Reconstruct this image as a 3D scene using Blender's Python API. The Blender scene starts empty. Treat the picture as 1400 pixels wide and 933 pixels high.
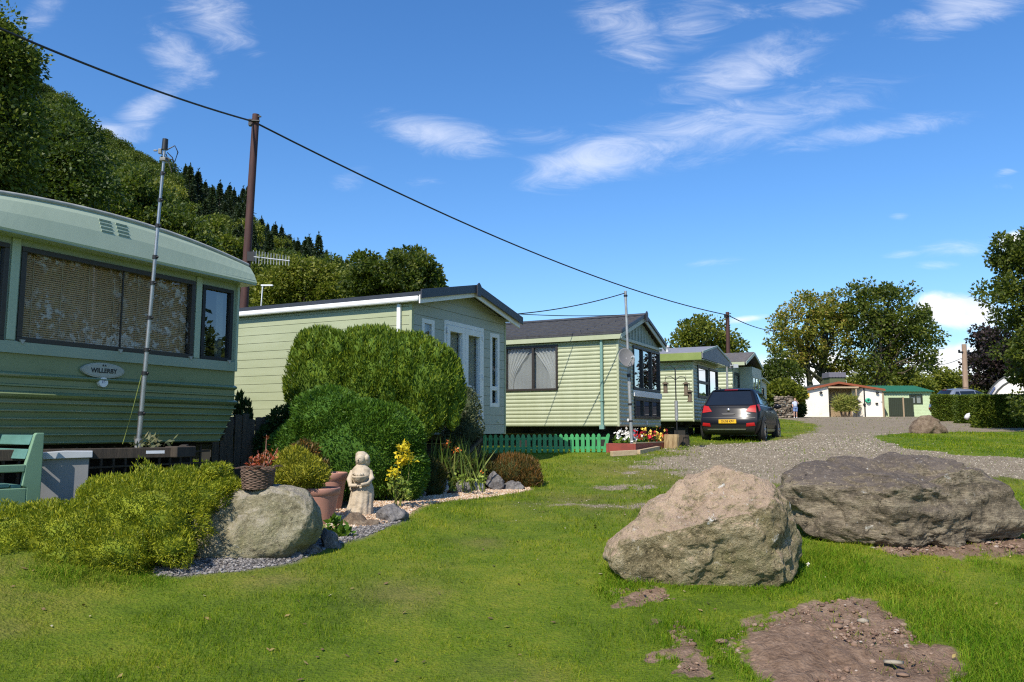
import bpy, math, random
import numpy as np
from mathutils import Vector, Matrix

# ------------------------------------------------------------------ basics
sc = bpy.context.scene
COL = sc.collection
RNG = np.random.default_rng(11)
F, CX, CY, HEYE = 1090.0, 700.0, 466.5, 1.6
PITCH = math.atan(120.5 / F)
R = math.radians
U = np.array([.454, .891, 0.0]); V = np.array([-.891, .454, 0.0])
YAW = math.atan2(.891, .454)

def at(px, py, Y):
    """world point at a distance Y along the view axis of the photograph"""
    dx = (px - CX) / F; dy = (CY - py) / F
    r = np.array([dx, math.cos(PITCH) - math.sin(PITCH) * dy, math.sin(PITCH) + math.cos(PITCH) * dy])
    return r * (Y / r[1]) + np.array([0, 0, HEYE])

# terrain ---------------------------------------------------------------
_ty = np.array([-60, -5, 0, 4, 5, 7, 7.6, 8.6, 10.3, 11, 14, 17, 20, 25.5, 32, 38, 50, 65, 90, 130, 400, 4000], float)
_tz = np.array([-1.5, -.45, -.22, 0, .06, .21, .27, .36, .46, .49, .62, .85, 1.08, 1.22, 1.45, 1.66, 2.1, 2.6, 3.1, 3.6, 5.0, 5.0], float)
_fy = np.concatenate([np.arange(-60, 130, .25), np.array([130, 400, 4000.])])
_fz = np.interp(_fy, _ty, _tz)
_k = np.ones(9) / 9
_n = len(np.arange(-60, 130, .25))
_fz[4:_n - 4] = np.convolve(_fz[:_n], _k, 'valid')

def sstep(e0, e1, x):
    t = np.clip((x - e0) / (e1 - e0), 0, 1)
    return t * t * (3 - 2 * t)

def gz(x, y):
    x = np.asarray(x, float); y = np.asarray(y, float)
    z = np.interp(y, _fy, _fz)
    fade = 1 - sstep(12, 19, y)
    z = z + (.05 * np.clip(-x - .5, 0, 5) + .18 * sstep(3.0, 4.4, -x)) * fade
    return z + .25 * np.exp(-((x - 30) ** 2 + (y - 52) ** 2) / 14)

def gzf(x, y): return float(gz(x, y))

def gp(px, py):
    """where the sight line of a photo point meets the ground"""
    d = at(px, py, 1.0) - np.array([0, 0, HEYE])
    lo, hi = 1.0, 2.0
    f = lambda t: HEYE + d[2] * t - gzf(d[0] * t, t)
    while f(hi) > 0 and hi < 300: hi += .5
    lo = hi - 1
    for _ in range(30):
        m = (lo + hi) / 2
        if f(m) > 0: lo = m
        else: hi = m
    return np.array([d[0] * hi, hi, HEYE + d[2] * hi])

# smooth pseudo noise in numpy --------------------------------------------
def snoise(P, freq=1.0, seed=0, octaves=3):
    P = np.asarray(P, float)
    r = np.random.default_rng(seed + 991)
    out = np.zeros(len(P)); amp = 1.0; tot = 0
    for o in range(octaves):
        for k in range(5):
            d = r.normal(size=P.shape[1]); d /= np.linalg.norm(d)
            out += amp * np.sin(P @ d * freq * 2.2 * r.uniform(.7, 1.3) + r.uniform(0, 6.28)) * .45
        tot += amp; amp *= .5; freq *= 2.1
    return out / tot

# objects ----------------------------------------------------------------
def tag(o, label=None, cat=None, group=None, kind=None):
    if label: o['label'] = label
    if cat: o['category'] = cat
    if group: o['group'] = group
    if kind: o['kind'] = kind
    return o

def thing(name, label, cat, loc=(0, 0, 0), rz=0.0, group=None):
    o = bpy.data.objects.new(name, None); COL.objects.link(o)
    o.empty_display_size = .2
    o.location = [float(a) for a in loc]; o.rotation_euler = (0, 0, rz)
    return tag(o, label, cat, group)

def link(name, me, parent=None):
    o = bpy.data.objects.new(name, me); COL.objects.link(o)
    if parent is not None: o.parent = parent
    return o

def np_mesh(name, verts, faces, mats, mi=None, smooth=False):
    """faces: list of int arrays (M,k)"""
    me = bpy.data.meshes.new(name)
    verts = np.asarray(verts, np.float32)
    if not isinstance(faces, list): faces = [faces]
    faces = [np.asarray(f, np.int32) for f in faces if len(f)]
    me.vertices.add(len(verts)); me.vertices.foreach_set('co', verts.ravel())
    nl = sum(f.size for f in faces); nf = sum(len(f) for f in faces)
    me.loops.add(nl); me.polygons.add(nf)
    me.loops.foreach_set('vertex_index', np.concatenate([f.ravel() for f in faces]))
    tot = np.concatenate([np.full(len(f), f.shape[1], np.int32) for f in faces])
    st = np.concatenate([[0], np.cumsum(tot)[:-1]]).astype(np.int32)
    me.polygons.foreach_set('loop_start', st); me.polygons.foreach_set('loop_total', tot)
    if mi is not None: me.polygons.foreach_set('material_index', np.asarray(mi, np.int32))
    if smooth: me.polygons.foreach_set('use_smooth', np.ones(nf, bool))
    for m in (mats if isinstance(mats, (list, tuple)) else [mats]): me.materials.append(m)
    me.update(calc_edges=True); me.validate()
    return me

def lerp(a, b, t): return a + (b - a) * t

class MB:
    def __init__(s): s.v = []; s.f = []; s.m = []; s.sm = []
    def add(s, vs, fs, mi=0, smooth=False):
        b = len(s.v); s.v += [tuple(float(c) for c in p) for p in vs]
        for f in fs: s.f.append([i + b for i in f]); s.m.append(mi); s.sm.append(smooth)
    def box(s, x0, x1, y0, y1, z0, z1, mi=0):
        vs = [(x, y, z) for z in (z0, z1) for y in (y0, y1) for x in (x0, x1)]
        s.add(vs, [(0, 2, 3, 1), (4, 5, 7, 6), (0, 1, 5, 4), (2, 6, 7, 3), (0, 4, 6, 2), (1, 3, 7, 5)], mi)
    def bar(s, p, q, w, h, up=(0, 0, 1), mi=0):
        p = np.array(p, float); q = np.array(q, float); d = q - p; d /= np.linalg.norm(d)
        up = np.array(up, float); a = np.cross(d, up); a /= np.linalg.norm(a); b = np.cross(a, d)
        vs = []
        for c in (p, q):
            for i, j in ((-1, -1), (1, -1), (1, 1), (-1, 1)): vs.append(c + a * i * w / 2 + b * j * h / 2)
        s.add(vs, [(3, 2, 1, 0), (4, 5, 6, 7), (0, 1, 5, 4), (1, 2, 6, 5), (2, 3, 7, 6), (3, 0, 4, 7)], mi)
    def tube(s, pts, rad, n=8, mi=0, cap=True, smooth=True):
        pts = [np.array(p, float) for p in pts]
        if not hasattr(rad, '__len__'): rad = [rad] * len(pts)
        vs = []; fs = []
        ref = np.array([.13, .31, .94])
        for i, p in enumerate(pts):
            d = pts[min(i + 1, len(pts) - 1)] - pts[max(i - 1, 0)]; d = d / (np.linalg.norm(d) + 1e-9)
            rf = ref if abs(d @ ref) < .95 else np.array([1., 0, 0])
            a = np.cross(d, rf); a /= np.linalg.norm(a); b = np.cross(d, a)
            for k in range(n):
                t = 2 * math.pi * k / n; vs.append(p + rad[i] * (a * math.cos(t) + b * math.sin(t)))
        for i in range(len(pts) - 1):
            for k in range(n):
                fs.append((i * n + k, (i + 1) * n + k, (i + 1) * n + (k + 1) % n, i * n + (k + 1) % n))
        s.add(vs, fs, mi, smooth)
        if cap:
            s.add(vs[:n], [tuple(range(n))], mi); s.add(vs[-n:], [tuple(range(n - 1, -1, -1))], mi)
    def lathe(s, prof, n=24, c=(0, 0, 0), mi=0, smooth=True):
        vs = []; fs = []
        for r_, z in prof:
            for k in range(n):
                t = 2 * math.pi * k / n; vs.append((c[0] + r_ * math.cos(t), c[1] + r_ * math.sin(t), c[2] + z))
        for i in range(len(prof) - 1):
            for k in range(n):
                fs.append((i * n + k, i * n + (k + 1) % n, (i + 1) * n + (k + 1) % n, (i + 1) * n + k))
        s.add(vs, fs, mi, smooth)
    def prism(s, poly, fn, d0, d1, mi=0):
        """poly of 2d points, fn(a,b,d)->xyz, extruded d0..d1"""
        n = len(poly)
        vs = [fn(a, b, d0) for a, b in poly] + [fn(a, b, d1) for a, b in poly]
        fs = [tuple(range(n)), tuple(range(2 * n - 1, n - 1, -1))] + [(i, i + n, (i + 1) % n + n, (i + 1) % n) for i in range(n)]
        s.add(vs, fs, mi)
    def ball(s, c, r, mi=0, n=10):
        if not hasattr(r, '__len__'): r = (r, r, r)
        vs = []; fs = []; m = n // 2 + 1
        for i in range(m + 1):
            ph = math.pi * i / m
            for k in range(n):
                t = 2 * math.pi * k / n
                vs.append((c[0] + r[0] * math.sin(ph) * math.cos(t), c[1] + r[1] * math.sin(ph) * math.sin(t), c[2] + r[2] * math.cos(ph)))
        for i in range(m):
            for k in range(n): fs.append((i * n + k, (i + 1) * n + k, (i + 1) * n + (k + 1) % n, i * n + (k + 1) % n))
        s.add(vs, fs, mi, True)
    def build(s, name, mats, parent=None, shift=(0, 0, 0), bevel=0, subsurf=0):
        me = bpy.data.meshes.new(name)
        vs = [(x + shift[0], y + shift[1], z + shift[2]) for x, y, z in s.v]
        me.from_pydata(vs, [], s.f)
        for m in (mats if isinstance(mats, (list, tuple)) else [mats]): me.materials.append(m)
        me.polygons.foreach_set('material_index', s.m); me.polygons.foreach_set('use_smooth', s.sm)
        import bmesh
        bm = bmesh.new(); bm.from_mesh(me); bmesh.ops.recalc_face_normals(bm, faces=bm.faces); bm.to_mesh(me); bm.free()
        me.update()
        o = link(name, me, parent)
        if bevel:
            b = o.modifiers.new('bevel', 'BEVEL'); b.width = bevel; b.segments = 2; b.limit_method = 'ANGLE'
        if subsurf:
            b = o.modifiers.new('sub', 'SUBSURF'); b.levels = subsurf; b.render_levels = subsurf
        return o

def copy_tree(o, parent=None):
    c = o.copy(); COL.objects.link(c)
    if parent is not None: c.parent = parent
    for ch in list(o.children): copy_tree(ch, c)
    return c

# ------------------------------------------------------------------ materials
def new_mat(name):
    m = bpy.data.materials.new(name); m.use_nodes = True
    nt = m.node_tree; nt.nodes.clear()
    out = nt.nodes.new('ShaderNodeOutputMaterial')
    return m, nt, out

def N(nt, t, **kw):
    n = nt.nodes.new(t)
    for k, v in kw.items():
        if k in n.inputs.keys(): n.inputs[k].default_value = v
        else: setattr(n, k, v)
    return n

def c4(c): return (c[0], c[1], c[2], 1.0)

def noise(nt, vec, scale, detail=4, rough=.55, dist=0.0):
    n = N(nt, 'ShaderNodeTexNoise'); n.inputs['Scale'].default_value = scale
    n.inputs['Detail'].default_value = detail; n.inputs['Roughness'].default_value = rough; n.inputs['Distortion'].default_value = dist
    if vec is not None: nt.links.new(vec, n.inputs['Vector'])
    return n.outputs['Fac']

def ramp(nt, fac, stops):
    n = N(nt, 'ShaderNodeValToRGB'); e = n.color_ramp.elements
    while len(e) < len(stops): e.new(.5)
    for i, (p, c) in enumerate(stops): e[i].position = p; e[i].color = c4(c) if len(c) == 3 else c
    nt.links.new(fac, n.inputs['Fac']); return n.outputs['Color']

def rampf(nt, fac, a, b, lo=0.0, hi=1.0):
    n = N(nt, 'ShaderNodeMapRange'); n.interpolation_type = 'SMOOTHSTEP'
    n.inputs['From Min'].default_value = a; n.inputs['From Max'].default_value = b
    n.inputs['To Min'].default_value = lo; n.inputs['To Max'].default_value = hi
    nt.links.new(fac, n.inputs['Value']); return n.outputs['Result']

def mixc(nt, fac, a, b, mode='MIX'):
    n = N(nt, 'ShaderNodeMix', data_type='RGBA', blend_type=mode)
    for s_, v in ((n.inputs['Factor'], fac), (n.inputs['A'], a), (n.inputs['B'], b)):
        pass
    def put(sock, v):
        if isinstance(v, (int, float)): sock.default_value = v
        elif isinstance(v, tuple): sock.default_value = c4(v)
        else: nt.links.new(v, sock)
    put(n.inputs[0], fac); put(n.inputs[6], a); put(n.inputs[7], b)
    return n.outputs[2]

def math_(nt, op, a, b=None, clamp=False):
    n = N(nt, 'ShaderNodeMath', operation=op, use_clamp=clamp)
    for i, v in enumerate((a, b)):
        if v is None: continue
        if isinstance(v, (int, float)): n.inputs[i].default_value = v
        else: nt.links.new(v, n.inputs[i])
    return n.outputs[0]

def bump(nt, h, strength, dist):
    n = N(nt, 'ShaderNodeBump'); n.inputs['Strength'].default_value = strength; n.inputs['Distance'].default_value = dist
    nt.links.new(h, n.inputs['Height']); return n.outputs['Normal']

def objco(nt): return N(nt, 'ShaderNodeTexCoord').outputs['Object']

def mat(name, col, col2=None, rough=.6, metal=0.0, scale=3.0, amt=(.35, .65), bscale=0, bstr=.3, bdist=.01, coat=0.0, spec=.5, stretch=None, dirt=None):
    m, nt, out = new_mat(name)
    b = N(nt, 'ShaderNodeBsdfPrincipled'); nt.links.new(b.outputs[0], out.inputs[0])
    b.inputs['Roughness'].default_value = rough; b.inputs['Metallic'].default_value = metal
    b.inputs['Coat Weight'].default_value = coat; b.inputs['Coat Roughness'].default_value = .2 if coat and coat < 1 else .03; b.inputs['Specular IOR Level'].default_value = spec
    co = objco(nt)
    if stretch:
        mp = N(nt, 'ShaderNodeMapping'); mp.inputs['Scale'].default_value = stretch; nt.links.new(co, mp.inputs[0]); co = mp.outputs[0]
    if col2 is None: col2 = tuple(c * .86 for c in col)
    c = ramp(nt, noise(nt, co, scale, 6, .6), [(amt[0], col), (amt[1], col2)])
    if dirt:
        d = rampf(nt, noise(nt, co, dirt[0], 6, .65), dirt[1], dirt[1] + .18)
        c = mixc(nt, math_(nt, 'MULTIPLY', d, dirt[3]), c, dirt[2])
    nt.links.new(c, b.inputs['Base Color'])
    if bscale: nt.links.new(bump(nt, noise(nt, co, bscale, 6, .65), bstr, bdist), b.inputs['Normal'])
    return m

LEAFCORE = {}
def leaf_mat(name, cols, trans=.35, rough=.55, nscale=1.2, spec=.35):
    """cols: three leaf tones spread leaf by leaf and in patches"""
    LEAFCORE[name] = cols
    m, nt, out = new_mat(name)
    g = N(nt, 'ShaderNodeNewGeometry'); co = objco(nt)
    f = math_(nt, 'ADD', math_(nt, 'MULTIPLY', g.outputs['Random Per Island'], .55), math_(nt, 'MULTIPLY', noise(nt, co, nscale, 3), .75))
    oi = N(nt, 'ShaderNodeObjectInfo')
    f = math_(nt, 'ADD', f, math_(nt, 'MULTIPLY', math_(nt, 'SUBTRACT', oi.outputs['Random'], .5), .35))
    c = ramp(nt, math_(nt, 'SUBTRACT', f, .15), [(.15, cols[0]), (.5, cols[1]), (.88, cols[2])])
    b = N(nt, 'ShaderNodeBsdfPrincipled'); b.inputs['Roughness'].default_value = rough; b.inputs['Specular IOR Level'].default_value = spec
    nt.links.new(c, b.inputs['Base Color'])
    t = N(nt, 'ShaderNodeBsdfTranslucent'); nt.links.new(mixc(nt, .5, c, (.16, .24, .02)), t.inputs['Color'])
    mx = N(nt, 'ShaderNodeMixShader'); mx.inputs[0].default_value = trans
    nt.links.new(b.outputs[0], mx.inputs[1]); nt.links.new(t.outputs[0], mx.inputs[2]); nt.links.new(mx.outputs[0], out.inputs[0])
    return m

def glass_mat(name, tint=(.75, .8, .8), refl=1.0, ior=1.5, painted_reflections=False):
    m, nt, out = new_mat(name)
    t = N(nt, 'ShaderNodeBsdfTransparent'); t.inputs[0].default_value = c4(tint)
    g = N(nt, 'ShaderNodeBsdfGlossy'); g.inputs['Roughness'].default_value = .01; g.inputs['Color'].default_value = (.95, .97, 1, 1)
    ge = N(nt, 'ShaderNodeNewGeometry'); dt = N(nt, 'ShaderNodeVectorMath', operation='DOT_PRODUCT'); nt.links.new(ge.outputs['Normal'], dt.inputs[0]); nt.links.new(ge.outputs['Incoming'], dt.inputs[1])
    one = math_(nt, 'SUBTRACT', 1.0, math_(nt, 'ABSOLUTE', dt.outputs['Value'])); sch = math_(nt, 'ADD', math_(nt, 'MULTIPLY', math_(nt, 'POWER', one, 4.0), .9), .07)
    f = math_(nt, 'MULTIPLY', sch, refl, True)
    mx = N(nt, 'ShaderNodeMixShader'); nt.links.new(f, mx.inputs[0]); nt.links.new(t.outputs[0], mx.inputs[1]); nt.links.new(g.outputs[0], mx.inputs[2])
    res = mx.outputs[0]
    if painted_reflections:   # reflections of bright sky gaps, painted as pale blotches on the old pane
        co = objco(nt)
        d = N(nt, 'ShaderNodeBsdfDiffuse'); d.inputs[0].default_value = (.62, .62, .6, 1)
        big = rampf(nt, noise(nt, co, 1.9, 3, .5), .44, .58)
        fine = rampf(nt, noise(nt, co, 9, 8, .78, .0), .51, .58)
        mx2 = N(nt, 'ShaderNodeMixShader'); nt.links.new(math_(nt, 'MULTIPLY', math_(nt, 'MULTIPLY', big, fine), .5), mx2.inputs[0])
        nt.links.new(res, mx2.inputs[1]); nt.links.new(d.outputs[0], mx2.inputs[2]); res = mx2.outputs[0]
    nt.links.new(res, out.inputs[0])
    return m

def cloth_mat(name, col, alpha=.75):
    m, nt, out = new_mat(name)
    d = N(nt, 'ShaderNodeBsdfDiffuse'); d.inputs[0].default_value = c4(col)
    t = N(nt, 'ShaderNodeBsdfTranslucent'); t.inputs[0].default_value = c4(col)
    p = N(nt, 'ShaderNodeBsdfTransparent')
    a = N(nt, 'ShaderNodeMixShader'); a.inputs[0].default_value = .3; nt.links.new(d.outputs[0], a.inputs[1]); nt.links.new(t.outputs[0], a.inputs[2])
    b = N(nt, 'ShaderNodeMixShader'); b.inputs[0].default_value = alpha; nt.links.new(p.outputs[0], b.inputs[1]); nt.links.new(a.outputs[0], b.inputs[2])
    nt.links.new(b.outputs[0], out.inputs[0]); return m

def rock_mat(name, cols, lichen=(.55, .55, .5), lich=.62, moss=None, scale=2.2, strata=None, bdist=.05, top=None, dark=None):
    m, nt, out = new_mat(name)
    b = N(nt, 'ShaderNodeBsdfPrincipled'); b.inputs['Roughness'].default_value = .9; b.inputs['Specular IOR Level'].default_value = .2
    nt.links.new(b.outputs[0], out.inputs[0])
    co = objco(nt); vec = co
    if strata:
        mp = N(nt, 'ShaderNodeMapping'); mp.inputs['Rotation'].default_value = strata[0]; mp.inputs['Scale'].default_value = strata[1]
        nt.links.new(co, mp.inputs[0]); vec = mp.outputs[0]
    n1 = noise(nt, vec, scale, 10, .7, .6); n2 = noise(nt, co, scale * 4.5, 10, .75, .3); n3 = noise(nt, vec, scale * 13, 6, .75)
    f = math_(nt, 'ADD', math_(nt, 'MULTIPLY', n1, .42), math_(nt, 'ADD', math_(nt, 'MULTIPLY', n2, .36), math_(nt, 'MULTIPLY', n3, .22)))
    c = ramp(nt, f, [(.40, cols[0]), (.49, cols[1]), (.58, cols[2])])
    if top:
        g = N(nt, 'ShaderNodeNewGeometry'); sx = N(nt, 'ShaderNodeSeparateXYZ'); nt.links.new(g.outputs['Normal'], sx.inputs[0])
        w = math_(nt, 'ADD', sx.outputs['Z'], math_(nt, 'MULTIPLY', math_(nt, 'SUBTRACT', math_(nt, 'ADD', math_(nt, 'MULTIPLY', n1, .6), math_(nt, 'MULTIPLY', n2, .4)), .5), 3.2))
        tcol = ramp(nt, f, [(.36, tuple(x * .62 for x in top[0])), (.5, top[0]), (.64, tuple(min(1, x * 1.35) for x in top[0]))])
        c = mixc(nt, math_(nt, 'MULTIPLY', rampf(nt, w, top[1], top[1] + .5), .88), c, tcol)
    if moss: c = mixc(nt, math_(nt, 'MULTIPLY', rampf(nt, math_(nt, 'ADD', math_(nt, 'MULTIPLY', noise(nt, co, scale * .8, 8, .7), .6), math_(nt, 'MULTIPLY', n2, .4)), .49, .6), .7), c, moss)
    c = mixc(nt, rampf(nt, noise(nt, co, scale * 1.3, 8, .8, 1.0), .58, .68), c, tuple(x * .42 for x in cols[0]) if dark is None else dark)
    c = mixc(nt, rampf(nt, noise(nt, co, scale * 3.0, 8, .75, .5), lich, lich + .05), c, lichen)
    c = mixc(nt, math_(nt, 'MULTIPLY', rampf(nt, noise(nt, co, scale * 16, 3, .6), .6, .66), .7), c, tuple(min(1, x * 1.9) for x in cols[1]))
    c = mixc(nt, rampf(nt, noise(nt, co, scale * 11, 5, .75, .6), .6, .68), c, tuple(x * .35 for x in cols[0]))
    nt.links.new(c, b.inputs['Base Color'])
    h = math_(nt, 'ADD', math_(nt, 'MULTIPLY', n1, 1.0), math_(nt, 'ADD', math_(nt, 'MULTIPLY', n2, .7), math_(nt, 'MULTIPLY', n3, .35)))
    h = math_(nt, 'ADD', h, math_(nt, 'MULTIPLY', noise(nt, co, scale * 40, 4, .75), .12))
    nt.links.new(bump(nt, h, 1.0, bdist), b.inputs['Normal'])
    return m

M = {}
M['green_van'] = mat('old_green_paint', (.30, .355, .27), (.26, .315, .23), rough=.42, scale=1.6, stretch=(1, 1, .4), dirt=(3.5, .62, (.10, .13, .06), .5))
M['green_fascia'] = mat('pale_green_paint', (.41, .475, .35), (.36, .425, .305), rough=.4, scale=1.2, dirt=(5, .66, (.17, .2, .12), .5))
M['green_lower'] = mat('deep_green_cladding', (.20, .245, .125), (.155, .2, .095), rough=.2, scale=1.5, stretch=(.6, .6, 2), dirt=(3, .6, (.06, .08, .03), .5))
M['grey_rim'] = mat('weathered_grey_rim', (.42, .42, .38), (.3, .3, .27), rough=.55, scale=6)
M['brown_frame'] = mat('dark_bronze_frame', (.035, .028, .022), rough=.4)
M['black_rubber'] = mat('black_rubber', (.012, .012, .013), rough=.55)
M['blind'] = mat('tan_blind_slats', (.58, .385, .205), (.48, .31, .16), rough=.5, scale=2)
M['glass'] = glass_mat('window_glass', (.8, .84, .84), 1.15)
M['glass_dark'] = glass_mat('bay_glass', (.5, .55, .55), 2.2)
M['glass_old'] = glass_mat('painted_reflection_glass', (.96, .96, .94), .8, painted_reflections=True)
M['white_trim'] = mat('white_plastic', (.78, .78, .76), (.7, .7, .67), rough=.35, scale=2.5, dirt=(4, .66, (.5, .5, .44), .5))
M['c2_side'] = mat('sage_cladding_boards', (.375, .405, .25), (.335, .365, .215), rough=.5, scale=2.0, stretch=(1, .5, 3), bscale=60, bstr=.06, bdist=.002, dirt=(1.6, .6, (.24, .26, .14), .45))
M['c2_front'] = mat('grey_green_boards', (.37, .40, .34), (.34, .37, .31), rough=.5, scale=2.0, stretch=(.5, 1, 3))
M['charcoal_roof'] = mat('charcoal_roof_trim', (.035, .037, .045), (.027, .028, .034), rough=.4, scale=5)
M['c3_side'] = mat('pale_green_cladding', (.40, .425, .275), (.36, .385, .235), rough=.38, scale=1.4, stretch=(1, 3, .4), dirt=(2.2, .6, (.27, .29, .15), .45))
M['c3_front'] = mat('grey_green_cladding', (.38, .42, .32), (.35, .39, .29), rough=.4, scale=1.6)
M['c3_gable'] = mat('grey_green_gable_boards', (.28, .34, .28), rough=.5)
M['gable_trim'] = mat('pale_green_grey_trim', (.42, .47, .38), rough=.45)
M['fascia_green'] = mat('bright_olive_fascia', (.22, .27, .07), (.19, .24, .055), rough=.4)
M['teal_pipe'] = mat('teal_plastic_pipe', (.19, .33, .28), rough=.4)
M['roof_tile'] = mat('charcoal_tiles', (.055, .054, .056), (.033, .032, .034), rough=.6, scale=9, bscale=30, bstr=.3)
M['roof_grey'] = mat('grey_metal_roof', (.23, .225, .24), (.2, .195, .205), rough=.55, scale=3)
M['roof_brown'] = mat('grey_brown_tiles', (.13, .115, .11), (.09, .08, .08), rough=.6, scale=8)
M['interior'] = mat('dim_cabin_lining', (.22, .2, .17), rough=.8)
M['net'] = cloth_mat('net_curtain', (.78, .76, .74), .62)
M['drape'] = cloth_mat('pale_curtain', (.62, .58, .52), .97)
M['dark_under'] = mat('dark_steel_chassis', (.02, .018, .016), (.012, .011, .01), rough=.8)
M['old_timber'] = mat('weathered_dark_timber', (.065, .048, .032), (.035, .027, .018), rough=.85, scale=5, stretch=(4, 4, .5), bscale=30, bstr=.4)
M['fence_dark'] = mat('dark_stained_boards', (.13, .095, .06), (.07, .055, .035), rough=.85, scale=5, stretch=(5, 5, .6), bscale=30, bstr=.4, dirt=(4, .62, (.05, .07, .02), .6))
M['fence_green'] = mat('emerald_painted_pickets', (.07, .37, .125), (.055, .3, .1), rough=.5, scale=6, dirt=(8, .6, (.05, .12, .05), .5))
M['bench_green'] = mat('sage_bench_paint', (.19, .31, .195), (.165, .275, .17), rough=.4, scale=3, dirt=(7, .64, (.12, .17, .1), .5))
M['bench_slat'] = mat('blue_green_bench_slats', (.115, .245, .215), (.09, .2, .17), rough=.35, scale=4, stretch=(1, 4, 4))
M['grey_box'] = mat('grey_board_box', (.22, .22, .22), (.18, .18, .18), rough=.7, scale=2, bscale=14, bstr=.15, dirt=(2, .6, (.09, .09, .085), .6))
M['grey_lid'] = mat('pale_grey_lid', (.42, .44, .46), (.36, .38, .4), rough=.5, scale=3)
M['alu'] = mat('brushed_aluminium', (.42, .42, .42), (.33, .33, .33), rough=.4, metal=.85, scale=6)
M['galv'] = mat('galvanised_pole', (.42, .42, .41), (.3, .3, .29), rough=.45, metal=.5, scale=8)
M['pole_brown'] = mat('red_brown_pole', (.075, .028, .022), (.045, .018, .015), rough=.75, scale=4, stretch=(3, 3, .4), bscale=20, bstr=.3)
M['pole_pale'] = mat('weathered_pale_pole', (.36, .25, .17), (.27, .18, .12), rough=.8, scale=4, stretch=(3, 3, .4), bscale=20, bstr=.3)
M['terracotta'] = mat('terracotta_pink_pot', (.43, .215, .155), (.36, .175, .125), rough=.65, scale=5, dirt=(6, .62, (.45, .36, .3), .4))
M['wicker'] = mat('dry_wicker', (.17, .105, .07), (.09, .055, .038), rough=.8, scale=14)
M['soil'] = mat('potting_soil', (.05, .035, .025), rough=.95, bscale=40)
M['statue'] = mat('sandy_cast_stone', (.54, .45, .33), (.42, .34, .24), rough=.9, scale=9, bscale=34, bstr=.8, bdist=.012, dirt=(9, .54, (.22, .18, .12), .7))
M['dish'] = mat('grey_dish_mesh', (.2, .19, .18), rough=.5, bscale=80, bstr=.2)
M['red_timber'] = mat('red_stained_timber', (.28, .05, .035), (.2, .04, .03), rough=.6, scale=5)
M['sawn'] = mat('pale_sawn_timber', (.5, .38, .24), (.4, .29, .17), rough=.75, scale=5, stretch=(1, 4, 4), bscale=20)
M['log'] = mat('split_log_wood', (.42, .3, .15), (.22, .14, .06), rough=.85, scale=7, stretch=(3, 3, .6), bscale=20)
M['bark'] = mat('grey_brown_bark', (.1, .075, .05), (.05, .038, .026), rough=.9, scale=5, stretch=(3, 3, .5), bscale=14, bstr=.8, bdist=.04)
M['bark_ivy'] = mat('ivy_stained_bark', (.075, .075, .04), (.04, .045, .02), rough=.9, scale=3, stretch=(3, 3, .5), bscale=8, bstr=.8, bdist=.05)
M['cord'] = mat('blind_cord', (.45, .36, .24), rough=.7)
M['bark_red'] = mat('red_brown_stem_bark', (.09, .045, .03), rough=.9, scale=8)
M['white_wall'] = mat('cream_render_wall', (.86, .81, .70), (.82, .76, .65), rough=.8, scale=1.2, dirt=(1.2, .6, (.62, .48, .32), .5))
M['timber_slat'] = mat('beige_timber_boards', (.4, .3, .19), (.32, .23, .14), rough=.7, scale=4, stretch=(6, 6, .5))
M['red_fascia'] = mat('red_brown_fascia', (.3, .085, .035), rough=.55)
M['roof_felt'] = mat('dark_felt_roof', (.06, .06, .05), rough=.8)
M['tank_green'] = mat('olive_tank', (.1, .12, .05), rough=.6)
M['tank_lid'] = mat('slate_grey_lid', (.17, .16, .19), rough=.6)
M['hut_green'] = mat('pale_green_hut_boards', (.55, .66, .4), (.5, .6, .36), rough=.55, scale=3)
M['hut_roof'] = mat('emerald_metal_roof', (.025, .14, .075), rough=.45)
M['gate_dark'] = mat('dark_green_boards', (.03, .04, .022), rough=.7)
M['yellow'] = mat('yellow_sign', (.75, .5, .06), rough=.5)
M['mint'] = mat('green_hose_reel', (.05, .42, .25), rough=.45)
M['black'] = mat('black_metal', (.015, .015, .016), rough=.45)
M['purple'] = mat('mauve_petals', (.2, .15, .3), rough=.7)
M['white_gloss'] = mat('white_plastic_gloss', (.8, .8, .8), rough=.3)
M['tent'] = mat('cream_tent_canvas', (.72, .68, .6), rough=.7)
M['tent_dark'] = mat('dark_tent_piping', (.05, .055, .05), rough=.7)
M['tent_window'] = mat('blue_tent_window', (.12, .14, .25), rough=.2)
M['paint_black'] = mat('blue_black_car_paint', (.006, .007, .011), rough=.5, coat=.3, spec=.1)
M['paint_silver'] = mat('silver_car_paint', (.36, .38, .4), rough=.25, metal=.6, coat=1.0)
M['car_glass'] = mat('dark_car_glass', (.012, .014, .016), rough=.03, spec=.9)
M['car_trim'] = mat('black_car_trim', (.018, .018, .019), rough=.5)
M['tyre'] = mat('tyre_rubber', (.018, .018, .018), rough=.85, bscale=50)
M['rim'] = mat('alloy_rim', (.45, .45, .46), rough=.3, metal=.8)
M['tail_red'] = mat('red_lamp_lens', (.4, .012, .012), rough=.4, spec=.3)
M['chrome'] = mat('bright_chrome', (.5, .5, .51), rough=.3, metal=.7)
M['plate_yellow'] = mat('yellow_plate', (.82, .47, .02), rough=.4)
M['ink'] = mat('black_ink', (.01, .01, .01), rough=.6)
M['blue_ink'] = mat('blue_ink', (.04, .05, .22), rough=.6)
M['badge'] = mat('aged_cream_plaque', (.4, .41, .36), (.34, .35, .3), rough=.45, scale=12)
M['skin'] = mat('skin', (.55, .32, .24), rough=.6)
M['hair'] = mat('fair_hair', (.3, .18, .09), rough=.7)
M['shirt'] = mat('pale_blue_cotton', (.5, .55, .68), rough=.8)
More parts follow.
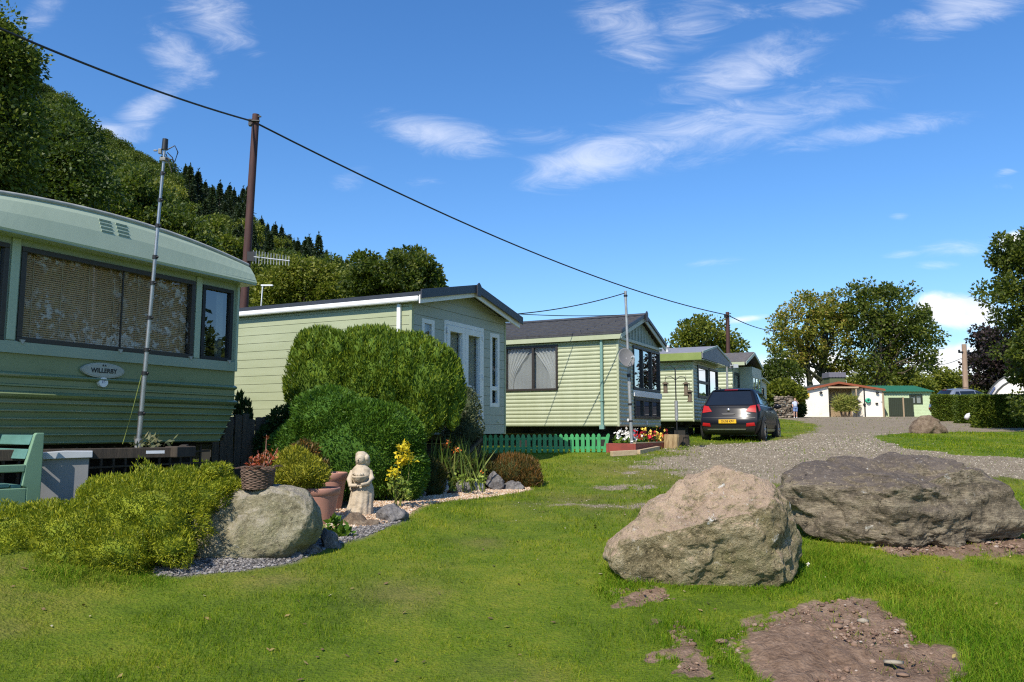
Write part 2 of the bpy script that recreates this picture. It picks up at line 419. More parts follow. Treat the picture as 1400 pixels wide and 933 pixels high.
M['shorts'] = mat('blue_denim', (.16, .24, .45), rough=.8)
M['pebble'] = None

# foliage
M['lf_thuja'] = leaf_mat('thuja_sprays', [(.055, .11, .007), (.145, .21, .011), (.31, .34, .024)], .25, nscale=3)
M['lf_round'] = leaf_mat('clipped_conifer_sprays', [(.035, .095, .007), (.075, .165, .011), (.14, .235, .02)], .28, nscale=3)
M['lf_juniper'] = leaf_mat('golden_juniper_sprays', [(.12, .17, .008), (.34, .35, .014), (.62, .56, .035)], .38, nscale=6)
M['lf_greygreen'] = leaf_mat('grey_green_leaves', [(.05, .07, .03), (.1, .12, .055), (.2, .19, .1)], .2, nscale=6)
M['lf_heather'] = leaf_mat('bronze_heather', [(.03, .045, .008), (.085, .065, .014), (.2, .085, .016)], .2, nscale=4)
M['lf_heather_dark'] = leaf_mat('dark_bronze_heather', [(.022, .04, .007), (.055, .058, .01), (.11, .075, .014)], .2, nscale=4)
M['lf_strap'] = leaf_mat('strap_leaves', [(.09, .15, .02), (.2, .25, .05), (.36, .34, .11)], .35)
M['lf_orange'] = leaf_mat('orange_petals', [(.5, .1, .02), (.6, .17, .03), (.65, .25, .05)], .2)
M['lf_yellow'] = leaf_mat('yellow_leaves', [(.6, .42, .015), (.72, .56, .02), (.8, .68, .05)], .2)
M['lf_lime'] = leaf_mat('lime_leaves', [(.15, .22, .03), (.3, .38, .06), (.5, .55, .14)], .3)
M['lf_dark'] = leaf_mat('dark_shrub_leaves', [(.012, .03, .006), (.025, .055, .01), (.05, .085, .015)], .2, nscale=3)
M['lf_chart'] = leaf_mat('chartreuse_sprays', [(.13, .14, .008), (.24, .24, .012), (.4, .36, .03)], .25, nscale=6)
M['lf_red'] = leaf_mat('red_leaves', [(.2, .03, .012), (.33, .06, .02), (.4, .2, .03)], .25, nscale=6)
M['lf_oak'] = leaf_mat('oak_leaves', [(.03, .052, .006), (.078, .105, .01), (.17, .18, .016)], .35, nscale=.5)
M['lf_wood'] = leaf_mat('woodland_leaves', [(.024, .05, .006), (.066, .10, .01), (.165, .19, .018)], .33, nscale=.25)
M['lf_woodlight'] = leaf_mat('light_woodland_leaves', [(.06, .085, .008), (.14, .165, .014), (.26, .26, .03)], .38, nscale=.3)
M['lf_conifer'] = leaf_mat('dark_conifer_needles', [(.008, .02, .007), (.017, .036, .01), (.035, .058, .012)], .1, nscale=.3)
M['lf_autumn'] = leaf_mat('autumn_leaves', [(.09, .13, .012), (.19, .205, .02), (.34, .24, .045)], .35, nscale=.28)
M['lf_purple'] = leaf_mat('copper_beech_leaves', [(.014, .009, .011), (.03, .016, .018), (.055, .03, .022)], .2, nscale=.5)
M['lf_hedge'] = leaf_mat('hedge_leaves', [(.04, .075, .008), (.085, .135, .012), (.18, .215, .02)], .28, nscale=1.5)
M['lf_cordy'] = leaf_mat('cordyline_straps', [(.10, .14, .02), (.21, .24, .04), (.36, .34, .08)], .3)
M['lf_flower_red'] = mat('red_petals', (.55, .02, .03), rough=.7)
M['lf_flower_white'] = mat('white_petals', (.8, .75, .7), rough=.7)
M['lf_flower_yellow'] = mat('yellow_petals', (.8, .55, .08), rough=.7)
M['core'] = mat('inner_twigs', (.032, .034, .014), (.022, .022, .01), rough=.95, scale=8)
M['grass'] = None


# ------------------------------------------------------------------ camera, sun, sky
cam = bpy.data.cameras.new('camera'); cam.sensor_width = 36; cam.lens = F / 1400 * 36; cam.clip_end = 6000; cam.clip_start = .05
co_ = bpy.data.objects.new('camera', cam); COL.objects.link(co_)
co_.location = (0, 0, HEYE); co_.rotation_euler = (math.pi / 2 + PITCH, 0, 0)
sc.camera = co_
SUN_EL = R(46); SUN_DIR = np.array([-.465, -.885, 0]); SUN_DIR /= np.linalg.norm(SUN_DIR)
sd = np.array([SUN_DIR[0] * math.cos(SUN_EL), SUN_DIR[1] * math.cos(SUN_EL), math.sin(SUN_EL)])
sun = bpy.data.lights.new('sun', 'SUN'); sun.energy = 4.2; sun.angle = R(.5); sun.color = (1, .93, .82)
so = bpy.data.objects.new('sun', sun); COL.objects.link(so); so.location = (-30, -20, 40)
so.rotation_euler = Vector(sd).to_track_quat('Z', 'Y').to_euler()
w = bpy.data.worlds.new('World'); sc.world = w; w.use_nodes = True
nt = w.node_tree; nt.nodes.clear()
wo = nt.nodes.new('ShaderNodeOutputWorld'); bg = nt.nodes.new('ShaderNodeBackground'); nt.links.new(bg.outputs[0], wo.inputs[0])
bg.inputs['Strength'].default_value = .12
sky = nt.nodes.new('ShaderNodeTexSky'); sky.sky_type = 'NISHITA'; sky.sun_disc = False
sky.sun_elevation = SUN_EL; sky.sun_rotation = math.atan2(SUN_DIR[0], SUN_DIR[1])
sky.altitude = 200; sky.air_density = 1.25; sky.dust_density = .25; sky.ozone_density = 3.0
hs = nt.nodes.new('ShaderNodeHueSaturation'); hs.inputs['Saturation'].default_value = 1.12; hs.inputs['Value'].default_value = 1.0
tint = nt.nodes.new('ShaderNodeMix'); tint.data_type = 'RGBA'; tint.blend_type = 'MULTIPLY'; tint.inputs[0].default_value = 1; tint.inputs[7].default_value = (.665, .80, 1.01, 1)
nt.links.new(sky.outputs[0], tint.inputs[6]); nt.links.new(tint.outputs[2], hs.inputs['Color'])
tc = nt.nodes.new('ShaderNodeTexCoord')
sx = nt.nodes.new('ShaderNodeSeparateXYZ'); nt.links.new(tc.outputs['Generated'], sx.inputs[0])
ysafe = math_(nt, 'MAXIMUM', math_(nt, 'ABSOLUTE', sx.outputs['Y']), .08)
uu = math_(nt, 'DIVIDE', sx.outputs['X'], ysafe); vv = math_(nt, 'DIVIDE', sx.outputs['Z'], ysafe)
cb = nt.nodes.new('ShaderNodeCombineXYZ'); nt.links.new(uu, cb.inputs[0]); nt.links.new(vv, cb.inputs[1])
uvw = cb.outputs[0]
def cloud_layer(patches, nscale, stretch, rot, lo, hi, dist, detail=9, rough=.62):
    tot = None
    for (px, py, rx, ry, ang, st) in patches:
        p = at(px, py, 1.0) - np.array([0, 0, HEYE])
        mp = N(nt, 'ShaderNodeMapping', vector_type='TEXTURE')
        mp.inputs['Location'].default_value = (p[0], p[2], 0); mp.inputs['Rotation'].default_value = (0, 0, R(ang)); mp.inputs['Scale'].default_value = (rx / F, ry / F, 1)
        nt.links.new(uvw, mp.inputs[0])
        ln = N(nt, 'ShaderNodeVectorMath', operation='LENGTH'); nt.links.new(mp.outputs[0], ln.inputs[0])
        m_ = rampf(nt, ln.outputs['Value'], 0.0, 1.25, st, 0.0)
        tot = m_ if tot is None else math_(nt, 'MAXIMUM', tot, m_)
    mp = N(nt, 'ShaderNodeMapping'); mp.inputs['Rotation'].default_value = (0, 0, R(-rot)); mp.inputs['Scale'].default_value = stretch; nt.links.new(uvw, mp.inputs[0])
    nn = noise(nt, mp.outputs[0], nscale, detail, rough, dist)
    d = math_(nt, 'ADD', math_(nt, 'MULTIPLY', nn, 1.5), math_(nt, 'SUBTRACT', math_(nt, 'MULTIPLY', tot, .85), .98))
    return math_(nt, 'MULTIPLY', rampf(nt, d, lo, hi), rampf(nt, tot, 0.0, .3)), nn
wisp, nw = cloud_layer([
    (860, 40, 105, 62, -35, .78), (940, 35, 95, 55, 10, .66), (1020, 95, 165, 52, 20, .85), (1000, 20, 120, 25, 5, .42),
    (960, 180, 330, 55, 13, .86), (810, 218, 150, 48, 14, 1.0), (1180, 182, 190, 24, 9, .7), (745, 190, 95, 28, -5, .42),
    (1310, 18, 130, 42, 14, .95), (1120, 10, 100, 25, 5, .5), (600, 185, 125, 38, -12, .9), (580, 248, 60, 14, 0, .38), (480, 245, 40, 22, 20, .4),
    (55, 18, 60, 32, 40, .5), (290, 20, 105, 55, -40, .75), (245, 80, 85, 48, -50, .72), (200, 150, 75, 32, 35, .8), (150, 180, 62, 22, -5, 1.0), (340, 62, 35, 22, -30, .5),
    (1310, 340, 85, 16, 4, .75), (1235, 347, 45, 10, 3, .62), (1280, 362, 40, 9, 0, .6), (970, 360, 60, 9, 5, .45), (1230, 297, 20, 8, 0, .5), (1372, 238, 25, 9, 12, .55), (1370, 255, 28, 10, 0, .5)],
    7.5, (1.0, 3.2, 1), 14, -.12, .98, 1.3, 13, .70)
puff, npf = cloud_layer([
    (1310, 425, 95, 36, -4, 1.1), (1290, 495, 95, 40, 0, 1.1), (1100, 505, 120, 40, 0, 1.1), (1020, 437, 60, 10, 6, .7), (1390, 330, 60, 22, 8, .8), (1230, 450, 150, 40, 0, .6), (1400, 520, 140, 50, 0, 1.0), (900, 520, 200, 26, 0, .9), (1600, 480, 200, 60, 0, 1.0)],
    9.0, (1, 1.5, 1), 0, -.02, .5, .4, 10, .6)
shade = ramp(nt, math_(nt, 'ADD', math_(nt, 'MULTIPLY', noise(nt, uvw, 11, 5, .5), .7), math_(nt, 'MULTIPLY', npf, .4)), [(.38, (4.6, 4.9, 5.5)), (.62, (8.2, 8.0, 7.8))])
c1_ = mixc(nt, math_(nt, 'MULTIPLY', wisp, .52), hs.outputs[0], (7.2, 7.2, 7.5))
c2_ = mixc(nt, math_(nt, 'MULTIPLY', puff, .95), c1_, shade)
nt.links.new(c2_, bg.inputs[0])
sc.view_settings.view_transform = 'Standard'; sc.view_settings.look = 'None'; sc.view_settings.exposure = .52; sc.view_settings.gamma = 1
sc.view_settings.use_curve_mapping = False
sc.render.engine = 'CYCLES'
sc.cycles.use_denoising = False
sc.cycles.pixel_filter_type = 'BLACKMAN_HARRIS'; sc.cycles.filter_width = 1.2
try: sc.cycles.denoiser = 'OPENIMAGEDENOISE'
except Exception: pass
sc.cycles.max_bounces = 8; sc.cycles.transparent_max_bounces = 12; sc.cycles.diffuse_bounces = 3; sc.cycles.glossy_bounces = 3; sc.cycles.transmission_bounces = 4
sc.cycles.sample_clamp_indirect = 6

# ------------------------------------------------------------------ ground sheets
def poly_sd(P, poly):
    """signed distance (negative inside) of points P (N,2) to a polygon"""
    P = np.asarray(P, float); poly = np.asarray(poly, float)
    d2 = np.full(len(P), 1e18); ins = np.zeros(len(P), bool)
    for i in range(len(poly)):
        a = poly[i]; b = poly[(i + 1) % len(poly)]; e = b - a
        t = np.clip(((P - a) @ e) / (e @ e + 1e-12), 0, 1)
        q = P - a - t[:, None] * e
        d2 = np.minimum(d2, (q * q).sum(1))
        c = (a[1] > P[:, 1]) != (b[1] > P[:, 1])
        with np.errstate(divide='ignore', invalid='ignore'):
            xi = a[0] + (P[:, 1] - a[1]) * (b[0] - a[0]) / (b[1] - a[1])
        ins ^= c & (P[:, 0] < xi)
    d = np.sqrt(d2); return np.where(ins, -d, d)
def gpoly(pts): return np.array([gp(*p)[:2] for p in pts])
DRIVE = gpoly([(905, 628), (955, 609), (1040, 605), (1078, 600), (1112, 590), (1119, 582), (1095, 576), (1060, 572), (1085, 569), (1215, 568), (1300, 572), (1400, 578), (1500, 584), (1700, 592), (1800, 640), (1600, 662), (1400, 655), (1070, 662), (980, 660), (905, 655), (868, 645)])
ISLAND = gpoly([(1192, 597), (1215, 594), (1260, 592), (1330, 591), (1420, 590), (1560, 592), (1560, 630), (1400, 626), (1310, 623), (1240, 614)])
SOILS = [gpoly([(985, 885), (1010, 862), (1060, 840), (1120, 824), (1165, 818), (1205, 832), (1240, 858), (1270, 885), (1310, 915), (1340, 960), (1050, 960), (1040, 925), (1000, 905)]),
         gpoly([(1190, 752), (1260, 735), (1330, 732), (1420, 735), (1480, 738), (1480, 756), (1400, 760), (1320, 762), (1240, 764)]),
         gpoly([(915, 848), (935, 850), (950, 880), (955, 915), (930, 920), (920, 890)]), gpoly([(835, 805), (905, 808), (915, 820), (870, 828), (838, 822)])]
BED_PEBBLE = gpoly([(445, 702), (500, 688), (545, 682), (600, 677), (660, 669), (722, 663), (726, 669), (680, 678), (620, 685), (575, 693), (556, 706), (520, 717), (480, 722), (447, 722)])
BED_GREY = gpoly([(215, 770), (300, 762), (400, 752), (440, 735), (470, 724), (535, 708), (558, 711), (500, 733), (455, 748), (400, 770), (330, 782), (260, 787), (210, 787)])
BED_SOIL = gpoly([(300, 690), (420, 660), (470, 640), (620, 635), (700, 648), (718, 662), (690, 668), (600, 678), (500, 692), (440, 705), (420, 745), (330, 765), (230, 772), (225, 760)])
LONG = gpoly([(1085, 760), (1180, 755), (1400, 775), (1560, 800), (1560, 990), (1330, 990), (1300, 905), (1260, 860), (1210, 822), (1150, 808), (1060, 822), (1020, 815)])
Yr = [-40, -20, -8, -3, 0, 1.2, 2.2]
y_ = 2.8
while y_ < 135: Yr.append(y_); y_ *= 1.0085
Yr += [150, 175, 210, 260, 340, 460, 650, 1000, 1700, 3000]
Yr = np.array(Yr)
A = np.concatenate([np.linspace(-6, -1.3, 24)[:-1], np.linspace(-1.3, 1.3, 600), np.linspace(1.3, 6, 24)[1:]])
YY, AA = np.meshgrid(Yr, A, indexing='ij')
XX = AA * (np.abs(YY) + 3.0)
X2 = np.stack([XX.ravel(), YY.ravel()], 1)
def mask_fields(P2):
    e = np.stack([P2[:, 0], P2[:, 1]], 1)
    near = np.clip(P2[:, 1] / 12, .5, 2.0)
    n1 = snoise(e, .55, 3, 4); n2 = snoise(e, 2.2, 5, 3)
    d = poly_sd(P2, DRIVE); isl = poly_sd(P2, ISLAND)
    edge = .35 * n1 + .22 * n2
    soft = np.where(P2[:, 0] < 4.5, 2.4, .8)
    g = np.clip(.5 - (d + edge * soft) / (2 * .45 * soft), 0, 1)
    g = np.minimum(g, np.clip(.5 + (isl + .15 * n2) / .3, 0, 1))
    for (px, py, rx, ry, s) in ((815, 690, 1.3, .5, .75), (880, 668, 1.4, .6, .8), (795, 700, .7, .3, .5), (850, 648, 1.1, .6, .5), (930, 690, 1.2, .4, .5)):
        c = gp(px, py)
        q = ((P2[:, 0] - c[0]) / rx) ** 2 + ((P2[:, 1] - c[1]) / ry) ** 2
        g = np.maximum(g, s * np.exp(-q * 1.3) * np.clip(.6 + 1.0 * n2 + .3 * n1, 0, 1.2))
    s = np.zeros(len(P2))
    for i, po in enumerate(SOILS):
        dd = poly_sd(P2, po); sm = .15 if i < 2 else .08
        s = np.maximum(s, np.clip(.5 - (dd + sm * 1.2 * n2 + .11 * snoise(e, 8, 8, 3) + .06 * snoise(e, 26, 9, 2)) / (2 * sm), 0, 1))
    # worn yellowish turf near the drive and in a few bare spots
    w_ = np.clip(1 - np.abs(d) / 2.2, 0, 1) * np.clip(.45 + .9 * n1, 0, 1)
    for (px, py, r_) in ((800, 695, .6), (830, 685, 1.5), (680, 718, .35), (665, 742, .3), (585, 775, .25), (15, 862, .25), (560, 815, .5), (380, 790, .5), (30, 795, .5), (700, 930, .3)):
        c = gp(px, py); q = np.hypot(P2[:, 0] - c[0], (P2[:, 1] - c[1])) / r_
        w_ = np.maximum(w_, np.exp(-q * q) * np.clip(.7 + .7 * n2, 0, 1))
    b1 = np.clip(.5 - (poly_sd(P2, BED_PEBBLE) + .05 * n2) / .12, 0, 1)
    b2 = np.clip(.5 - (poly_sd(P2, BED_GREY) + .05 * n2) / .12, 0, 1)
    b3 = np.clip(.5 - (poly_sd(P2, BED_SOIL) + .05 * n2) / .12, 0, 1)
    return dict(gravel=g, soil=s, worn=w_, pebble=b1, slate=np.maximum(b2, 0) * (1 - b1), bed=b3 * (1 - b1) * (1 - b2), n2=n2, n1=n1)
MF = mask_fields(X2)
ZZ = gz(X2[:, 0], X2[:, 1])
near_ = (1 - sstep(14, 40, X2[:, 1]))
ZZ = ZZ + near_ * (.018 * MF['n1'] + .006 * snoise(X2, 3.5, 21, 3))
ZZ = ZZ + MF['soil'] * near_ * (.024 * snoise(X2, 5, 31, 4) + .022 * snoise(X2, 14, 33, 4) - .006 + .05 * np.exp(-((X2[:, 0] - 1.9) ** 2 + (X2[:, 1] - 5.6) ** 2) / .25))
ZZ = ZZ + MF['gravel'] * .006 * snoise(X2, 12, 35, 2) * near_
nr, nc = XX.shape
ids = np.arange(nr * nc).reshape(nr, nc)
quads = np.stack([ids[:-1, :-1], ids[:-1, 1:], ids[1:, 1:], ids[1:, :-1]], -1).reshape(-1, 4)

def ground_mat(name):
    m, nt, out = new_mat(name)
    b = N(nt, 'ShaderNodeBsdfPrincipled'); b.inputs['Roughness'].default_value = .9; b.inputs['Specular IOR Level'].default_value = .2
    nt.links.new(b.outputs[0], out.inputs[0]); co = objco(nt)
    at_ = lambda n_: N(nt, 'ShaderNodeAttribute', attribute_name=n_).outputs['Fac']
    big = noise(nt, co, .35, 4, .6); mid = noise(nt, co, 1.6, 6, .65); fin = noise(nt, co, 14, 8, .75); vf = noise(nt, co, 70, 4, .7)
    f = math_(nt, 'ADD', math_(nt, 'ADD', math_(nt, 'MULTIPLY', big, .35), math_(nt, 'MULTIPLY', mid, .35)), math_(nt, 'ADD', math_(nt, 'MULTIPLY', fin, .25), math_(nt, 'MULTIPLY', vf, .12)))
    grass = ramp(nt, f, [(.40, (.042, .072, .004)), (.52, (.10, .15, .007)), (.64, (.2, .21, .02))])
    worn = ramp(nt, fin, [(.35, (.1, .1, .022)), (.65, (.22, .17, .06))])
    c = mixc(nt, math_(nt, 'MULTIPLY', at_('worn'), .65), grass, worn)
    vo = N(nt, 'ShaderNodeTexVoronoi'); vo.inputs['Scale'].default_value = 38; nt.links.new(co, vo.inputs['Vector'])
    grav = mixc(nt, .5, ramp(nt, vo.outputs['Color'], [(.15, (.13, .1, .065)), (.5, (.26, .21, .145)), (.85, (.41, .345, .25))]), ramp(nt, math_(nt, 'ADD', math_(nt, 'MULTIPLY', mid, .6), math_(nt, 'MULTIPLY', fin, .4)), [(.38, (.12, .09, .055)), (.62, (.30, .245, .17))]))
    ga = at_('gravel')
    gm = rampf(nt, math_(nt, 'ADD', ga, math_(nt, 'MULTIPLY', math_(nt, 'ADD', math_(nt, 'SUBTRACT', fin, .5), math_(nt, 'SUBTRACT', mid, .5)), 1.25)), .36, .6)
    c = mixc(nt, gm, c, grav)
    soilc = ramp(nt, math_(nt, 'ADD', math_(nt, 'MULTIPLY', fin, .6), math_(nt, 'MULTIPLY', mid, .4)), [(.36, (.10, .06, .036)), (.5, (.2, .13, .085)), (.64, (.3, .21, .145))])
    so_ = rampf(nt, at_('soil'), .3, .65); c = mixc(nt, so_, c, soilc)
    c = mixc(nt, at_('bed'), c, ramp(nt, fin, [(.3, (.045, .032, .02)), (.7, (.1, .07, .045))]))
    c = mixc(nt, at_('slate'), c, ramp(nt, vo.outputs['Color'], [(.2, (.09, .08, .075)), (.8, (.2, .18, .165))]))
    c = mixc(nt, at_('pebble'), c, ramp(nt, vo.outputs['Color'], [(.1, (.3, .19, .11)), (.5, (.48, .33, .2)), (.9, (.62, .5, .38))]))
    nt.links.new(c, b.inputs['Base Color'])
    h = math_(nt, 'ADD', math_(nt, 'MULTIPLY', fin, .7), math_(nt, 'MULTIPLY', vf, .4))
    h = math_(nt, 'ADD', h, math_(nt, 'MULTIPLY', vo.outputs['Distance'], .5))
    nt.links.new(bump(nt, h, .8, .03), b.inputs['Normal'])
    return m
M['ground'] = ground_mat('turf_gravel_and_soil')
V3 = np.stack([X2[:, 0], X2[:, 1], ZZ], 1)
fq = lambda k: MF[k][quads].mean(1)
cls = np.zeros(len(quads), int)
cls[fq('gravel') > .5] = 1
cls[fq('soil') > .5] = 2
cls[(fq('pebble') + fq('slate') + fq('bed')) > .5] = 3
for k, nm in enumerate(('lawn', 'gravel_road', 'soil_ground', 'flower_bed_ground')):
    q = quads[cls == k]; us, inv = np.unique(q.ravel(), return_inverse=True)
    me = np_mesh(nm, V3[us], inv.reshape(-1, 4), M['ground'], smooth=True)
    for an in ('gravel', 'soil', 'worn', 'pebble', 'slate', 'bed'):
        a_ = me.attributes.new(an, 'FLOAT', 'POINT'); a_.data.foreach_set('value', MF[an][us].astype(np.float32))
    tag(link(nm, me), kind='structure')
me = np_mesh('field', [(-3000, -3000, -2.2), (3000, -3000, -2.2), (3000, -38, -2.2), (-3000, -38, -2.2)], np.array([[0, 1, 2, 3]]), M['ground'])
tag(link('field', me), kind='structure')

# grass blades --------------------------------------------------------------
def grass_mat(name, cols):
    m, nt, out = new_mat(name)
    g = N(nt, 'ShaderNodeNewGeometry'); co = objco(nt)
    f = math_(nt, 'ADD', math_(nt, 'MULTIPLY', g.outputs['Random Per Island'], .5), math_(nt, 'ADD', math_(nt, 'MULTIPLY', noise(nt, co, 1.6, 5, .7), .65), math_(nt, 'MULTIPLY', noise(nt, co, .35, 3), .4)))
    c = ramp(nt, math_(nt, 'SUBTRACT', f, .27), [(.18, cols[0]), (.48, cols[1]), (.8, cols[2])])
    w_ = N(nt, 'ShaderNodeAttribute', attribute_name='worn').outputs['Fac']
    c = mixc(nt, math_(nt, 'MULTIPLY', w_, .42), c, (.24, .19, .05))
    b = N(nt, 'ShaderNodeBsdfPrincipled'); b.inputs['Roughness'].default_value = .6; b.inputs['Specular IOR Level'].default_value = .1; nt.links.new(c, b.inputs['Base Color'])
    t = N(nt, 'ShaderNodeBsdfTranslucent'); nt.links.new(c, t.inputs[0])
    mx = N(nt, 'ShaderNodeMixShader'); mx.inputs[0].default_value = .35; nt.links.new(b.outputs[0], mx.inputs[1]); nt.links.new(t.outputs[0], mx.inputs[2]); nt.links.new(mx.outputs[0], out.inputs[0])
    return m
M['grass'] = grass_mat('mown_grass', [(.045, .11, .003), (.125, .215, .004), (.33, .335, .022)])
M['grass_long'] = grass_mat('long_grass', [(.05, .135, .004), (.115, .23, .006), (.29, .32, .03)])
from mathutils.bvhtree import BVHTree
def blades(name, P, H, W, lean, mats, worn, seed, seg=2):
    r = np.random.default_rng(seed); n = len(P)
    th = r.uniform(0, 2 * np.pi, n); ph = r.uniform(0, 2 * np.pi, n)
    side = np.stack([np.cos(th), np.sin(th), np.zeros(n)], 1)
    ld = np.stack([np.cos(ph), np.sin(ph), np.zeros(n)], 1) * (lean * r.uniform(.2, 1, n))[:, None]
    up = np.array([0, 0, 1.0])
    base = P
    if seg == 1:
        v = np.stack([base - side * W[:, None] / 2, base + side * W[:, None] / 2, base + (up + ld) * H[:, None]], 1).reshape(-1, 3)
        f = np.arange(3 * n).reshape(-1, 3); per = 3; faces = [f]
    else:
        mid = base + (up + ld * .4) * (H * .55)[:, None]; tip = base + (up * .95 + ld * 1.5) * H[:, None]
        v = np.stack([base - side * W[:, None] / 2, base + side * W[:, None] / 2, mid + side * W[:, None] * .42, mid - side * W[:, None] * .42, tip], 1).reshape(-1, 3)
        k = np.arange(n)[:, None] * 5
        faces = [k + np.array([[0, 1, 2, 3]]), k + np.array([[3, 2, 4]])]; per = 5
    me = np_mesh(name, v, faces, mats)
    a_ = me.attributes.new('worn', 'FLOAT', 'POINT'); a_.data.foreach_set('value', np.repeat(worn, per).astype(np.float32))
    return me
def ground_interp(P2):
    """height of the built sheet under points"""
    z = gz(P2[:, 0], P2[:, 1]); nf = 1 - sstep(14, 40, P2[:, 1])
    return z + nf * (.018 * snoise(P2, .55, 3, 4) + .006 * snoise(P2, 3.5, 21, 3))
NB = 560000
a_ = RNG.uniform(-.74, .74, NB); yb = np.exp(RNG.uniform(math.log(4.1), math.log(62), NB))
P2 = np.stack([a_ * yb, yb], 1)
mf = mask_fields(P2)
keep = (mf['gravel'] + .35 * RNG.normal(size=NB) < .45) & ((mf['soil'] + .38 * RNG.normal(size=NB) < .42) | (RNG.uniform(size=NB) < .03)) & ((mf['pebble'] + mf['slate'] + mf['bed']) < .4) & (RNG.uniform(size=NB) > mf['worn'] * .55)
P2 = P2[keep]; wv_ = mf['worn'][keep]; yb = P2[:, 1]
z = ground_interp(P2) - .004
hh = (.014 + .034 * RNG.uniform(size=len(P2)) ** 1.8) * (1 + .6 * np.clip(snoise(P2, .9, 77, 3) + .8 * snoise(P2, 3.2, 78, 3), -.7, 1.3)) * np.clip(yb / 9, .9, 1.5)
ww = .0042 * np.clip(yb / 5, .9, 9)
me = blades('grass', np.stack([P2[:, 0], P2[:, 1], z], 1), hh, ww, .9, [M['grass']], wv_, 5, 1)
tag(link('grass', me), 'short mown green grass covering the lawn', 'grass', kind='stuff')
# longer grass round the boulders and the bare soil
n = 60000
lo = LONG.min(0); hi = LONG.max(0)
P2 = RNG.uniform(lo, hi, (n, 2)); d = poly_sd(P2, LONG)
extra = []
def ring_pts(poly, cnt, spread):
    poly = np.asarray(poly); k = RNG.integers(0, len(poly), cnt); t = RNG.uniform(size=cnt)[:, None]
    return poly[k] * (1 - t) + poly[(k + 1) % len(poly)] * t + RNG.normal(size=(cnt, 2)) * spread
extra.append(ring_pts(SOILS[0], 2600, .05)); extra.append(ring_pts(SOILS[1], 1600, .06))
extra.append(ring_pts(gpoly([(825, 812), (850, 826), (900, 818), (840, 800)]), 1100, .07))
extra.append(ring_pts(gpoly([(905, 850), (960, 860), (985, 880), (960, 905), (915, 900)]), 1300, .06))
def ell_ring(cx_, cy_, rx, ry, cnt, spread):
    t = RNG.uniform(0, 2 * np.pi, cnt); return np.stack([cx_ + rx * np.cos(t), cy_ + ry * np.sin(t)], 1) + RNG.normal(size=(cnt, 2)) * spread
extra.append(ell_ring(1.72, 7.55, .82, .52, 3000, .06)); extra.append(ell_ring(4.25, 9.1, 1.3, .72, 3000, .08)); extra.append(ell_ring(16.9, 32, .72, .45, 700, .1))
extra.append(ring_pts(gpoly([(60, 785), (170, 800), (230, 790), (120, 788)]), 1800, .12))
dens = np.clip(.5 + .9 * snoise(P2, 1.1, 44, 3), .05, 1)
P2 = P2[(d + .12 * snoise(P2, 2.5, 45, 2) < 0) & (RNG.uniform(size=n) < dens)]
Pe = np.concatenate(extra); P2 = np.concatenate([P2, Pe])
hsc = np.concatenate([np.ones(len(P2) - len(Pe)), np.full(len(Pe), .8)])
mf = mask_fields(P2); keep = (mf['soil'] < .4) & (mf['slate'] + mf['pebble'] < .5)
P2 = P2[keep]; hsc = hsc[keep]
hh = (.035 + .065 * RNG.uniform(size=len(P2)) ** 1.6) * (1 + .5 * np.clip(snoise(P2, 1.4, 46, 3), -.7, 1)) * hsc
z = ground_interp(P2) - .005
me = blades('long_grass', np.stack([P2[:, 0], P2[:, 1], z], 1), hh, np.full(len(P2), .0045), 1.1, [M['grass_long']], mf['worn'][keep] * .6 + .25 * (RNG.uniform(size=len(P2)) > .88), 6, 2)
tag(link('long_grass', me), 'longer unmown grass around the boulders and bare soil', 'grass', kind='stuff')

# loose stones ----------------------------------------------------------------
_ico = np.array([(0, 0, 1), (.894, 0, .447), (.276, .851, .447), (-.724, .526, .447), (-.724, -.526, .447), (.276, -.851, .447), (.724, .526, -.447), (-.276, .851, -.447), (-.894, 0, -.447), (-.276, -.851, -.447), (.724, -.526, -.447), (0, 0, -1)])
_icf = np.array([(0, 1, 2), (0, 2, 3), (0, 3, 4), (0, 4, 5), (0, 5, 1), (1, 6, 2), (2, 7, 3), (3, 8, 4), (4, 9, 5), (5, 10, 1), (6, 7, 2), (7, 8, 3), (8, 9, 4), (9, 10, 5), (10, 6, 1), (11, 7, 6), (11, 8, 7), (11, 9, 8), (11, 10, 9), (11, 6, 10)])
def stone_mat(name, stops):
    m, nt, out = new_mat(name)
    b = N(nt, 'ShaderNodeBsdfPrincipled'); b.inputs['Roughness'].default_value = .85; nt.links.new(b.outputs[0], out.inputs[0])
    g = N(nt, 'ShaderNodeNewGeometry'); nt.links.new(ramp(nt, g.outputs['Random Per Island'], stops), b.inputs['Base Color']); return m
def pebbles(name, P, size, m, seed, flat=.6):
    r = np.random.default_rng(seed); n = len(P)
    s = size * r.uniform(.6, 1.3, (n, 3)); s[:, 2] *= flat
    v = _ico[None] * s[:, None, :] * r.uniform(.75, 1.15, (n, 12, 1))
    th = r.uniform(0, 6.28, n); c, s_ = np.cos(th), np.sin(th)
    x = v[..., 0] * c[:, None] - v[..., 1] * s_[:, None]; y = v[..., 0] * s_[:, None] + v[..., 1] * c[:, None]
    v = np.stack([x, y, v[..., 2]], -1) + P[:, None, :]
    f = (np.arange(n)[:, None, None] * 12 + _icf[None]).reshape(-1, 3)
    return np_mesh(name, v.reshape(-1, 3), f, [m])
def in_poly(poly, n):
    lo = poly.min(0); hi = poly.max(0); P = RNG.uniform(lo, hi, (n, 2)); return P[poly_sd(P, poly) < 0]
M['peb1'] = stone_mat('pink_pea_shingle', [(.0, (.3, .17, .09)), (.4, (.5, .33, .2)), (.75, (.58, .45, .32)), (1, (.75, .68, .58))])
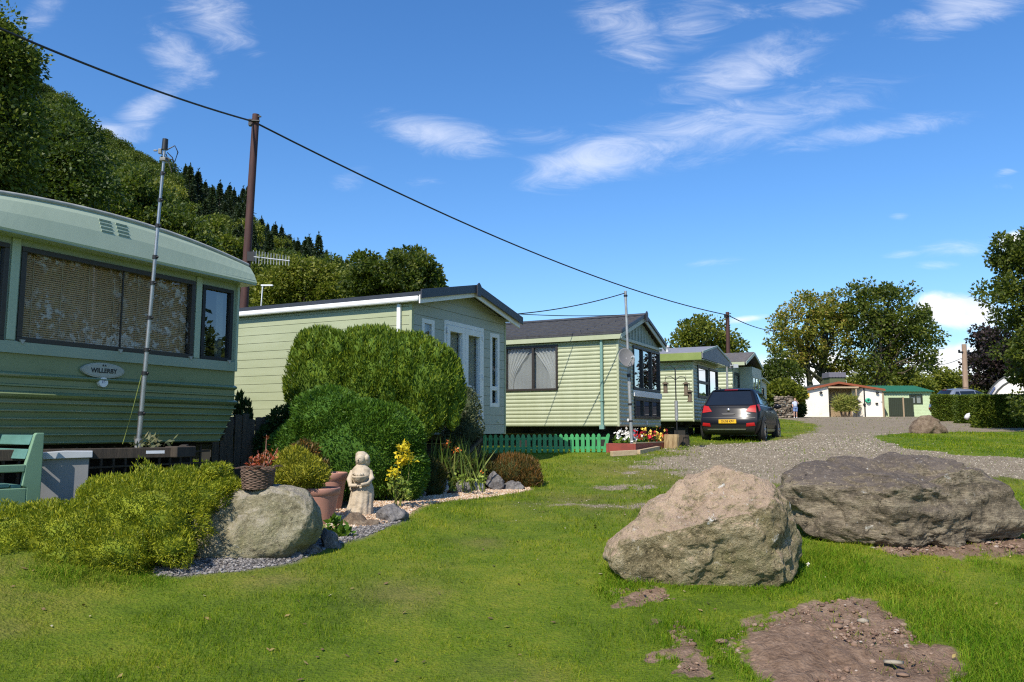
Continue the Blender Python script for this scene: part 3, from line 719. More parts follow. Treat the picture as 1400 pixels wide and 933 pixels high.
M['peb2'] = stone_mat('grey_slate_chippings', [(.0, (.06, .055, .052)), (.5, (.15, .135, .125)), (1, (.3, .28, .26))])
M['peb3'] = stone_mat('brown_soil_crumbs', [(.0, (.11, .06, .036)), (.6, (.21, .13, .083)), (.94, (.29, .2, .14)), (1, (.44, .38, .32))])
M['peb4'] = stone_mat('grey_road_stones', [(.0, (.13, .105, .07)), (.5, (.27, .225, .16)), (1, (.46, .405, .32))])
P = in_poly(BED_PEBBLE, 26000); P = np.column_stack([P, ground_interp(P) + .004])
tag(link('shingle', pebbles('shingle', P, .014 * np.ones((len(P), 1)), M['peb1'], 2)), 'pinkish pea shingle spread along the flower bed', 'gravel', kind='stuff')
P = in_poly(BED_GREY, 13000); P = np.column_stack([P, ground_interp(P) + .004])
tag(link('slate_chippings', pebbles('slate_chippings', P, .013 * np.ones((len(P), 1)) * RNG.uniform(.6, 1.7, (len(P), 1)), M['peb2'], 3)), 'grey slate chippings under the bed boulder', 'gravel', kind='stuff')
P = np.concatenate([in_poly(SOILS[0], 12000), in_poly(SOILS[1], 5000), in_poly(SOILS[2], 900), in_poly(SOILS[3], 600)]); P = P[np.clip(.5 + snoise(P, 3, 61, 2), .1, 1) > RNG.uniform(size=len(P))]
sz = .004 + .024 * RNG.uniform(size=(len(P), 1)) ** 7
P = np.column_stack([P, ground_interp(P) + .004])
tag(link('soil_crumbs', pebbles('soil_crumbs', P, sz, M['peb3'], 4)), 'loose brown crumbs of earth on the bare soil', 'soil', kind='stuff')
n = 60000
a_ = RNG.uniform(0, .75, n); yb = np.exp(RNG.uniform(math.log(8), math.log(32), n)); P = np.stack([a_ * yb, yb], 1)
mf = mask_fields(P); P = P[(mf['gravel'] + .2 * RNG.normal(size=n) > .5)]
sz = (.006 + .014 * RNG.uniform(size=(len(P), 1)) ** 3) * np.clip(P[:, 1:2] / 14, .8, 1.6)
P = np.column_stack([P, ground_interp(P) + .002])
tag(link('road_gravel', pebbles('road_gravel', P, sz, M['peb4'], 7)), 'loose grey stones lying on the gravel road', 'gravel', kind='stuff')
n = 420; a_ = RNG.uniform(-.7, .7, n); yb = np.exp(RNG.uniform(math.log(4.3), math.log(18), n)); P = np.stack([a_ * yb, yb], 1); mf = mask_fields(P); P = P[(mf['gravel'] < .4) & (mf['bed'] + mf['slate'] + mf['pebble'] < .3)]; n = len(P)
z = ground_interp(P) + .014; th = RNG.uniform(0, 6.28, n); L_ = RNG.uniform(.012, .03, n); d1 = np.stack([np.cos(th), np.sin(th), RNG.normal(size=n) * .3], 1) * L_[:, None]; d2 = np.stack([-np.sin(th), np.cos(th), RNG.normal(size=n) * .4], 1) * (L_ * .5)[:, None]; c_ = np.column_stack([P, z])
vs = np.stack([c_ - d1, c_ + d2, c_ + d1, c_ - d2], 1).reshape(-1, 3)
M['litter'] = stone_mat('dry_leaf_litter', [(0, (.05, .035, .015)), (.5, (.16, .1, .04)), (.85, (.3, .22, .07)), (1, (.5, .45, .32))])
tag(link('fallen_leaves', np_mesh('fallen_leaves', vs, np.arange(4 * n).reshape(-1, 4), M['litter'])), 'small dry leaves and bits scattered on the lawn', 'leaves', kind='stuff')
# individual stones lying on the soil patch
for i, (px, py, s_, lab) in enumerate(((1180, 851, .05, 'flat grey stone near the top of the bare soil patch'), (1222, 908, .055, 'flat grey stone low in the bare soil patch beside the crumbled part'), (1145, 858, .06, 'broad brown slab at the middle of the bare soil patch'), (987, 879, .05, 'brown clod at the narrow end of the bare soil patch'), (1118, 890, .028, 'small pale stone below the broad slab in the soil'), (1235, 925, .04, 'buff stone at the lower edge of the bare soil patch'))):
    g = gp(px, py); o = link('stone', pebbles('stone', np.array([[0, 0, .0]]), np.array([[s_]]), M['peb4'] if 'grey' in lab or 'pale' in lab else M['peb3'], 50 + i, .35))
    o.location = (g[0], g[1], gzf(g[0], g[1]) + .012); tag(o, lab, 'stone', 'stones on the bare soil')

# ------------------------------------------------------------------ hillside
def ys_line(px): return np.interp(px, [-700, -200, 0, 100, 210, 320, 380, 470, 540, 620, 700, 800, 900], [-50, 45, 116, 197, 256, 314, 356, 400, 436, 478, 515, 566, 596])
RID = 380.0
ha = np.linspace(-1.6, .2, 90); ht = np.concatenate([np.linspace(0, 1, 30), np.array([1.15, 1.5, 2.2])])
HA, HT = np.meshgrid(ha, ht, indexing='ij')
def hill_xyz(a, t):
    a = np.asarray(a, float); t = np.asarray(t, float)
    Y0 = 95.0; Y = Y0 + (RID - Y0) * t
    pxs = CX + F * a
    sl = (CY - ys_line(pxs)) / F
    zr = HEYE + RID * (math.sin(PITCH) + math.cos(PITCH) * sl) / (math.cos(PITCH) - math.sin(PITCH) * sl)
    z0 = 3.0
    prof = np.where(t <= 1, t ** .92, 1 - .35 * (t - 1))
    z = z0 + (zr - z0) * prof
    q = np.stack([(a * Y).ravel(), Y.ravel()], 1)
    z = z + (np.clip(t, 0, 1) * 2.5 * snoise(q, .012, 71, 3).reshape(a.shape))
    return a * Y, Y, z
hx, hy, hz = hill_xyz(HA, HT)
i_ = np.arange(hx.size).reshape(hx.shape)
q = np.stack([i_[:-1, :-1], i_[1:, :-1], i_[1:, 1:], i_[:-1, 1:]], -1).reshape(-1, 4)
M['hill'] = mat('hill_undergrowth', (.03, .045, .012), (.018, .03, .008), rough=.95, scale=.05, bscale=.3, bstr=1, bdist=1.5)
tag(link('hillside', np_mesh('hillside', np.stack([hx.ravel(), hy.ravel(), hz.ravel()], 1), q, M['hill'], smooth=True)), kind='structure')

# ------------------------------------------------------------------ foliage tools
def unit(a): return a / (np.linalg.norm(a, axis=-1, keepdims=True) + 1e-9)

def leaf_quads(P, D, L, W, rng, curl=.0):
    """diamond leaves: base P, axis D, length L, width W"""
    n = len(P); L = np.broadcast_to(np.asarray(L, float), (n,))[:, None]; W = np.broadcast_to(np.asarray(W, float), (n,))[:, None]
    S = unit(np.cross(D, rng.normal(size=(n, 3))))
    Nn = np.cross(S, D)
    v = np.stack([P, P + D * L * .45 + S * W / 2 + Nn * L * curl, P + D * L, P + D * L * .45 - S * W / 2 + Nn * L * curl], 1)
    return v.reshape(-1, 3)

def leaf_obj(name, V_, m, parent, loc=None, extra=None, core_m=None):
    """V_: (4n,3) leaf corners; extra: (verts, faces) of a core with its own material"""
    n = len(V_) // 4; f = np.arange(4 * n).reshape(-1, 4)
    V_ = np.asarray(V_, float); mats = [m]; faces = [f]; mi = np.zeros(n, int)
    if extra is not None:
        ev, ef = extra; mats.append(core_m); faces.append(np.asarray(ef) + len(V_)); V_ = np.concatenate([V_, ev]); mi = np.concatenate([mi, np.ones(len(ef), int)])
    if loc is not None: V_ = V_ - np.asarray(loc)
    return link(name, np_mesh(name, V_, faces, mats, mi), parent)

def uvball(c, r, n=14, seed=0, amp=.12):
    th = np.linspace(0, 2 * np.pi, n, endpoint=False); ph = np.linspace(0, np.pi, n // 2 + 1)
    PH, TH = np.meshgrid(ph, th, indexing='ij')
    d = np.stack([np.sin(PH) * np.cos(TH), np.sin(PH) * np.sin(TH), np.cos(PH)], -1).reshape(-1, 3)
    v = np.asarray(c) + d * np.asarray(r) * (1 + amp * snoise(d + np.asarray(c), 1.5, seed))[:, None]
    i = np.arange((n // 2 + 1) * n).reshape(-1, n)
    f = np.stack([i[:-1], i[1:], np.roll(i[1:], -1, 1), np.roll(i[:-1], -1, 1)], -1).reshape(-1, 4)
    return v, f

def merge(parts):
    vs, fs, b = [], [], 0
    for v, f in parts: vs.append(v); fs.append(np.asarray(f) + b); b += len(v)
    return np.concatenate(vs), np.concatenate(fs)

def bush_mesh(ells, n, L, W, m, rng, up=.3, jit=.6, lump=(.1, 3), depth=.12, parent=None, loc=(0, 0, 0), name='foliage', core=.86, seed=1, cut=None, col=None, clump=None):
    """leaves over the union of ellipsoids [(centre, radii)]"""
    cs = np.array([e[0] for e in ells]); rs = np.array([e[1] for e in ells], float)
    area = np.array([(r[0] * r[1] + r[1] * r[2] + r[0] * r[2]) for r in rs]); k = rng.choice(len(ells), n, p=area / area.sum())
    d = unit(rng.normal(size=(n, 3)))
    ns = snoise(cs[k] + d * rs[k], lump[1], seed, 3)
    rr = 1 + lump[0] * ns
    if col: rr = rr + col[0] * np.abs(np.sin(np.arctan2(d[:, 1], d[:, 0]) * col[1] + 2 * ns))
    if clump: rr = rr + clump[0] * snoise(cs[k] + d * rs[k], clump[1], seed + 5, 2)
    P = cs[k] + d * rs[k] * rr[:, None] * (1 - depth * rng.uniform(size=(n, 1)) ** 1.5)
    keep = np.ones(n, bool)
    for j in range(len(ells)):
        q = (((P - cs[j]) / rs[j]) ** 2).sum(1); keep &= (q > .72) | (k == j)
    if cut is not None: keep &= cut(P)
    P, d, kk = P[keep], d[keep], k[keep]
    nrm = unit(d / rs[kk])
    D = unit(nrm * (1 - up) + np.array([0, 0, up]) + jit * rng.normal(size=P.shape) * .5)
    sc_ = rng.uniform(.65, 1.25, len(P))
    Vq = leaf_quads(P - D * L * .3, D, L * sc_, W * sc_, rng)
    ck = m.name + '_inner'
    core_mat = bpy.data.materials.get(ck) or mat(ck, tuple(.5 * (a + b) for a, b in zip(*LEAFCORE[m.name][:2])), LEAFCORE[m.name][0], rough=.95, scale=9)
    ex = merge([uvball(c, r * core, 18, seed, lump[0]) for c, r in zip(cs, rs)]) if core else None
    if ex is not None and cut is not None: pass
    return leaf_obj(name, Vq, m, parent, loc, ex, core_mat)

def px_ell(px, py, rx, ry, Y, ry_m):
    """ellipsoid seen at a photo point: radii in photo pixels, depth radius in metres"""
    return (at(px, py, Y), (rx * Y / F, ry_m, ry * Y / F))

def limb(mb, a, b, r0, r1, rng, bend=.12, n=5, sides=7, mi=0):
    a = np.array(a, float); b = np.array(b, float); L = np.linalg.norm(b - a)
    off = rng.normal(size=3) * L * bend; pts = []; rad = []
    for i in range(n + 1):
        t = i / n; pts.append(a + (b - a) * t + off * math.sin(math.pi * t)); rad.append(lerp(r0, r1, t))
    mb.tube(pts, rad, sides, mi); return pts

def make_tree(name, label, cat, base, trunks, crown, m_leaf, m_bark, seed, n_cl=60, cl_r=.9, per=140, leaf=(.22, .13), fill=.35, group=None, droop=.0, limbs=18, lr=.07, flat=.75, parts=True):
    """trunks: [(base offset, top point, r0, r1)], crown: ellipsoids, all relative to base"""
    rng = np.random.default_rng(seed)
    cs = np.array([c[0] for c in crown], float); rs = np.array([c[1] for c in crown], float)
    k = rng.choice(len(crown), n_cl, p=(rs.prod(1) ** (2 / 3)) / (rs.prod(1) ** (2 / 3)).sum())
    d = unit(rng.normal(size=(n_cl, 3)))
    rad = np.where(rng.uniform(size=n_cl) < fill, rng.uniform(.2, .8, n_cl), rng.uniform(.8, 1.04, n_cl))
    C = cs[k] + d * rs[k] * rad[:, None]
    rcl = cl_r * rng.uniform(.55, 1.25, n_cl)
    ci = np.repeat(np.arange(n_cl), per)
    dd = unit(rng.normal(size=(len(ci), 3))) * (rng.uniform(.25, 1, len(ci)) ** .6)[:, None]
    P = C[ci] + dd * rcl[ci][:, None] * np.array([1, 1, flat])
    D = unit(dd + .5 * rng.normal(size=P.shape) + np.array([0, 0, -droop]))
    s_ = rng.uniform(.6, 1.3, len(P))
    Vq = leaf_quads(P, D, leaf[0] * s_, leaf[1] * s_, rng)
    root = thing(name, label, cat, base, 0, group)
    mb = MB()
    for (b0, tp, r0, r1) in trunks:
        pts = limb(mb, b0, tp, r0, r1, rng, .04, 6, 9)
        for j in range(limbs):
            t = rng.uniform(.35, 1); i = int(t * 6); p0 = np.array(pts[min(i, 6)])
            tgt = C[rng.integers(n_cl)] if rng.uniform() < .25 else C[np.argsort(np.linalg.norm(C - p0 - np.array([0, 0, .5]), axis=1))[rng.integers(0, max(4, n_cl // 2))]]
            mid = limb(mb, p0, lerp(p0, tgt, .92), lr * (1.3 - .6 * t), lr * .18, rng, .1, 4, 5)
            for q in range(2):
                t2 = C[np.argsort(np.linalg.norm(C - np.array(mid[3]), axis=1))[rng.integers(0, 5)]]
                limb(mb, mid[2 + q], t2, lr * .35, lr * .1, rng, .12, 3, 4)
    mb.build('trunk', m_bark, root)
    leaf_obj('crown', Vq, m_leaf, root)
    return root

def simple_tree_mesh(name, h, r, m_leaf, seed, n=700, leaf=1.0, conif=False):
    """a whole far-off tree in one mesh: trunk and leaf sprays"""
    rng = np.random.default_rng(seed)
    mb = MB(); mb.tube([(0, 0, -1.0), (.1, 0, h * .5), (0, .1, h * .9)], [h * .022, h * .014, h * .004], 6)
    tv = np.array(mb.v); tf = np.array(mb.f[:-2])
    if conif:
        t = rng.uniform(0.08, 1, n) ** .8; z = h * (.12 + .88 * t); tier = (np.floor(t * 15) + .5) / 15
        ang = rng.uniform(0, 2 * np.pi, n); rad = r * (1.02 - t) * (.55 + .45 * np.abs(np.sin(t * 44))) * rng.uniform(.25, 1, n) ** .5 * (1 + .25 * np.sin(ang * 3 + t * 20))
        P = np.stack([rad * np.cos(ang), rad * np.sin(ang), z], 1)
        D = unit(np.stack([np.cos(ang), np.sin(ang), np.full(n, -.45)], 1) + .35 * rng.normal(size=(n, 3)))
        top = np.stack([np.zeros(25), np.zeros(25), h * np.linspace(.9, 1.04, 25)], 1); P = np.concatenate([P, top]); D = np.concatenate([D, unit(rng.normal(size=(25, 3)) * .5 + [0, 0, 1])])
        Vq = leaf_quads(P, D, leaf * rng.uniform(.6, 1.2, len(P)), leaf * .42, rng)
    else:
        nc = 26; d = unit(rng.normal(size=(nc, 3))); d[:, 2] = np.abs(d[:, 2]) * 1.1 - .35
        C = np.array([0, 0, h * .58]) + d * np.array([r * .72, r * .72, h * .36]) * rng.uniform(.6, 1.05, (nc, 1))
        ci = rng.integers(0, nc, n); dd = unit(rng.normal(size=(n, 3))) * rng.uniform(.45, 1, (n, 1))
        P = C[ci] + dd * np.array([r * .42, r * .42, r * .34]) * rng.uniform(.7, 1.2, (nc, 1))[ci]
        D = unit(dd + .6 * rng.normal(size=(n, 3)))
        Vq = leaf_quads(P, D, leaf * rng.uniform(.6, 1.3, n), leaf * .6, rng)
    k = len(Vq) // 4
    return np_mesh(name, np.concatenate([Vq, tv]), [np.arange(4 * k).reshape(-1, 4), tf + len(Vq)], [m_leaf, M['bark']], np.concatenate([np.zeros(k, int), np.ones(len(tf), int)]))

# ------------------------------------------------------------------ trees on the hillside
rng = np.random.default_rng(5)
con = [simple_tree_mesh('conifer', 18 + 3 * i, 4.4 + .5 * i, M['lf_conifer'], 100 + i, 1900, 1.35, True) for i in range(3)]
dec = [simple_tree_mesh('broadleaf_tree', 12 + 2 * i, 5.2 + .5 * i, M['lf_wood'], 200 + i, 3200, .72) for i in range(3)]
decl = [simple_tree_mesh('broadleaf_tree', 11 + 2 * i, 5.0 + .4 * i, M['lf_woodlight'], 300 + i, 3200, .7) for i in range(2)]
HLAB = {'c': 'dark pointed conifer on the wooded hillside below the skyline', 'd': 'deep green broadleaf tree on the wooded hillside', 'l': 'yellow-green broadleaf tree low on the wooded hillside', 's': 'dark pointed conifer standing on the skyline of the hill'}
def hill_tree(px, t, kind, sc_=1.0):
    a = (px - CX) / F; x, y, z = hill_xyz(np.array([[a]]), np.array([[t]]))
    me = {'c': con, 's': con, 'd': dec, 'l': decl}[kind]; me = me[rng.integers(len(me))]
    o = link('conifer' if kind in 'cs' else 'broadleaf_tree', me)
    o.location = (float(x[0, 0]), float(y[0, 0]), float(z[0, 0]) - .3); s = sc_ * rng.uniform(.8, 1.2)
    o.scale = (s, s, s * rng.uniform(.9, 1.15)); o.rotation_euler = (0, 0, rng.uniform(0, 6.28))
    tag(o, HLAB[kind], 'tree', {'c': 'conifers on the wooded hillside', 's': 'conifers on the skyline of the hill', 'd': 'broadleaf trees on the wooded hillside', 'l': 'light broadleaf trees on the lower hillside'}[kind])
for px in np.arange(-8, 640, 3.8):           # skyline
    p_ = float(px + rng.uniform(-3, 3))
    if p_ < 95 or (p_ < 260 and rng.uniform() < .55): hill_tree(p_, rng.uniform(.93, 1.0), 'd', .7)
    else: hill_tree(p_, rng.uniform(.93, 1.0), 's', rng.uniform(.28, .62) if not (290 < p_ < 330) else rng.uniform(.55, .85))
for t in np.arange(.9, .04, -.085):
    step = 18 / (.35 + .65 * t) * .78
    for px in np.arange(40 if t > .4 else 90, 640, step):
        p_ = float(px + rng.uniform(-.4, .4) * step); tt = float(t + rng.uniform(-.035, .035))
        if p_ > 520 and tt < .5: continue
        u = rng.uniform()
        if tt > .52: kind = 'c' if u < .9 and p_ > 225 else ('d' if u < .96 else 'l')
        elif tt > .3: kind = 'c' if (u < .62 and p_ > 250) else ('l' if u > .86 else 'd')
        else: kind = 'l' if u > (.62 if p_ > 200 else .85) else 'd'
        hill_tree(p_, tt, kind, .62 if kind == 'c' else .85)

# nearer trees behind the caravans
def crown_px(spec, Y, base):
    return [(at(px, py, Y) - base, (rx * Y / F, rx * Y / F * dz, ry * Y / F)) for px, py, rx, ry, dz in spec]
def px_tree(name, label, cat, px, Y, spec, trunk_px, m_leaf, m_bark, seed, **kw):
    g = np.array([(px - CX) / F * Y * 1.0, Y, gzf((px - CX) / F * Y, Y)])
    cr = crown_px(spec, Y, g)
    tr = []
    for (bx, tx, ty, r0, r1) in trunk_px:
        b = at(bx, 590, Y) - g; b[2] = -.2; tr.append((b, at(tx, ty, Y) - g, r0, r1))
    return make_tree(name, label, cat, g, tr, cr, m_leaf, m_bark, seed, **kw)
px_tree('broadleaf_tree', 'tall dark broadleaf tree cut by the edge behind the old caravan', 'tree', -40, 17, [(-55, 190, 80, 165, 1.0), (-38, 95, 58, 75, 1.0), (-12, 70, 42, 46, 1.0), (-25, 225, 50, 70, 1.0)], [(-60, -40, 60, .3, .08)], M['lf_wood'], M['bark'], 21, n_cl=230, cl_r=.62, per=330, leaf=(.11, .065), limbs=14, lr=.035)
px_tree('broadleaf_tree', 'round-topped dark broadleaf tree on the bank above the old caravan', 'tree', 70, 48, [(45, 215, 72, 92, 1.0), (98, 240, 55, 78, 1.0), (20, 250, 70, 110, 1)], [(60, 60, 230, .3, .08)], M['lf_wood'], M['bark'], 22, n_cl=170, cl_r=1.25, per=300, leaf=(.24, .14), limbs=12, lr=.05)
px_tree('broadleaf_tree', 'mid green broadleaf tree rising behind the mast head', 'tree', 190, 62, [(165, 292, 70, 58, 1.0), (228, 330, 48, 44, 1.0)], [(190, 185, 290, .4, .1)], M['lf_wood'], M['bark'], 23, n_cl=170, cl_r=1.4, per=280, leaf=(.3, .18), limbs=20)
px_tree('broadleaf_tree', 'sunlit yellow-green tree beside the brown pole', 'tree', 300, 72, [(282, 352, 44, 46, 1.0), (322, 375, 36, 38, 1)], [(300, 300, 330, .35, .1)], M['lf_woodlight'], M['bark'], 24, n_cl=110, cl_r=1.2, per=280, leaf=(.32, .2), limbs=14)
px_tree('broadleaf_tree', 'yellow-green rounded tree above the sage caravan roof', 'tree', 420, 66, [(412, 392, 42, 34, 1.0), (450, 394, 34, 28, 1), (378, 404, 22, 22, 1)], [(415, 415, 380, .35, .1)], M['lf_woodlight'], M['bark'], 25, n_cl=120, cl_r=1.2, per=280, leaf=(.28, .17), limbs=14)
px_tree('sycamore_tree', 'dark dome-shaped tree standing alone above the sage caravan', 'tree', 540, 58, [(540, 385, 62, 44, 1.0), (505, 385, 34, 38, 1), (575, 395, 30, 26, 1)], [(540, 540, 380, .4, .12)], M['lf_oak'], M['bark'], 26, n_cl=190, cl_r=.75, per=200, leaf=(.26, .16), limbs=20)
px_tree('oak_tree', 'spreading dark oak behind the third and fourth caravans', 'tree', 965, 62, [(960, 468, 36, 32, 1.0), (935, 478, 24, 22, 1), (992, 480, 24, 20, 1)], [(965, 965, 465, .35, .1)], M['lf_oak'], M['bark'], 27, n_cl=110, cl_r=.8, per=80, leaf=(.26, .16), limbs=18, fill=.2)
px_tree('autumn_tree', 'tall bare-stemmed tree turning orange behind the white block', 'tree', 1125, 86, [(1112, 445, 54, 42, .9), (1082, 468, 30, 40, .9), (1140, 470, 28, 45, .9), (1118, 420, 38, 24, .9), (1075, 490, 20, 26, .9)],
        [(1117, 1105, 430, .42, .1), (1127, 1135, 425, .4, .1), (1136, 1128, 440, .3, .08)], M['lf_autumn'], M['bark_ivy'], 28, n_cl=190, cl_r=.85, per=75, leaf=(.32, .2), limbs=16, lr=.16, fill=.15)
px_tree('broadleaf_tree', 'tall full green tree behind the green-roofed hut', 'tree', 1200, 84, [(1215, 440, 56, 48, .9), (1185, 420, 34, 32, .9), (1245, 470, 40, 45, .9), (1190, 490, 36, 50, .9)],
        [(1195, 1205, 430, .4, .12), (1200, 1230, 450, .25, .08)], M['lf_oak'], M['bark'], 29, n_cl=190, cl_r=1.1, per=85, leaf=(.36, .22), limbs=24, lr=.14, fill=.25)
px_tree('broadleaf_tree', 'low dark tree between the last caravan and the white block', 'tree', 1070, 78, [(1068, 515, 24, 26, .9), (1050, 525, 16, 18, .9)], [(1068, 1068, 515, .2, .06)], M['lf_oak'], M['bark'], 30, n_cl=60, cl_r=.8, per=110, leaf=(.28, .18), limbs=10)
px_tree('copper_beech', 'dark purple copper beech behind the pale tent', 'tree', 1370, 58, [(1365, 485, 34, 42, 1.0), (1350, 510, 22, 30, 1), (1395, 500, 30, 40, 1)], [(1370, 1368, 480, .25, .08)], M['lf_purple'], M['bark'], 31, n_cl=120, cl_r=.75, per=130, leaf=(.24, .16), limbs=14)
for i, (px, Y, spec, lab) in enumerate(((1235, 98, [(1235, 528, 34, 20, 1)], 'low bright green tree over the emerald hut roof'), (1292, 100, [(1292, 525, 30, 18, 1), (1315, 530, 20, 14, 1)], 'low bright green tree beside the pale pole'), (1180, 96, [(1182, 535, 28, 16, 1)], 'low green tree behind the ridge of the white block'))):
    px_tree('broadleaf_tree', lab, 'tree', px, Y, spec, [(px, px, spec[0][1], .2, .06)], M['lf_woodlight'], M['bark'], 40 + i, n_cl=60, cl_r=1.1, per=130, leaf=(.36, .24), limbs=8)
px_tree('beech_tree', 'leafy dark green tree overhanging the hedge at the edge', 'tree', 1450, 33, [(1430, 400, 62, 82, 1.0), (1395, 345, 34, 34, 1), (1414, 470, 44, 55, 1), (1408, 540, 18, 40, 1), (1480, 420, 80, 110, 1), (1365, 400, 26, 40, 1)],
        [(1450, 1445, 340, .22, .06)], M['lf_oak'], M['bark'], 33, n_cl=300, cl_r=.5, per=150, leaf=(.15, .1), limbs=34, lr=.06, fill=.35)
# trees standing to the side of the view, mirrored in the caravan windows
for i, (x, y) in enumerate(((24, 22), (31, 30), (38, 41), (30, 18.5), (33, 14), (36, 9))):
    o = link('broadleaf_tree', dec[i % 3]); o.location = (x, y, gzf(x, y) - .2); o.scale = (.62, .62, .56) if i < 4 else (1.0, 1.0, 1.05); o.rotation_euler = (0, 0, i * 1.7)
    tag(o, 'broadleaf tree beyond the drive, mirrored in the caravan windows', 'tree', 'trees beyond the drive')

# ------------------------------------------------------------------ caravans
def wall(mb, prof, s0, s1, fn, openings=(), mi=0, zr=None):
    """siding profile [(n, z)] swept from s0 to s1, cut out at openings (a, b, z0, z1); fn(s, n, z) -> xyz"""
    zlo, zhi = prof[0][1], prof[-1][1]
    cuts = sorted(set([s0, s1] + [min(max(v, s0), s1) for o in openings for v in o[:2]]))
    def clip(z0, z1):
        out = []
        for i in range(len(prof) - 1):
            (n0, a), (n1, b) = prof[i], prof[i + 1]
            if b < z0 - 1e-9 or a > z1 + 1e-9: continue
            if b - a < 1e-6:
                if z0 <= a <= z1: out += [(n0, a), (n1, b)]
                continue
            aa, bb = max(a, z0), min(b, z1)
            if bb - aa < 1e-6: continue
            out += [(lerp(n0, n1, (aa - a) / (b - a)), aa), (lerp(n0, n1, (bb - a) / (b - a)), bb)]
        res = []
        for p in out:
            if not res or abs(res[-1][0] - p[0]) + abs(res[-1][1] - p[1]) > 1e-6: res.append(p)
        return res
    for a, b in zip(cuts[:-1], cuts[1:]):
        if b - a < 1e-5: continue
        iv = [(zlo, zhi)]
        for o in openings:
            if o[0] < (a + b) / 2 < o[1]:
                nv = []
                for z0, z1 in iv:
                    if o[2] > z0: nv.append((z0, min(o[2], z1)))
                    if o[3] < z1: nv.append((max(o[3], z0), z1))
                iv = [v for v in nv if v[1] - v[0] > 1e-4]
        for z0, z1 in iv:
            pr = clip(z0, z1)
            vs = [fn(a, n, z) for n, z in pr] + [fn(b, n, z) for n, z in pr]; k = len(pr)
            mb.add(vs, [(i, i + k, i + 1 + k, i + 1) for i in range(k - 1)], mi)

def lap(z0, z1, pitch, d=.014):
    out = []; z = z0
    while z < z1 - 1e-6:
        t = min(z + pitch, z1); out += [(d, z), (d * .95, t - .008), (0, t - .006), (0, t)]; z = t
    return out
def corr(z0, z1, pitch, d=.016, n=8, sharp=1.0):
    out = []; k = int((z1 - z0) / pitch * n)
    for i in range(k + 1):
        z = lerp(z0, z1, i / k); t = (z - z0) / pitch * 2 * math.pi
        out.append((d * (abs(math.sin(t / 2)) ** sharp), z))
    return out

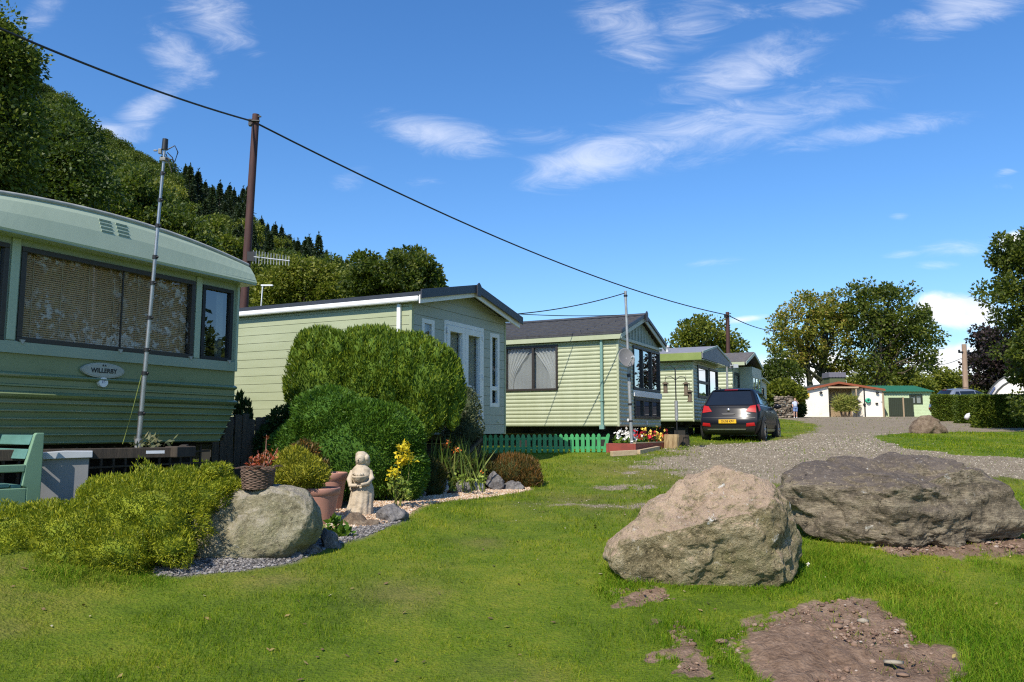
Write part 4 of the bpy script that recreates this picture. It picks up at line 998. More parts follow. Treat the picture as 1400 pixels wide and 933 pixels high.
class Van:
    def __init__(s, label, corner, W, L, z0, group='static caravans along the drive'):
        s.B = gzf(corner[0] + U[0] * W / 2, corner[1] + U[1] * W / 2)
        s.root = thing('static_caravan', label, 'static caravan', (corner[0], corner[1], s.B), YAW, group)
        s.W, s.L, s.z0 = W, L, z0
        s.sh = (0, 0, -s.B)
    def front(s, a, n, z): return (a, -n, z)
    def side(s, a, n, z): return (-n, a, z)
    def b(s, mb, name, mats, parent=None, bevel=0):
        return mb.build(name, mats, parent or s.root, s.sh, bevel)
    def window(s, fn, a, b, z0, z1, fm, bars=(), fw=.05, curtain=None, glass='glass', name='window', proud=.02, hbars=()):
        mb = MB()
        def bx(a0, a1, c0, c1, n0=-.05, n1=proud):
            vs = [fn(p, q, r_) for r_ in (c0, c1) for q in (n0, n1) for p in (a0, a1)]
            mb.add(vs, [(0, 2, 3, 1), (4, 5, 7, 6), (0, 1, 5, 4), (2, 6, 7, 3), (0, 4, 6, 2), (1, 3, 7, 5)])
        bx(a, b, z0, z0 + fw); bx(a, b, z1 - fw, z1); bx(a, a + fw, z0 + fw, z1 - fw); bx(b - fw, b, z0 + fw, z1 - fw)
        for q in bars: bx(q - fw / 2, q + fw / 2, z0 + fw, z1 - fw, -.045, proud - .003)
        for q in hbars: bx(a + fw, b - fw, q - fw / 2, q + fw / 2, -.044, proud - .004)
        w_ = s.b(mb, name, M[fm], bevel=.004)
        g = MB(); g.add([fn(a + fw * .5, -.012, z0 + fw * .5), fn(b - fw * .5, -.012, z0 + fw * .5), fn(b - fw * .5, -.012, z1 - fw * .5), fn(a + fw * .5, -.012, z1 - fw * .5)], [(0, 1, 2, 3)])
        s.b(g, 'pane', M[glass], w_)
        if curtain: s.curtain(fn, a, b, z0, z1, curtain, w_)
        return w_
    def curtain(s, fn, a, b, z0, z1, kind, parent):
        mb = MB(); n = max(12, int((b - a) / .035))
        def sheet(edge0, edge1, m_):
            vs = []; fs = []; nz = 10
            for j in range(nz + 1):
                z = lerp(z1 - .02, z0 + .02, j / nz); e0, e1 = edge0(j / nz), edge1(j / nz)
                for i in range(n + 1):
                    t = i / n; vs.append(fn(lerp(e0, e1, t), -.10 + .018 * math.sin(t * n * .9) - .006 * math.sin(t * 7 + j) + (.04 if kind == 'parted' else 0), z))
            for j in range(nz):
                for i in range(n): fs.append((j * (n + 1) + i, j * (n + 1) + i + 1, (j + 1) * (n + 1) + i + 1, (j + 1) * (n + 1) + i))
            mb.add(vs, fs, 0, True)
        if kind == 'both':
            s.curtain(fn, a, b, z0, z1, 'net', parent); s.curtain(fn, a, b, z0, z1, 'parted', parent); return
        if kind == 'net' or kind == 'drape': sheet(lambda t: a, lambda t: b, 0)
        if kind == 'parted':
            m = (a + b) / 2
            sheet(lambda t: a, lambda t: lerp(m - .02, a + .22, math.sin(min(1, t * 1.15) * math.pi / 2) ** 1.3), 0)
            sheet(lambda t: b, lambda t: lerp(m + .02, b - .22, math.sin(min(1, t * 1.15) * math.pi / 2) ** 1.3), 0)
        s.b(mb, 'curtain', M['drape' if kind == 'drape' else 'net'], parent)
    def shell(s, z1, lining=True, back=True, zs=None):
        """inner lining, floor, rear and far walls so that the cabin is closed"""
        mb = MB(); W, L, z0 = s.W, s.L, s.z0; e = .06
        mb.add([(e, e, z0 + .05), (W - e, e, z0 + .05), (W - e, L, z0 + .05), (e, L, z0 + .05)], [(0, 1, 2, 3)])
        mb.add([(e, e, z1), (W - e, e, z1), (W - e, L, z1), (e, L, z1)], [(3, 2, 1, 0)])
        mb.add([(e, 3.2, z0), (W - e, 3.2, z0), (W - e, 3.2, z1), (e, 3.2, z1)], [(0, 1, 2, 3)])
        mb.add([(W - e, e, z0), (W - e, L, z0), (W - e, L, z1), (W - e, e, z1)], [(0, 1, 2, 3)])
        s.b(mb, 'cabin_lining', M['interior'])
    def chassis(s, h=.28):
        mb = MB(); z0 = s.z0
        for x in (.55, s.W - .55): mb.box(x - .05, x + .05, .25, s.L - .3, z0 - .2, z0 - .002)
        for y in (.5, 2.5, 4.5, 7): mb.box(.2, s.W - .2, y - .04, y + .04, z0 - .12, z0 - .004)
        for x in (.5, s.W - .5):
            for y in (.6, 2.8, 5.2): mb.box(x - .2, x + .2, y - .2, y + .2, s.B - .3, z0 - .205)
        mb.box(.5, s.W - .5, .9, s.L, s.B - .3, z0 - .22)
        s.b(mb, 'chassis', M['dark_under'])
    def gable_roof(s, m_roof, ze, zr, oh_f, oh_s, thick=.07, tile=False, m_edge=None, L=None):
        """two slopes over eaves ze (at the overhang) and ridge zr"""
        W = s.W; L = L or s.L; mb = MB(); xm = W / 2
        for sg in (-1, 1):
            xe = -oh_s if sg < 0 else W + oh_s
            p = [(xe, ze), (xm, zr)]
            ny = 1
            if tile:
                rows = 9; cols = int((L + oh_f) / .085); vs = []; fs = []
                for r_ in range(rows):
                    t0, t1 = r_ / rows, (r_ + 1) / rows
                    for k in range(cols + 1):
                        y = lerp(-oh_f, L, k / cols); bp = .018 * abs(math.sin(k * math.pi / 3.0))
                        vs += [(lerp(xe, xm, t0), y, lerp(ze, zr, t0) + thick + .03 + bp), (lerp(xe, xm, t1), y, lerp(ze, zr, t1) + thick + bp)]
                    b0 = r_ * (cols + 1) * 2
                    for k in range(cols): fs.append((b0 + 2 * k, b0 + 2 * k + 2, b0 + 2 * k + 3, b0 + 2 * k + 1))
                mb.add(vs, fs)
                # front lip of each course
                for r_ in range(rows):
                    t0 = r_ / rows; vs = []; fs = []
                    for k in range(cols + 1):
                        y = lerp(-oh_f, L, k / cols); bp = .018 * abs(math.sin(k * math.pi / 3.0)); x_ = lerp(xe, xm, t0); z_ = lerp(ze, zr, t0)
                        vs += [(x_, y, z_ + thick + .03 + bp), (x_, y, z_ + thick - .01)]
                    mb.add(vs, [(2 * k, 2 * k + 1, 2 * k + 3, 2 * k + 2) for k in range(cols)])
            vs = [(xe, -oh_f, ze), (xm, -oh_f, zr), (xm, L, zr), (xe, L, ze)]
            top = [(x, y, z + thick) for x, y, z in vs]
            mb.add(vs + top, [(0, 1, 2, 3), (7, 6, 5, 4), (0, 4, 5, 1), (3, 2, 6, 7), (0, 3, 7, 4)])
        return s.b(mb, 'roof', m_roof)
    def barge(s, m, ze, zr, oh_f, oh_s, h, z_up=0.0, name='bargeboard', d=.03, side='both'):
        mb = MB(); W = s.W; xm = W / 2
        for sg in (-1, 1):
            xe = -oh_s if sg < 0 else W + oh_s
            poly = [(xe, ze + z_up), (xm, zr + z_up), (xm, zr + z_up - h), (xe, ze + z_up - h)]
            mb.prism(poly, lambda a, b, dd: (a, -oh_f - dd, b), 0.002, d)
        return s.b(mb, name, m, bevel=.004)

# --- the old rounded caravan -------------------------------------------------
C1 = np.array([-3.832, 11.0]); v1 = Van('old rounded green caravan with wide blind-covered window and name plaque', C1 - U[:2] * 4.05, 4.05, 9.0, 1.435)
W1 = 4.05
fx = lambda s_: W1 + s_            # measured from the corner that shows
f1 = v1.front
prof = [(0.0, 1.435), (.02, 1.45)]
for z in np.arange(1.47, 1.86, .085): prof += [(.006, z), (.010, z + .05), (.046, z + .062), (.05, z + .07), (.046, z + .078)]
prof += [(.008, 1.87), (.008, 1.915), (.055, 1.94), (.078, 1.965), (.055, 1.985), (.008, 2.0), (.008, 2.04), (.038, 2.05), (.038, 2.065), (.01, 2.075), (.01, 2.12), (.01, 2.13), (.05, 2.15), (.06, 2.165), (.05, 2.18), (.0, 2.2), (.0, 2.40)]
mb = MB()
# the lower corner is cut away towards the ground
def f1low(a, n, z):
    cut = max(0, (1.87 - z)) * .55
    return (min(max(a, cut), W1 - cut), -n, z)
wall(mb, prof, 0, W1, f1low)
wall(mb, [(n * .8, z) for n, z in prof], 0, 9.0, lambda a, n, z: (W1 - max(0, (1.87 - z)) * .55 + n, a, z))
wall(mb, [(n * .8, z) for n, z in prof], 0, 9.0, lambda a, n, z: (max(0, (1.87 - z)) * .55 - n, a, z))
v1.b(mb, 'lower_shell', M['green_lower'])
mb = MB(); ops = [(fx(-3.03), fx(-.75), 2.51, 3.53), (fx(-.625), fx(-.095), 2.515, 3.51), (.08, fx(-3.16), 2.51, 3.53)]
wall(mb, [(.045, 2.39), (.045, 2.515), (.01, 2.52), (.01, 3.62)], 0, W1, f1, ops)
mb.add([(0, 0, 2.39), (W1, 0, 2.39), (W1, -.045, 2.39), (0, -.045, 2.39)], [(0, 1, 2, 3)])
wall(mb, [(0, 2.39), (0, 3.62)], 0, 9.0, lambda a, n, z: (W1 + n, a, z)); wall(mb, [(0, 2.39), (0, 3.62)], 0, 9.0, lambda a, n, z: (-n, a, z))
v1.b(mb, 'window_band', M['green_van'])
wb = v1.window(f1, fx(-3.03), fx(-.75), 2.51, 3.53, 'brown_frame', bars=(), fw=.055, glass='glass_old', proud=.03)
mb = MB()
for (a, b, tilt, yo) in ((fx(-2.98), fx(-1.80), .62, .055), (fx(-1.79), fx(-.80), .5, .065)):
    z = 2.575
    while z < 3.47:
        mb.add([(a, yo, z), (b, yo, z), (b, yo + .012, z + .021), (a, yo + .012, z + .021)], [(0, 1, 2, 3)]); z += .0235
v1.b(mb, 'venetian_blind', M['blind'], wb)
mb = MB()
for a in np.linspace(fx(-2.85), fx(-.9), 7): mb.box(a - .003, a + .003, .05, .052, 2.57, 3.48)
v1.b(mb, 'blind_cords', M['cord'], wb)
mb = MB(); mb.box(fx(-1.80), fx(-1.785), .0, .02, 2.56, 3.48); v1.b(mb, 'pane_joint', M['brown_frame'], wb)
wr = v1.window(f1, fx(-.625), fx(-.095), 2.515, 3.51, 'black_rubber', fw=.05, curtain=None, glass='glass_dark', proud=.03)
v1.curtain(f1, fx(-.28), fx(-.14), 2.56, 3.47, 'drape', wr)
mb = MB(); z = 2.58
while z < 2.85: mb.box(fx(-.57), fx(-.47), .06, .064, z, z + .014); z += .03
v1.b(mb, 'louvre_blind', M['white_trim'], wr)
v1.window(f1, .08, fx(-3.16), 2.51, 3.53, 'brown_frame', fw=.05, glass='glass_dark', proud=.03, curtain='drape')
# curved roof: a shallow arch with a pale rim and a projecting painted fascia
xs = np.linspace(-.12, W1 + .14, 40)
arch = lambda x: 3.90 + .20 * (1 - ((x - W1 / 2) / (W1 / 2 + .14)) ** 2)
mb = MB(); vs = []; fs = []
for x in xs:
    zt = arch(x); e = max(0, abs(x - W1 / 2) - (W1 / 2 - .25)) / .4
    vs += [(x, -.02, 3.60), (x, -.20, 3.60), (x, -.215, 3.64), (x, -.16, lerp(3.64, zt, .45)), (x, -.09, lerp(3.64, zt, .82)), (x, -.03, zt)]
for i in range(len(xs) - 1):
    for k in range(5): fs.append((i * 6 + k, i * 6 + k + 1, (i + 1) * 6 + k + 1, (i + 1) * 6 + k))
mb.add(vs, fs, 0, False)
for e in (0, len(xs) - 1): mb.add([vs[e * 6 + k] for k in range(6)], [tuple(range(6))])
v1.b(mb, 'roof_fascia', M['green_fascia'])
mb = MB(); mb.box(-.10, W1 + .12, -.205, -.19, 3.655, 3.67); mb.box(-.1, W1 + .12, -.22, -.214, 3.602, 3.615); v1.b(mb, 'fascia_bead', M['green_van'])
mb = MB(); mb.tube([(x, -.03, arch(x) + .005) for x in xs], .028, 8); v1.b(mb, 'roof_rim', M['grey_rim'])
mb = MB(); vs = []; fs = []
for x in xs: vs += [(x, -.02, arch(x)), (x, 9.0, arch(x))]
mb.add(vs, [(2 * i, 2 * i + 2, 2 * i + 3, 2 * i + 1) for i in range(len(xs) - 1)], 0, True)
for e, x in ((0, xs[0]), (1, xs[-1])): mb.add([(x, -.02, 3.60), (x, 9, 3.60), (x, 9, arch(x)), (x, -.02, arch(x))], [(0, 1, 2, 3)])
mb.add([(xs[0], -.02, 3.60), (xs[-1], -.02, 3.60), (xs[-1], 9, 3.6), (xs[0], 9, 3.6)], [(0, 1, 2, 3)])
v1.b(mb, 'roof', M['green_fascia'])
for a in (-2.155, -1.94):
    mb = MB()
    for k in range(4):
        t = .47 + .1 * k; z_ = lerp(3.64, arch(fx(a)), t); y_ = -.16 + .07 * (t - .45) / .37
        mb.box(fx(a) - .075, fx(a) + .075, y_ - .006, y_ + .02, z_, z_ + .018)
    v1.b(mb, 'vent', M['green_van'])
mb = MB()
for x in (.01, W1 - .045): mb.box(x, x + .035, -.05, .0, 2.4, 3.6)
v1.b(mb, 'corner_post', M['green_fascia'])
for x in (fx(-.69), fx(-3.095)):
    mb = MB(); mb.box(x - .045, x + .045, -.035, -.012, 2.522, 3.6); v1.b(mb, 'window_pillar', M['green_fascia'], bevel=.008)
for i, a in enumerate((-2.98, -1.82, -.80, -.15)):
    mb = MB(); mb.prism([(fx(a) - .03, 2.535), (fx(a) + .03, 2.535), (fx(a), 2.485)], lambda p, q, d: (p, -d, q), .03, .055); v1.b(mb, 'window_catch', M['grey_rim'])
# plaque with the maker's lettering, and the numbered disc
def text_mesh(body, size, fn, m, parent, name='lettering', sx=1.0, shift=(0, 0, 0), thick=.6, bold=.0):
    cu = bpy.data.curves.new('lettering', 'FONT'); cu.body = body; cu.size = size; cu.align_x = 'CENTER'; cu.align_y = 'CENTER'; cu.offset = bold
    to = bpy.data.objects.new('lettering', cu); COL.objects.link(to)
    bpy.context.view_layer.update()
    me = bpy.data.meshes.new_from_object(to.evaluated_get(bpy.context.evaluated_depsgraph_get()))
    bpy.data.objects.remove(to)
    for v in me.vertices:
        p = fn(v.co.x * sx, v.co.y); v.co = (p[0] + shift[0], p[1] + shift[1], p[2] + shift[2])
    me.materials.clear(); me.materials.append(m); me.name = name
    return link(name, me, parent)
bx_, bz_ = fx(-2.02), 2.272
mb = MB(); poly = [(bx_ + .27 * math.cos(t), bz_ + .088 * math.sin(t)) for t in np.linspace(0, 2 * math.pi, 40, endpoint=False)]
mb.prism(poly, lambda p, q, d: (p, -d, q), .0, .045); poly2 = [(bx_ + .255 * math.cos(t), bz_ + .074 * math.sin(t)) for t in np.linspace(0, 2 * math.pi, 40, endpoint=False)]
mb.prism(poly2, lambda p, q, d: (p, -d, q), .045, .05)
pl = v1.b(mb, 'name_plaque', M['badge'], bevel=.006)
text_mesh('WILLERBY', .072, lambda a, b: (bx_ + a, -.053, bz_ - .005 + b), M['ink'], pl, bold=.0022, shift=v1.sh)
text_mesh('▲▲', .03, lambda a, b: (bx_ + a, -.053, bz_ + .058 + b), M['ink'], pl, 'crest', shift=v1.sh)
mb = MB(); poly = [(bx_ + .0 + .056 * math.cos(t), 2.137 + .056 * math.sin(t)) for t in np.linspace(0, 2 * math.pi, 28, endpoint=False)]
mb.prism(poly, lambda p, q, d: (p, -d, q), .0, .055); dk = v1.b(mb, 'number_disc', M['white_gloss'])
text_mesh('16', .052, lambda a, b: (bx_ + a, -.058, 2.142 + b), M['blue_ink'], dk, 'disc_number', bold=.0015, shift=v1.sh)
v1.shell(3.58); v1.chassis()
mb = MB()  # towing beam under the front
mb.bar((fx(-3.9), -.15, 1.345), (fx(-1.72), -1.02, 1.345), .10, .11); mb.bar((fx(-.6), .2, 1.36), (fx(-1.70), -1.0, 1.36), .08, .1)
v1.b(mb, 'tow_beam', M['old_timber'], bevel=.006)
mb = MB(); mb.box(fx(-1.86), fx(-1.60), -1.12, -.92, 1.29, 1.41); v1.b(mb, 'tow_block', M['old_timber'], bevel=.01)
mb = MB(); d_ = np.array([(-1.72 + 3.9), -.87]); d_ /= np.linalg.norm(d_); n_ = np.array([-.5 * 0 + d_[1], -d_[0]])
p0 = np.array([fx(-2.08), -.875]) + n_ * .053; p1 = np.array([fx(-1.90), -.947]) + n_ * .053
mb.add([(p0[0], p0[1], 1.335), (p1[0], p1[1], 1.335), (p1[0], p1[1], 1.368), (p0[0], p0[1], 1.368)], [(0, 1, 2, 3)]); v1.b(mb, 'white_label', M['white_gloss'])
mb = MB()  # lattice skirt
for x in np.arange(.4, W1 - .3, .16): mb.box(x, x + .025, .10, .12, v1.B - .2, 1.40)
for z in (.85, 1.0, 1.15, 1.3): mb.box(.35, W1 - .3, .085, .1, z, z + .022)
v1.b(mb, 'lattice_skirt', M['old_timber'])

# --- the sage caravan with french doors -------------------------------------
v2 = Van('sage caravan with grey-green gable, white gutter and french doors', np.array([-1.785, 14.0]), 3.585, 9.5, 1.505)
f2, s2 = v2.front, v2.side
ops = [(.32, .74, 2.55, 3.6), (1.07, 2.6, 1.56, 3.66), (2.9, 3.31, 2.06, 3.61)]
mb = MB(); wall(mb, lap(1.505, 4.0, .195, .016), 0, 3.585, f2, ops); 
mb.add([(0, 0, 4.0), (3.585, 0, 4.0), (3.585 / 2, 0, 4.38)], [(0, 1, 2)])
v2.b(mb, 'front_wall', M['c2_front'])
mb = MB(); wall(mb, lap(1.505, 3.93, .162, .016), 0, 9.5, s2); v2.b(mb, 'side_wall', M['c2_side'])
mb = MB(); wall(mb, [(0, 1.5), (0, 3.95)], 0, 9.5, lambda a, n, z: (3.585 + n, a, z)); v2.b(mb, 'far_side_wall', M['c2_front'])
v2.window(f2, .32, .74, 2.55, 3.6, 'white_trim', fw=.085, curtain='net', glass='glass')
v2.window(f2, 2.9, 3.31, 2.06, 3.61, 'white_trim', fw=.085, curtain='net', glass='glass', hbars=(2.45,))
mb = MB()
for (a, b, c, d) in ((1.07, 2.6, 3.58, 3.66), (1.07, 1.14, 1.56, 3.58), (2.53, 2.6, 1.56, 3.58)): mb.box(a, b, -.03, .05, c, d)
v2.b(mb, 'door_frame', M['white_trim'], bevel=.004)
for (a, b) in ((1.145, 1.832), (1.838, 2.525)):
    w_ = v2.window(f2, a, b, 1.58, 3.575, 'white_trim', fw=.115, curtain='drape', glass='glass', name='french_door', proud=.045, hbars=(2.12,))
    mb = MB(); x = b - .05 if a < 1.5 else a + .05
    mb.box(x - .015, x + .015, -.07, -.045, 2.3, 2.52); mb.box(x - .012 if a < 1.5 else x, x + .12 if a > 1.5 else x + .012, -.085, -.07, 2.43, 2.455); v2.b(mb, 'door_handle', M['white_gloss'], w_)
    mb = MB()
    for z in (1.8, 2.6, 3.4): mb.box((a - .02 if a < 1.5 else b - .03), (a + .03 if a < 1.5 else b + .02), -.062, -.045, z, z + .1)
    v2.b(mb, 'hinges', M['white_gloss'], w_)
mb = MB(); mb.box(-.02, .05, -.024, .03, 1.5, 3.9); mb.box(3.54, 3.6, -.024, .03, 1.5, 3.9); v2.b(mb, 'corner_trim', M['c2_side'])
v2.gable_roof(M['charcoal_roof'], 3.93, 4.33, .32, .13)
v2.barge(M['charcoal_roof'], 3.93, 4.33, .32, .2, .16, .09)
v2.barge(M['white_trim'], 3.93, 4.33, .26, .16, .15, .0, 'white_soffit_board')
mb = MB(); mb.prism([(3.585 / 2 - .07, 4.18), (3.585 / 2 + .07, 4.18), (3.585 / 2 + .08, 4.4), (3.585 / 2, 4.46), (3.585 / 2 - .08, 4.4)], lambda a, b, d: (a, -.32 - d, b), .03, .06); v2.b(mb, 'gable_finial', M['charcoal_roof'], bevel=.008)
mb = MB(); mb.add([(-.2, -.3, 3.935), (3.78, -.3, 3.935), (3.78, 0, 3.935), (-.2, 0, 3.935)], [(0, 1, 2, 3)])
mb = MB(); mb.box(-.16, -.05, -.24, 9.5, 3.825, 3.925); g2 = v2.b(mb, 'gutter', M['white_trim'], bevel=.03)
mb = MB(); mb.box(-.12, -.0, -.2, 9.5, 3.905, 3.93); v2.b(mb, 'soffit', M['white_trim'])
mb = MB(); mb.box(-.075, -.015, .19, .27, 1.56, 3.82); v2.b(mb, 'downpipe', M['white_trim'], bevel=.015)
mb = MB(); mb.box(3.2, 3.3, -.03, -.01, 1.74, 1.79); v2.b(mb, 'floor_vent', M['gable_trim'])
v2.shell(3.88); v2.chassis()

# --- the tiled caravan with the big front bay ---------------------------------
v3 = Van('pale green caravan with charcoal tiled roof and glazed gable front', np.array([2.668, 20.0]), 3.6, 9.0, 1.67)
f3, s3 = v3.front, v3.side
ops = [(1.13, 3.55, 2.64, 3.82), (1.2, 3.5, 1.88, 2.44)]
mb = MB(); wall(mb, corr(1.67, 3.9, .1, .014), 0, 3.6, f3, ops); v3.b(mb, 'front_wall', M['c3_front'])
mb = MB(); wall(mb, corr(1.67, 3.86, .1, .022, 8, .7), 0, 9.0, s3, [(1.64, 3.20, 2.60, 3.80)]); v3.b(mb, 'side_wall', M['c3_side'])
mb = MB(); wall(mb, [(0, 1.67), (0, 3.9)], 0, 9.0, lambda a, n, z: (3.6 + n, a, z)); v3.b(mb, 'far_side_wall', M['c3_front'])
v3.window(s3, 1.64, 3.20, 2.60, 3.80, 'brown_frame', bars=(2.36,), fw=.06, curtain='both', glass='glass', proud=.045)
v3.window(f3, 1.13, 3.55, 2.64, 3.82, 'black', bars=(1.93, 2.74), fw=.07, glass='glass_dark', proud=.04)
v3.window(f3, 1.2, 3.5, 1.88, 2.44, 'black', bars=(1.95, 2.72), fw=.08, glass='glass_dark', proud=.04)
mb = MB(); mb.box(1.1, 3.6, -.06, -.01, 2.46, 2.62); v3.b(mb, 'white_sill_panel', M['white_trim'], bevel=.006)
mb = MB()
for z in np.arange(1.72, 3.85, .1): mb.box(.02, .15, -.03, -.012, z, z + .03)
v3.b(mb, 'corner_louvres', M['gable_trim'])
mb = MB(); mb.box(-.03, .03, -.026, .03, 1.67, 3.86); v3.b(mb, 'corner_trim', M['c3_side'])
mb = MB(); vs = [(0.0, 3.9), (3.6, 3.9), (1.8, 4.55)]; mb.prism(vs, lambda a, b, d: (a, -d, b), -.02, .012)
for x in np.arange(.6, 3.1, .26):
    h = 4.5 - abs(x - 1.8) * .36 - .05
    mb.box(x - .02, x + .02, -.03, -.012, 3.92, max(3.95, 3.9 + (.65 - abs(x - 1.8) * .361)))
v3.b(mb, 'gable_boards', M['c3_gable'])
mb = MB(); mb.box(-.05, 3.66, -.07, -.013, 3.86, 3.93); v3.b(mb, 'gable_beam', M['gable_trim'])
v3.gable_roof(M['roof_tile'], 3.98, 4.62, .16, .16, .05, True)
v3.barge(M['charcoal_roof'], 3.98, 4.62, .16, .17, .09, .11)
v3.barge(M['gable_trim'], 3.98, 4.62, .13, .16, .13, .02, 'pale_bargeboard')
mb = MB(); mb.prism([(1.73, 4.5), (1.87, 4.5), (1.88, 4.74), (1.8, 4.80), (1.72, 4.74)], lambda a, b, d: (a, -.16 - d, b), .03, .07); v3.b(mb, 'gable_finial', M['charcoal_roof'], bevel=.01)
mb = MB(); mb.tube([(1.8, -.16, 4.70), (1.8, 9, 4.70)], .05, 8); v3.b(mb, 'ridge_cap', M['charcoal_roof'])
mb = MB(); mb.box(-.15, -.12, -.13, 9.0, 3.855, 4.0); v3.b(mb, 'fascia', M['c3_side'])
mb = MB(); mb.box(-.12, .0, -.12, 9.0, 3.865, 3.88); v3.b(mb, 'soffit', M['c3_side'])
mb = MB(); mb.tube([(-.06, .42, 3.86), (-.06, .42, 1.62)], .04, 10); mb.box(-.11, -.01, .36, .48, 1.6, 1.7); mb.box(-.11, -.01, .37, .47, 2.3, 2.34); v3.b(mb, 'downpipe', M['teal_pipe'])
mb = MB(); mb.box(2.2, 2.26, -.04, -.014, 1.72, 1.82); v3.b(mb, 'floor_vent', M['white_trim'])
v3.shell(3.85); v3.chassis()

# --- the grey-roofed caravan, the fifth and the last ---------------------------
v4 = Van('green caravan with flat grey roof and olive fascia behind the bird feeders', np.array([6.36, 28.0]), 3.9, 9.0, 1.87)
f4, s4 = v4.front, v4.side
mb = MB(); wall(mb, corr(1.87, 3.95, .125, .024, 8, .7), 0, 9, s4); v4.b(mb, 'side_wall', M['c3_side'])
mb = MB(); wall(mb, corr(1.87, 4.2, .125, .012), 0, 3.9, f4, [(.62, 2.2, 2.72, 3.9), (2.36, 3.8, 2.72, 3.9)]); v4.b(mb, 'front_wall', M['c3_front'])
mb = MB(); wall(mb, [(0, 1.87), (0, 4.1)], 0, 9, lambda a, n, z: (3.9 + n, a, z)); v4.b(mb, 'far_side_wall', M['c3_front'])
v4.window(f4, .62, 2.2, 2.72, 3.9, 'black', fw=.1, hbars=(3.3,), glass='glass_dark', curtain='drape', proud=.04)
v4.window(f4, 2.36, 3.8, 2.72, 3.9, 'black', fw=.08, glass='glass_dark', proud=.04)
mb = MB(); mb.box(-.03, .04, -.02, .03, 1.87, 3.95); v4.b(mb, 'corner_trim', M['c3_side'])
v4.gable_roof(M['roof_grey'], 4.22, 4.62, .4, .3, .06)
mb = MB(); mb.prism([(-.3, 4.05), (4.2, 4.05), (4.2, 4.22), (1.95, 4.66), (-.3, 4.22)], lambda a, b, d: (a, -.4 - d, b), .0, .03); v4.b(mb, 'gable_panel', M['roof_grey'])
v4.barge(M['gable_trim'], 4.22, 4.62, .43, .31, .07, .08)
mb = MB(); mb.box(-.34, -.29, -.4, 9, 4.0, 4.25); v4.b(mb, 'fascia', M['fascia_green'])
mb = MB(); mb.box(-.29, 0, -.4, 9, 4.0, 4.02); mb.box(0, 3.9, -.4, 0, 4.02, 4.04); v4.b(mb, 'soffit', M['c3_front'])
mb = MB(); mb.lathe([(.05, 0), (.05, .16), (.09, .17), (.09, .22), (0, .24)], 10, (.35, 1.0, 4.38)); v4.b(mb, 'roof_vent', M['white_trim'])
v4.shell(3.95); v4.chassis()
v5 = Van('small-looking caravan with brown tiled roof and porch behind the car', np.array([10.0, 36.1]), 3.9, 9.0, 2.15)
f5, s5 = v5.front, v5.side
mb = MB(); wall(mb, corr(2.15, 4.5, .16, .024, 6, .7), 0, 9, s5); v5.b(mb, 'side_wall', M['c3_side'])
mb = MB(); wall(mb, corr(2.15, 4.5, .16, .012, 6), 0, 3.9, f5, [(.3, 1.5, 2.5, 4.2)]); v5.b(mb, 'front_wall', M['c3_front'])
mb = MB(); wall(mb, [(0, 2.15), (0, 4.5)], 0, 9, lambda a, n, z: (3.9 + n, a, z)); v5.b(mb, 'far_side_wall', M['c3_front'])
v5.window(f5, .3, 1.5, 2.5, 4.2, 'black', fw=.12, glass='glass', curtain='drape')
f5b = lambda a, n, z: (a, -n - .6, z)
mb = MB(); mb.box(1.5, 3.95, -.60, -.02, 2.15, 2.6); mb.box(1.5, 3.95, -.6, -.02, 4.1, 4.5); mb.box(1.5, 1.58, -.6, -.02, 2.6, 4.1); mb.box(3.87, 3.95, -.6, -.02, 2.6, 4.1); bay = v5.b(mb, 'glazed_bay', M['gable_trim'])
w_ = v5.window(f5b, 1.58, 3.87, 2.6, 4.1, 'gable_trim', bars=(2.3, 3.1), fw=.1, glass='glass_dark', curtain='drape'); 
v5.gable_roof(M['roof_brown'], 4.55, 5.15, .65, .25, .07, True)
v5.barge(M['gable_trim'], 4.55, 5.15, .65, .25, .14, .06)
mb = MB(); mb.box(-.28, -.22, -.6, 9, 4.45, 4.6); v5.b(mb, 'fascia', M['c3_side'])
v5.shell(4.45); v5.chassis()
v6 = Van('grey-green caravan at the end of the row beside the bushes', np.array([14.0, 46.0]), 3.9, 8.0, 2.45)
f6, s6 = v6.front, v6.side
mb = MB(); wall(mb, corr(2.45, 4.35, .16, .02, 4), 0, 8, s6); v6.b(mb, 'side_wall', M['c3_front'])
mb = MB(); wall(mb, corr(2.45, 4.5, .16, .02, 4), 0, 3.9, f6, [(2.2, 3.0, 2.9, 4.1)]); v6.b(mb, 'front_wall', M['c3_front'])
v6.window(f6, 2.2, 3.0, 2.9, 4.1, 'gate_dark', fw=.1, glass='glass_dark')
v6.gable_roof(M['c3_front'], 4.4, 4.6, .2, .2, .06); v6.shell(4.3); v6.chassis()

# ------------------------------------------------------------------ rocks
def ico_dirs(sub):
    import bmesh
    bm = bmesh.new(); bmesh.ops.create_icosphere(bm, subdivisions=sub, radius=1.0)
    v = np.array([tuple(x.co) for x in bm.verts]); f = np.array([[x.index for x in p.verts] for p in bm.faces]); bm.free(); return v, f
ICO = {k: ico_dirs(k) for k in (4, 5, 7)}
from mathutils import noise as mnoise
def ridged(P, f, seed, octv=6):
    o = seed * 7.31; return np.array([mnoise.ridged_multi_fractal(Vector((p[0] * f + o, p[1] * f - o, p[2] * f + o * .5)), 1.0, 2.1, octv, 1.0, 2.0, noise_basis='PERLIN_ORIGINAL') for p in P]) - 1.2
def fract(P, f, seed, octv=6):
    o = seed * 5.17; return np.array([mnoise.fractal(Vector((p[0] * f - o, p[1] * f + o, p[2] * f + o * .3)), .95, 2.1, octv, noise_basis='PERLIN_ORIGINAL') for p in P])
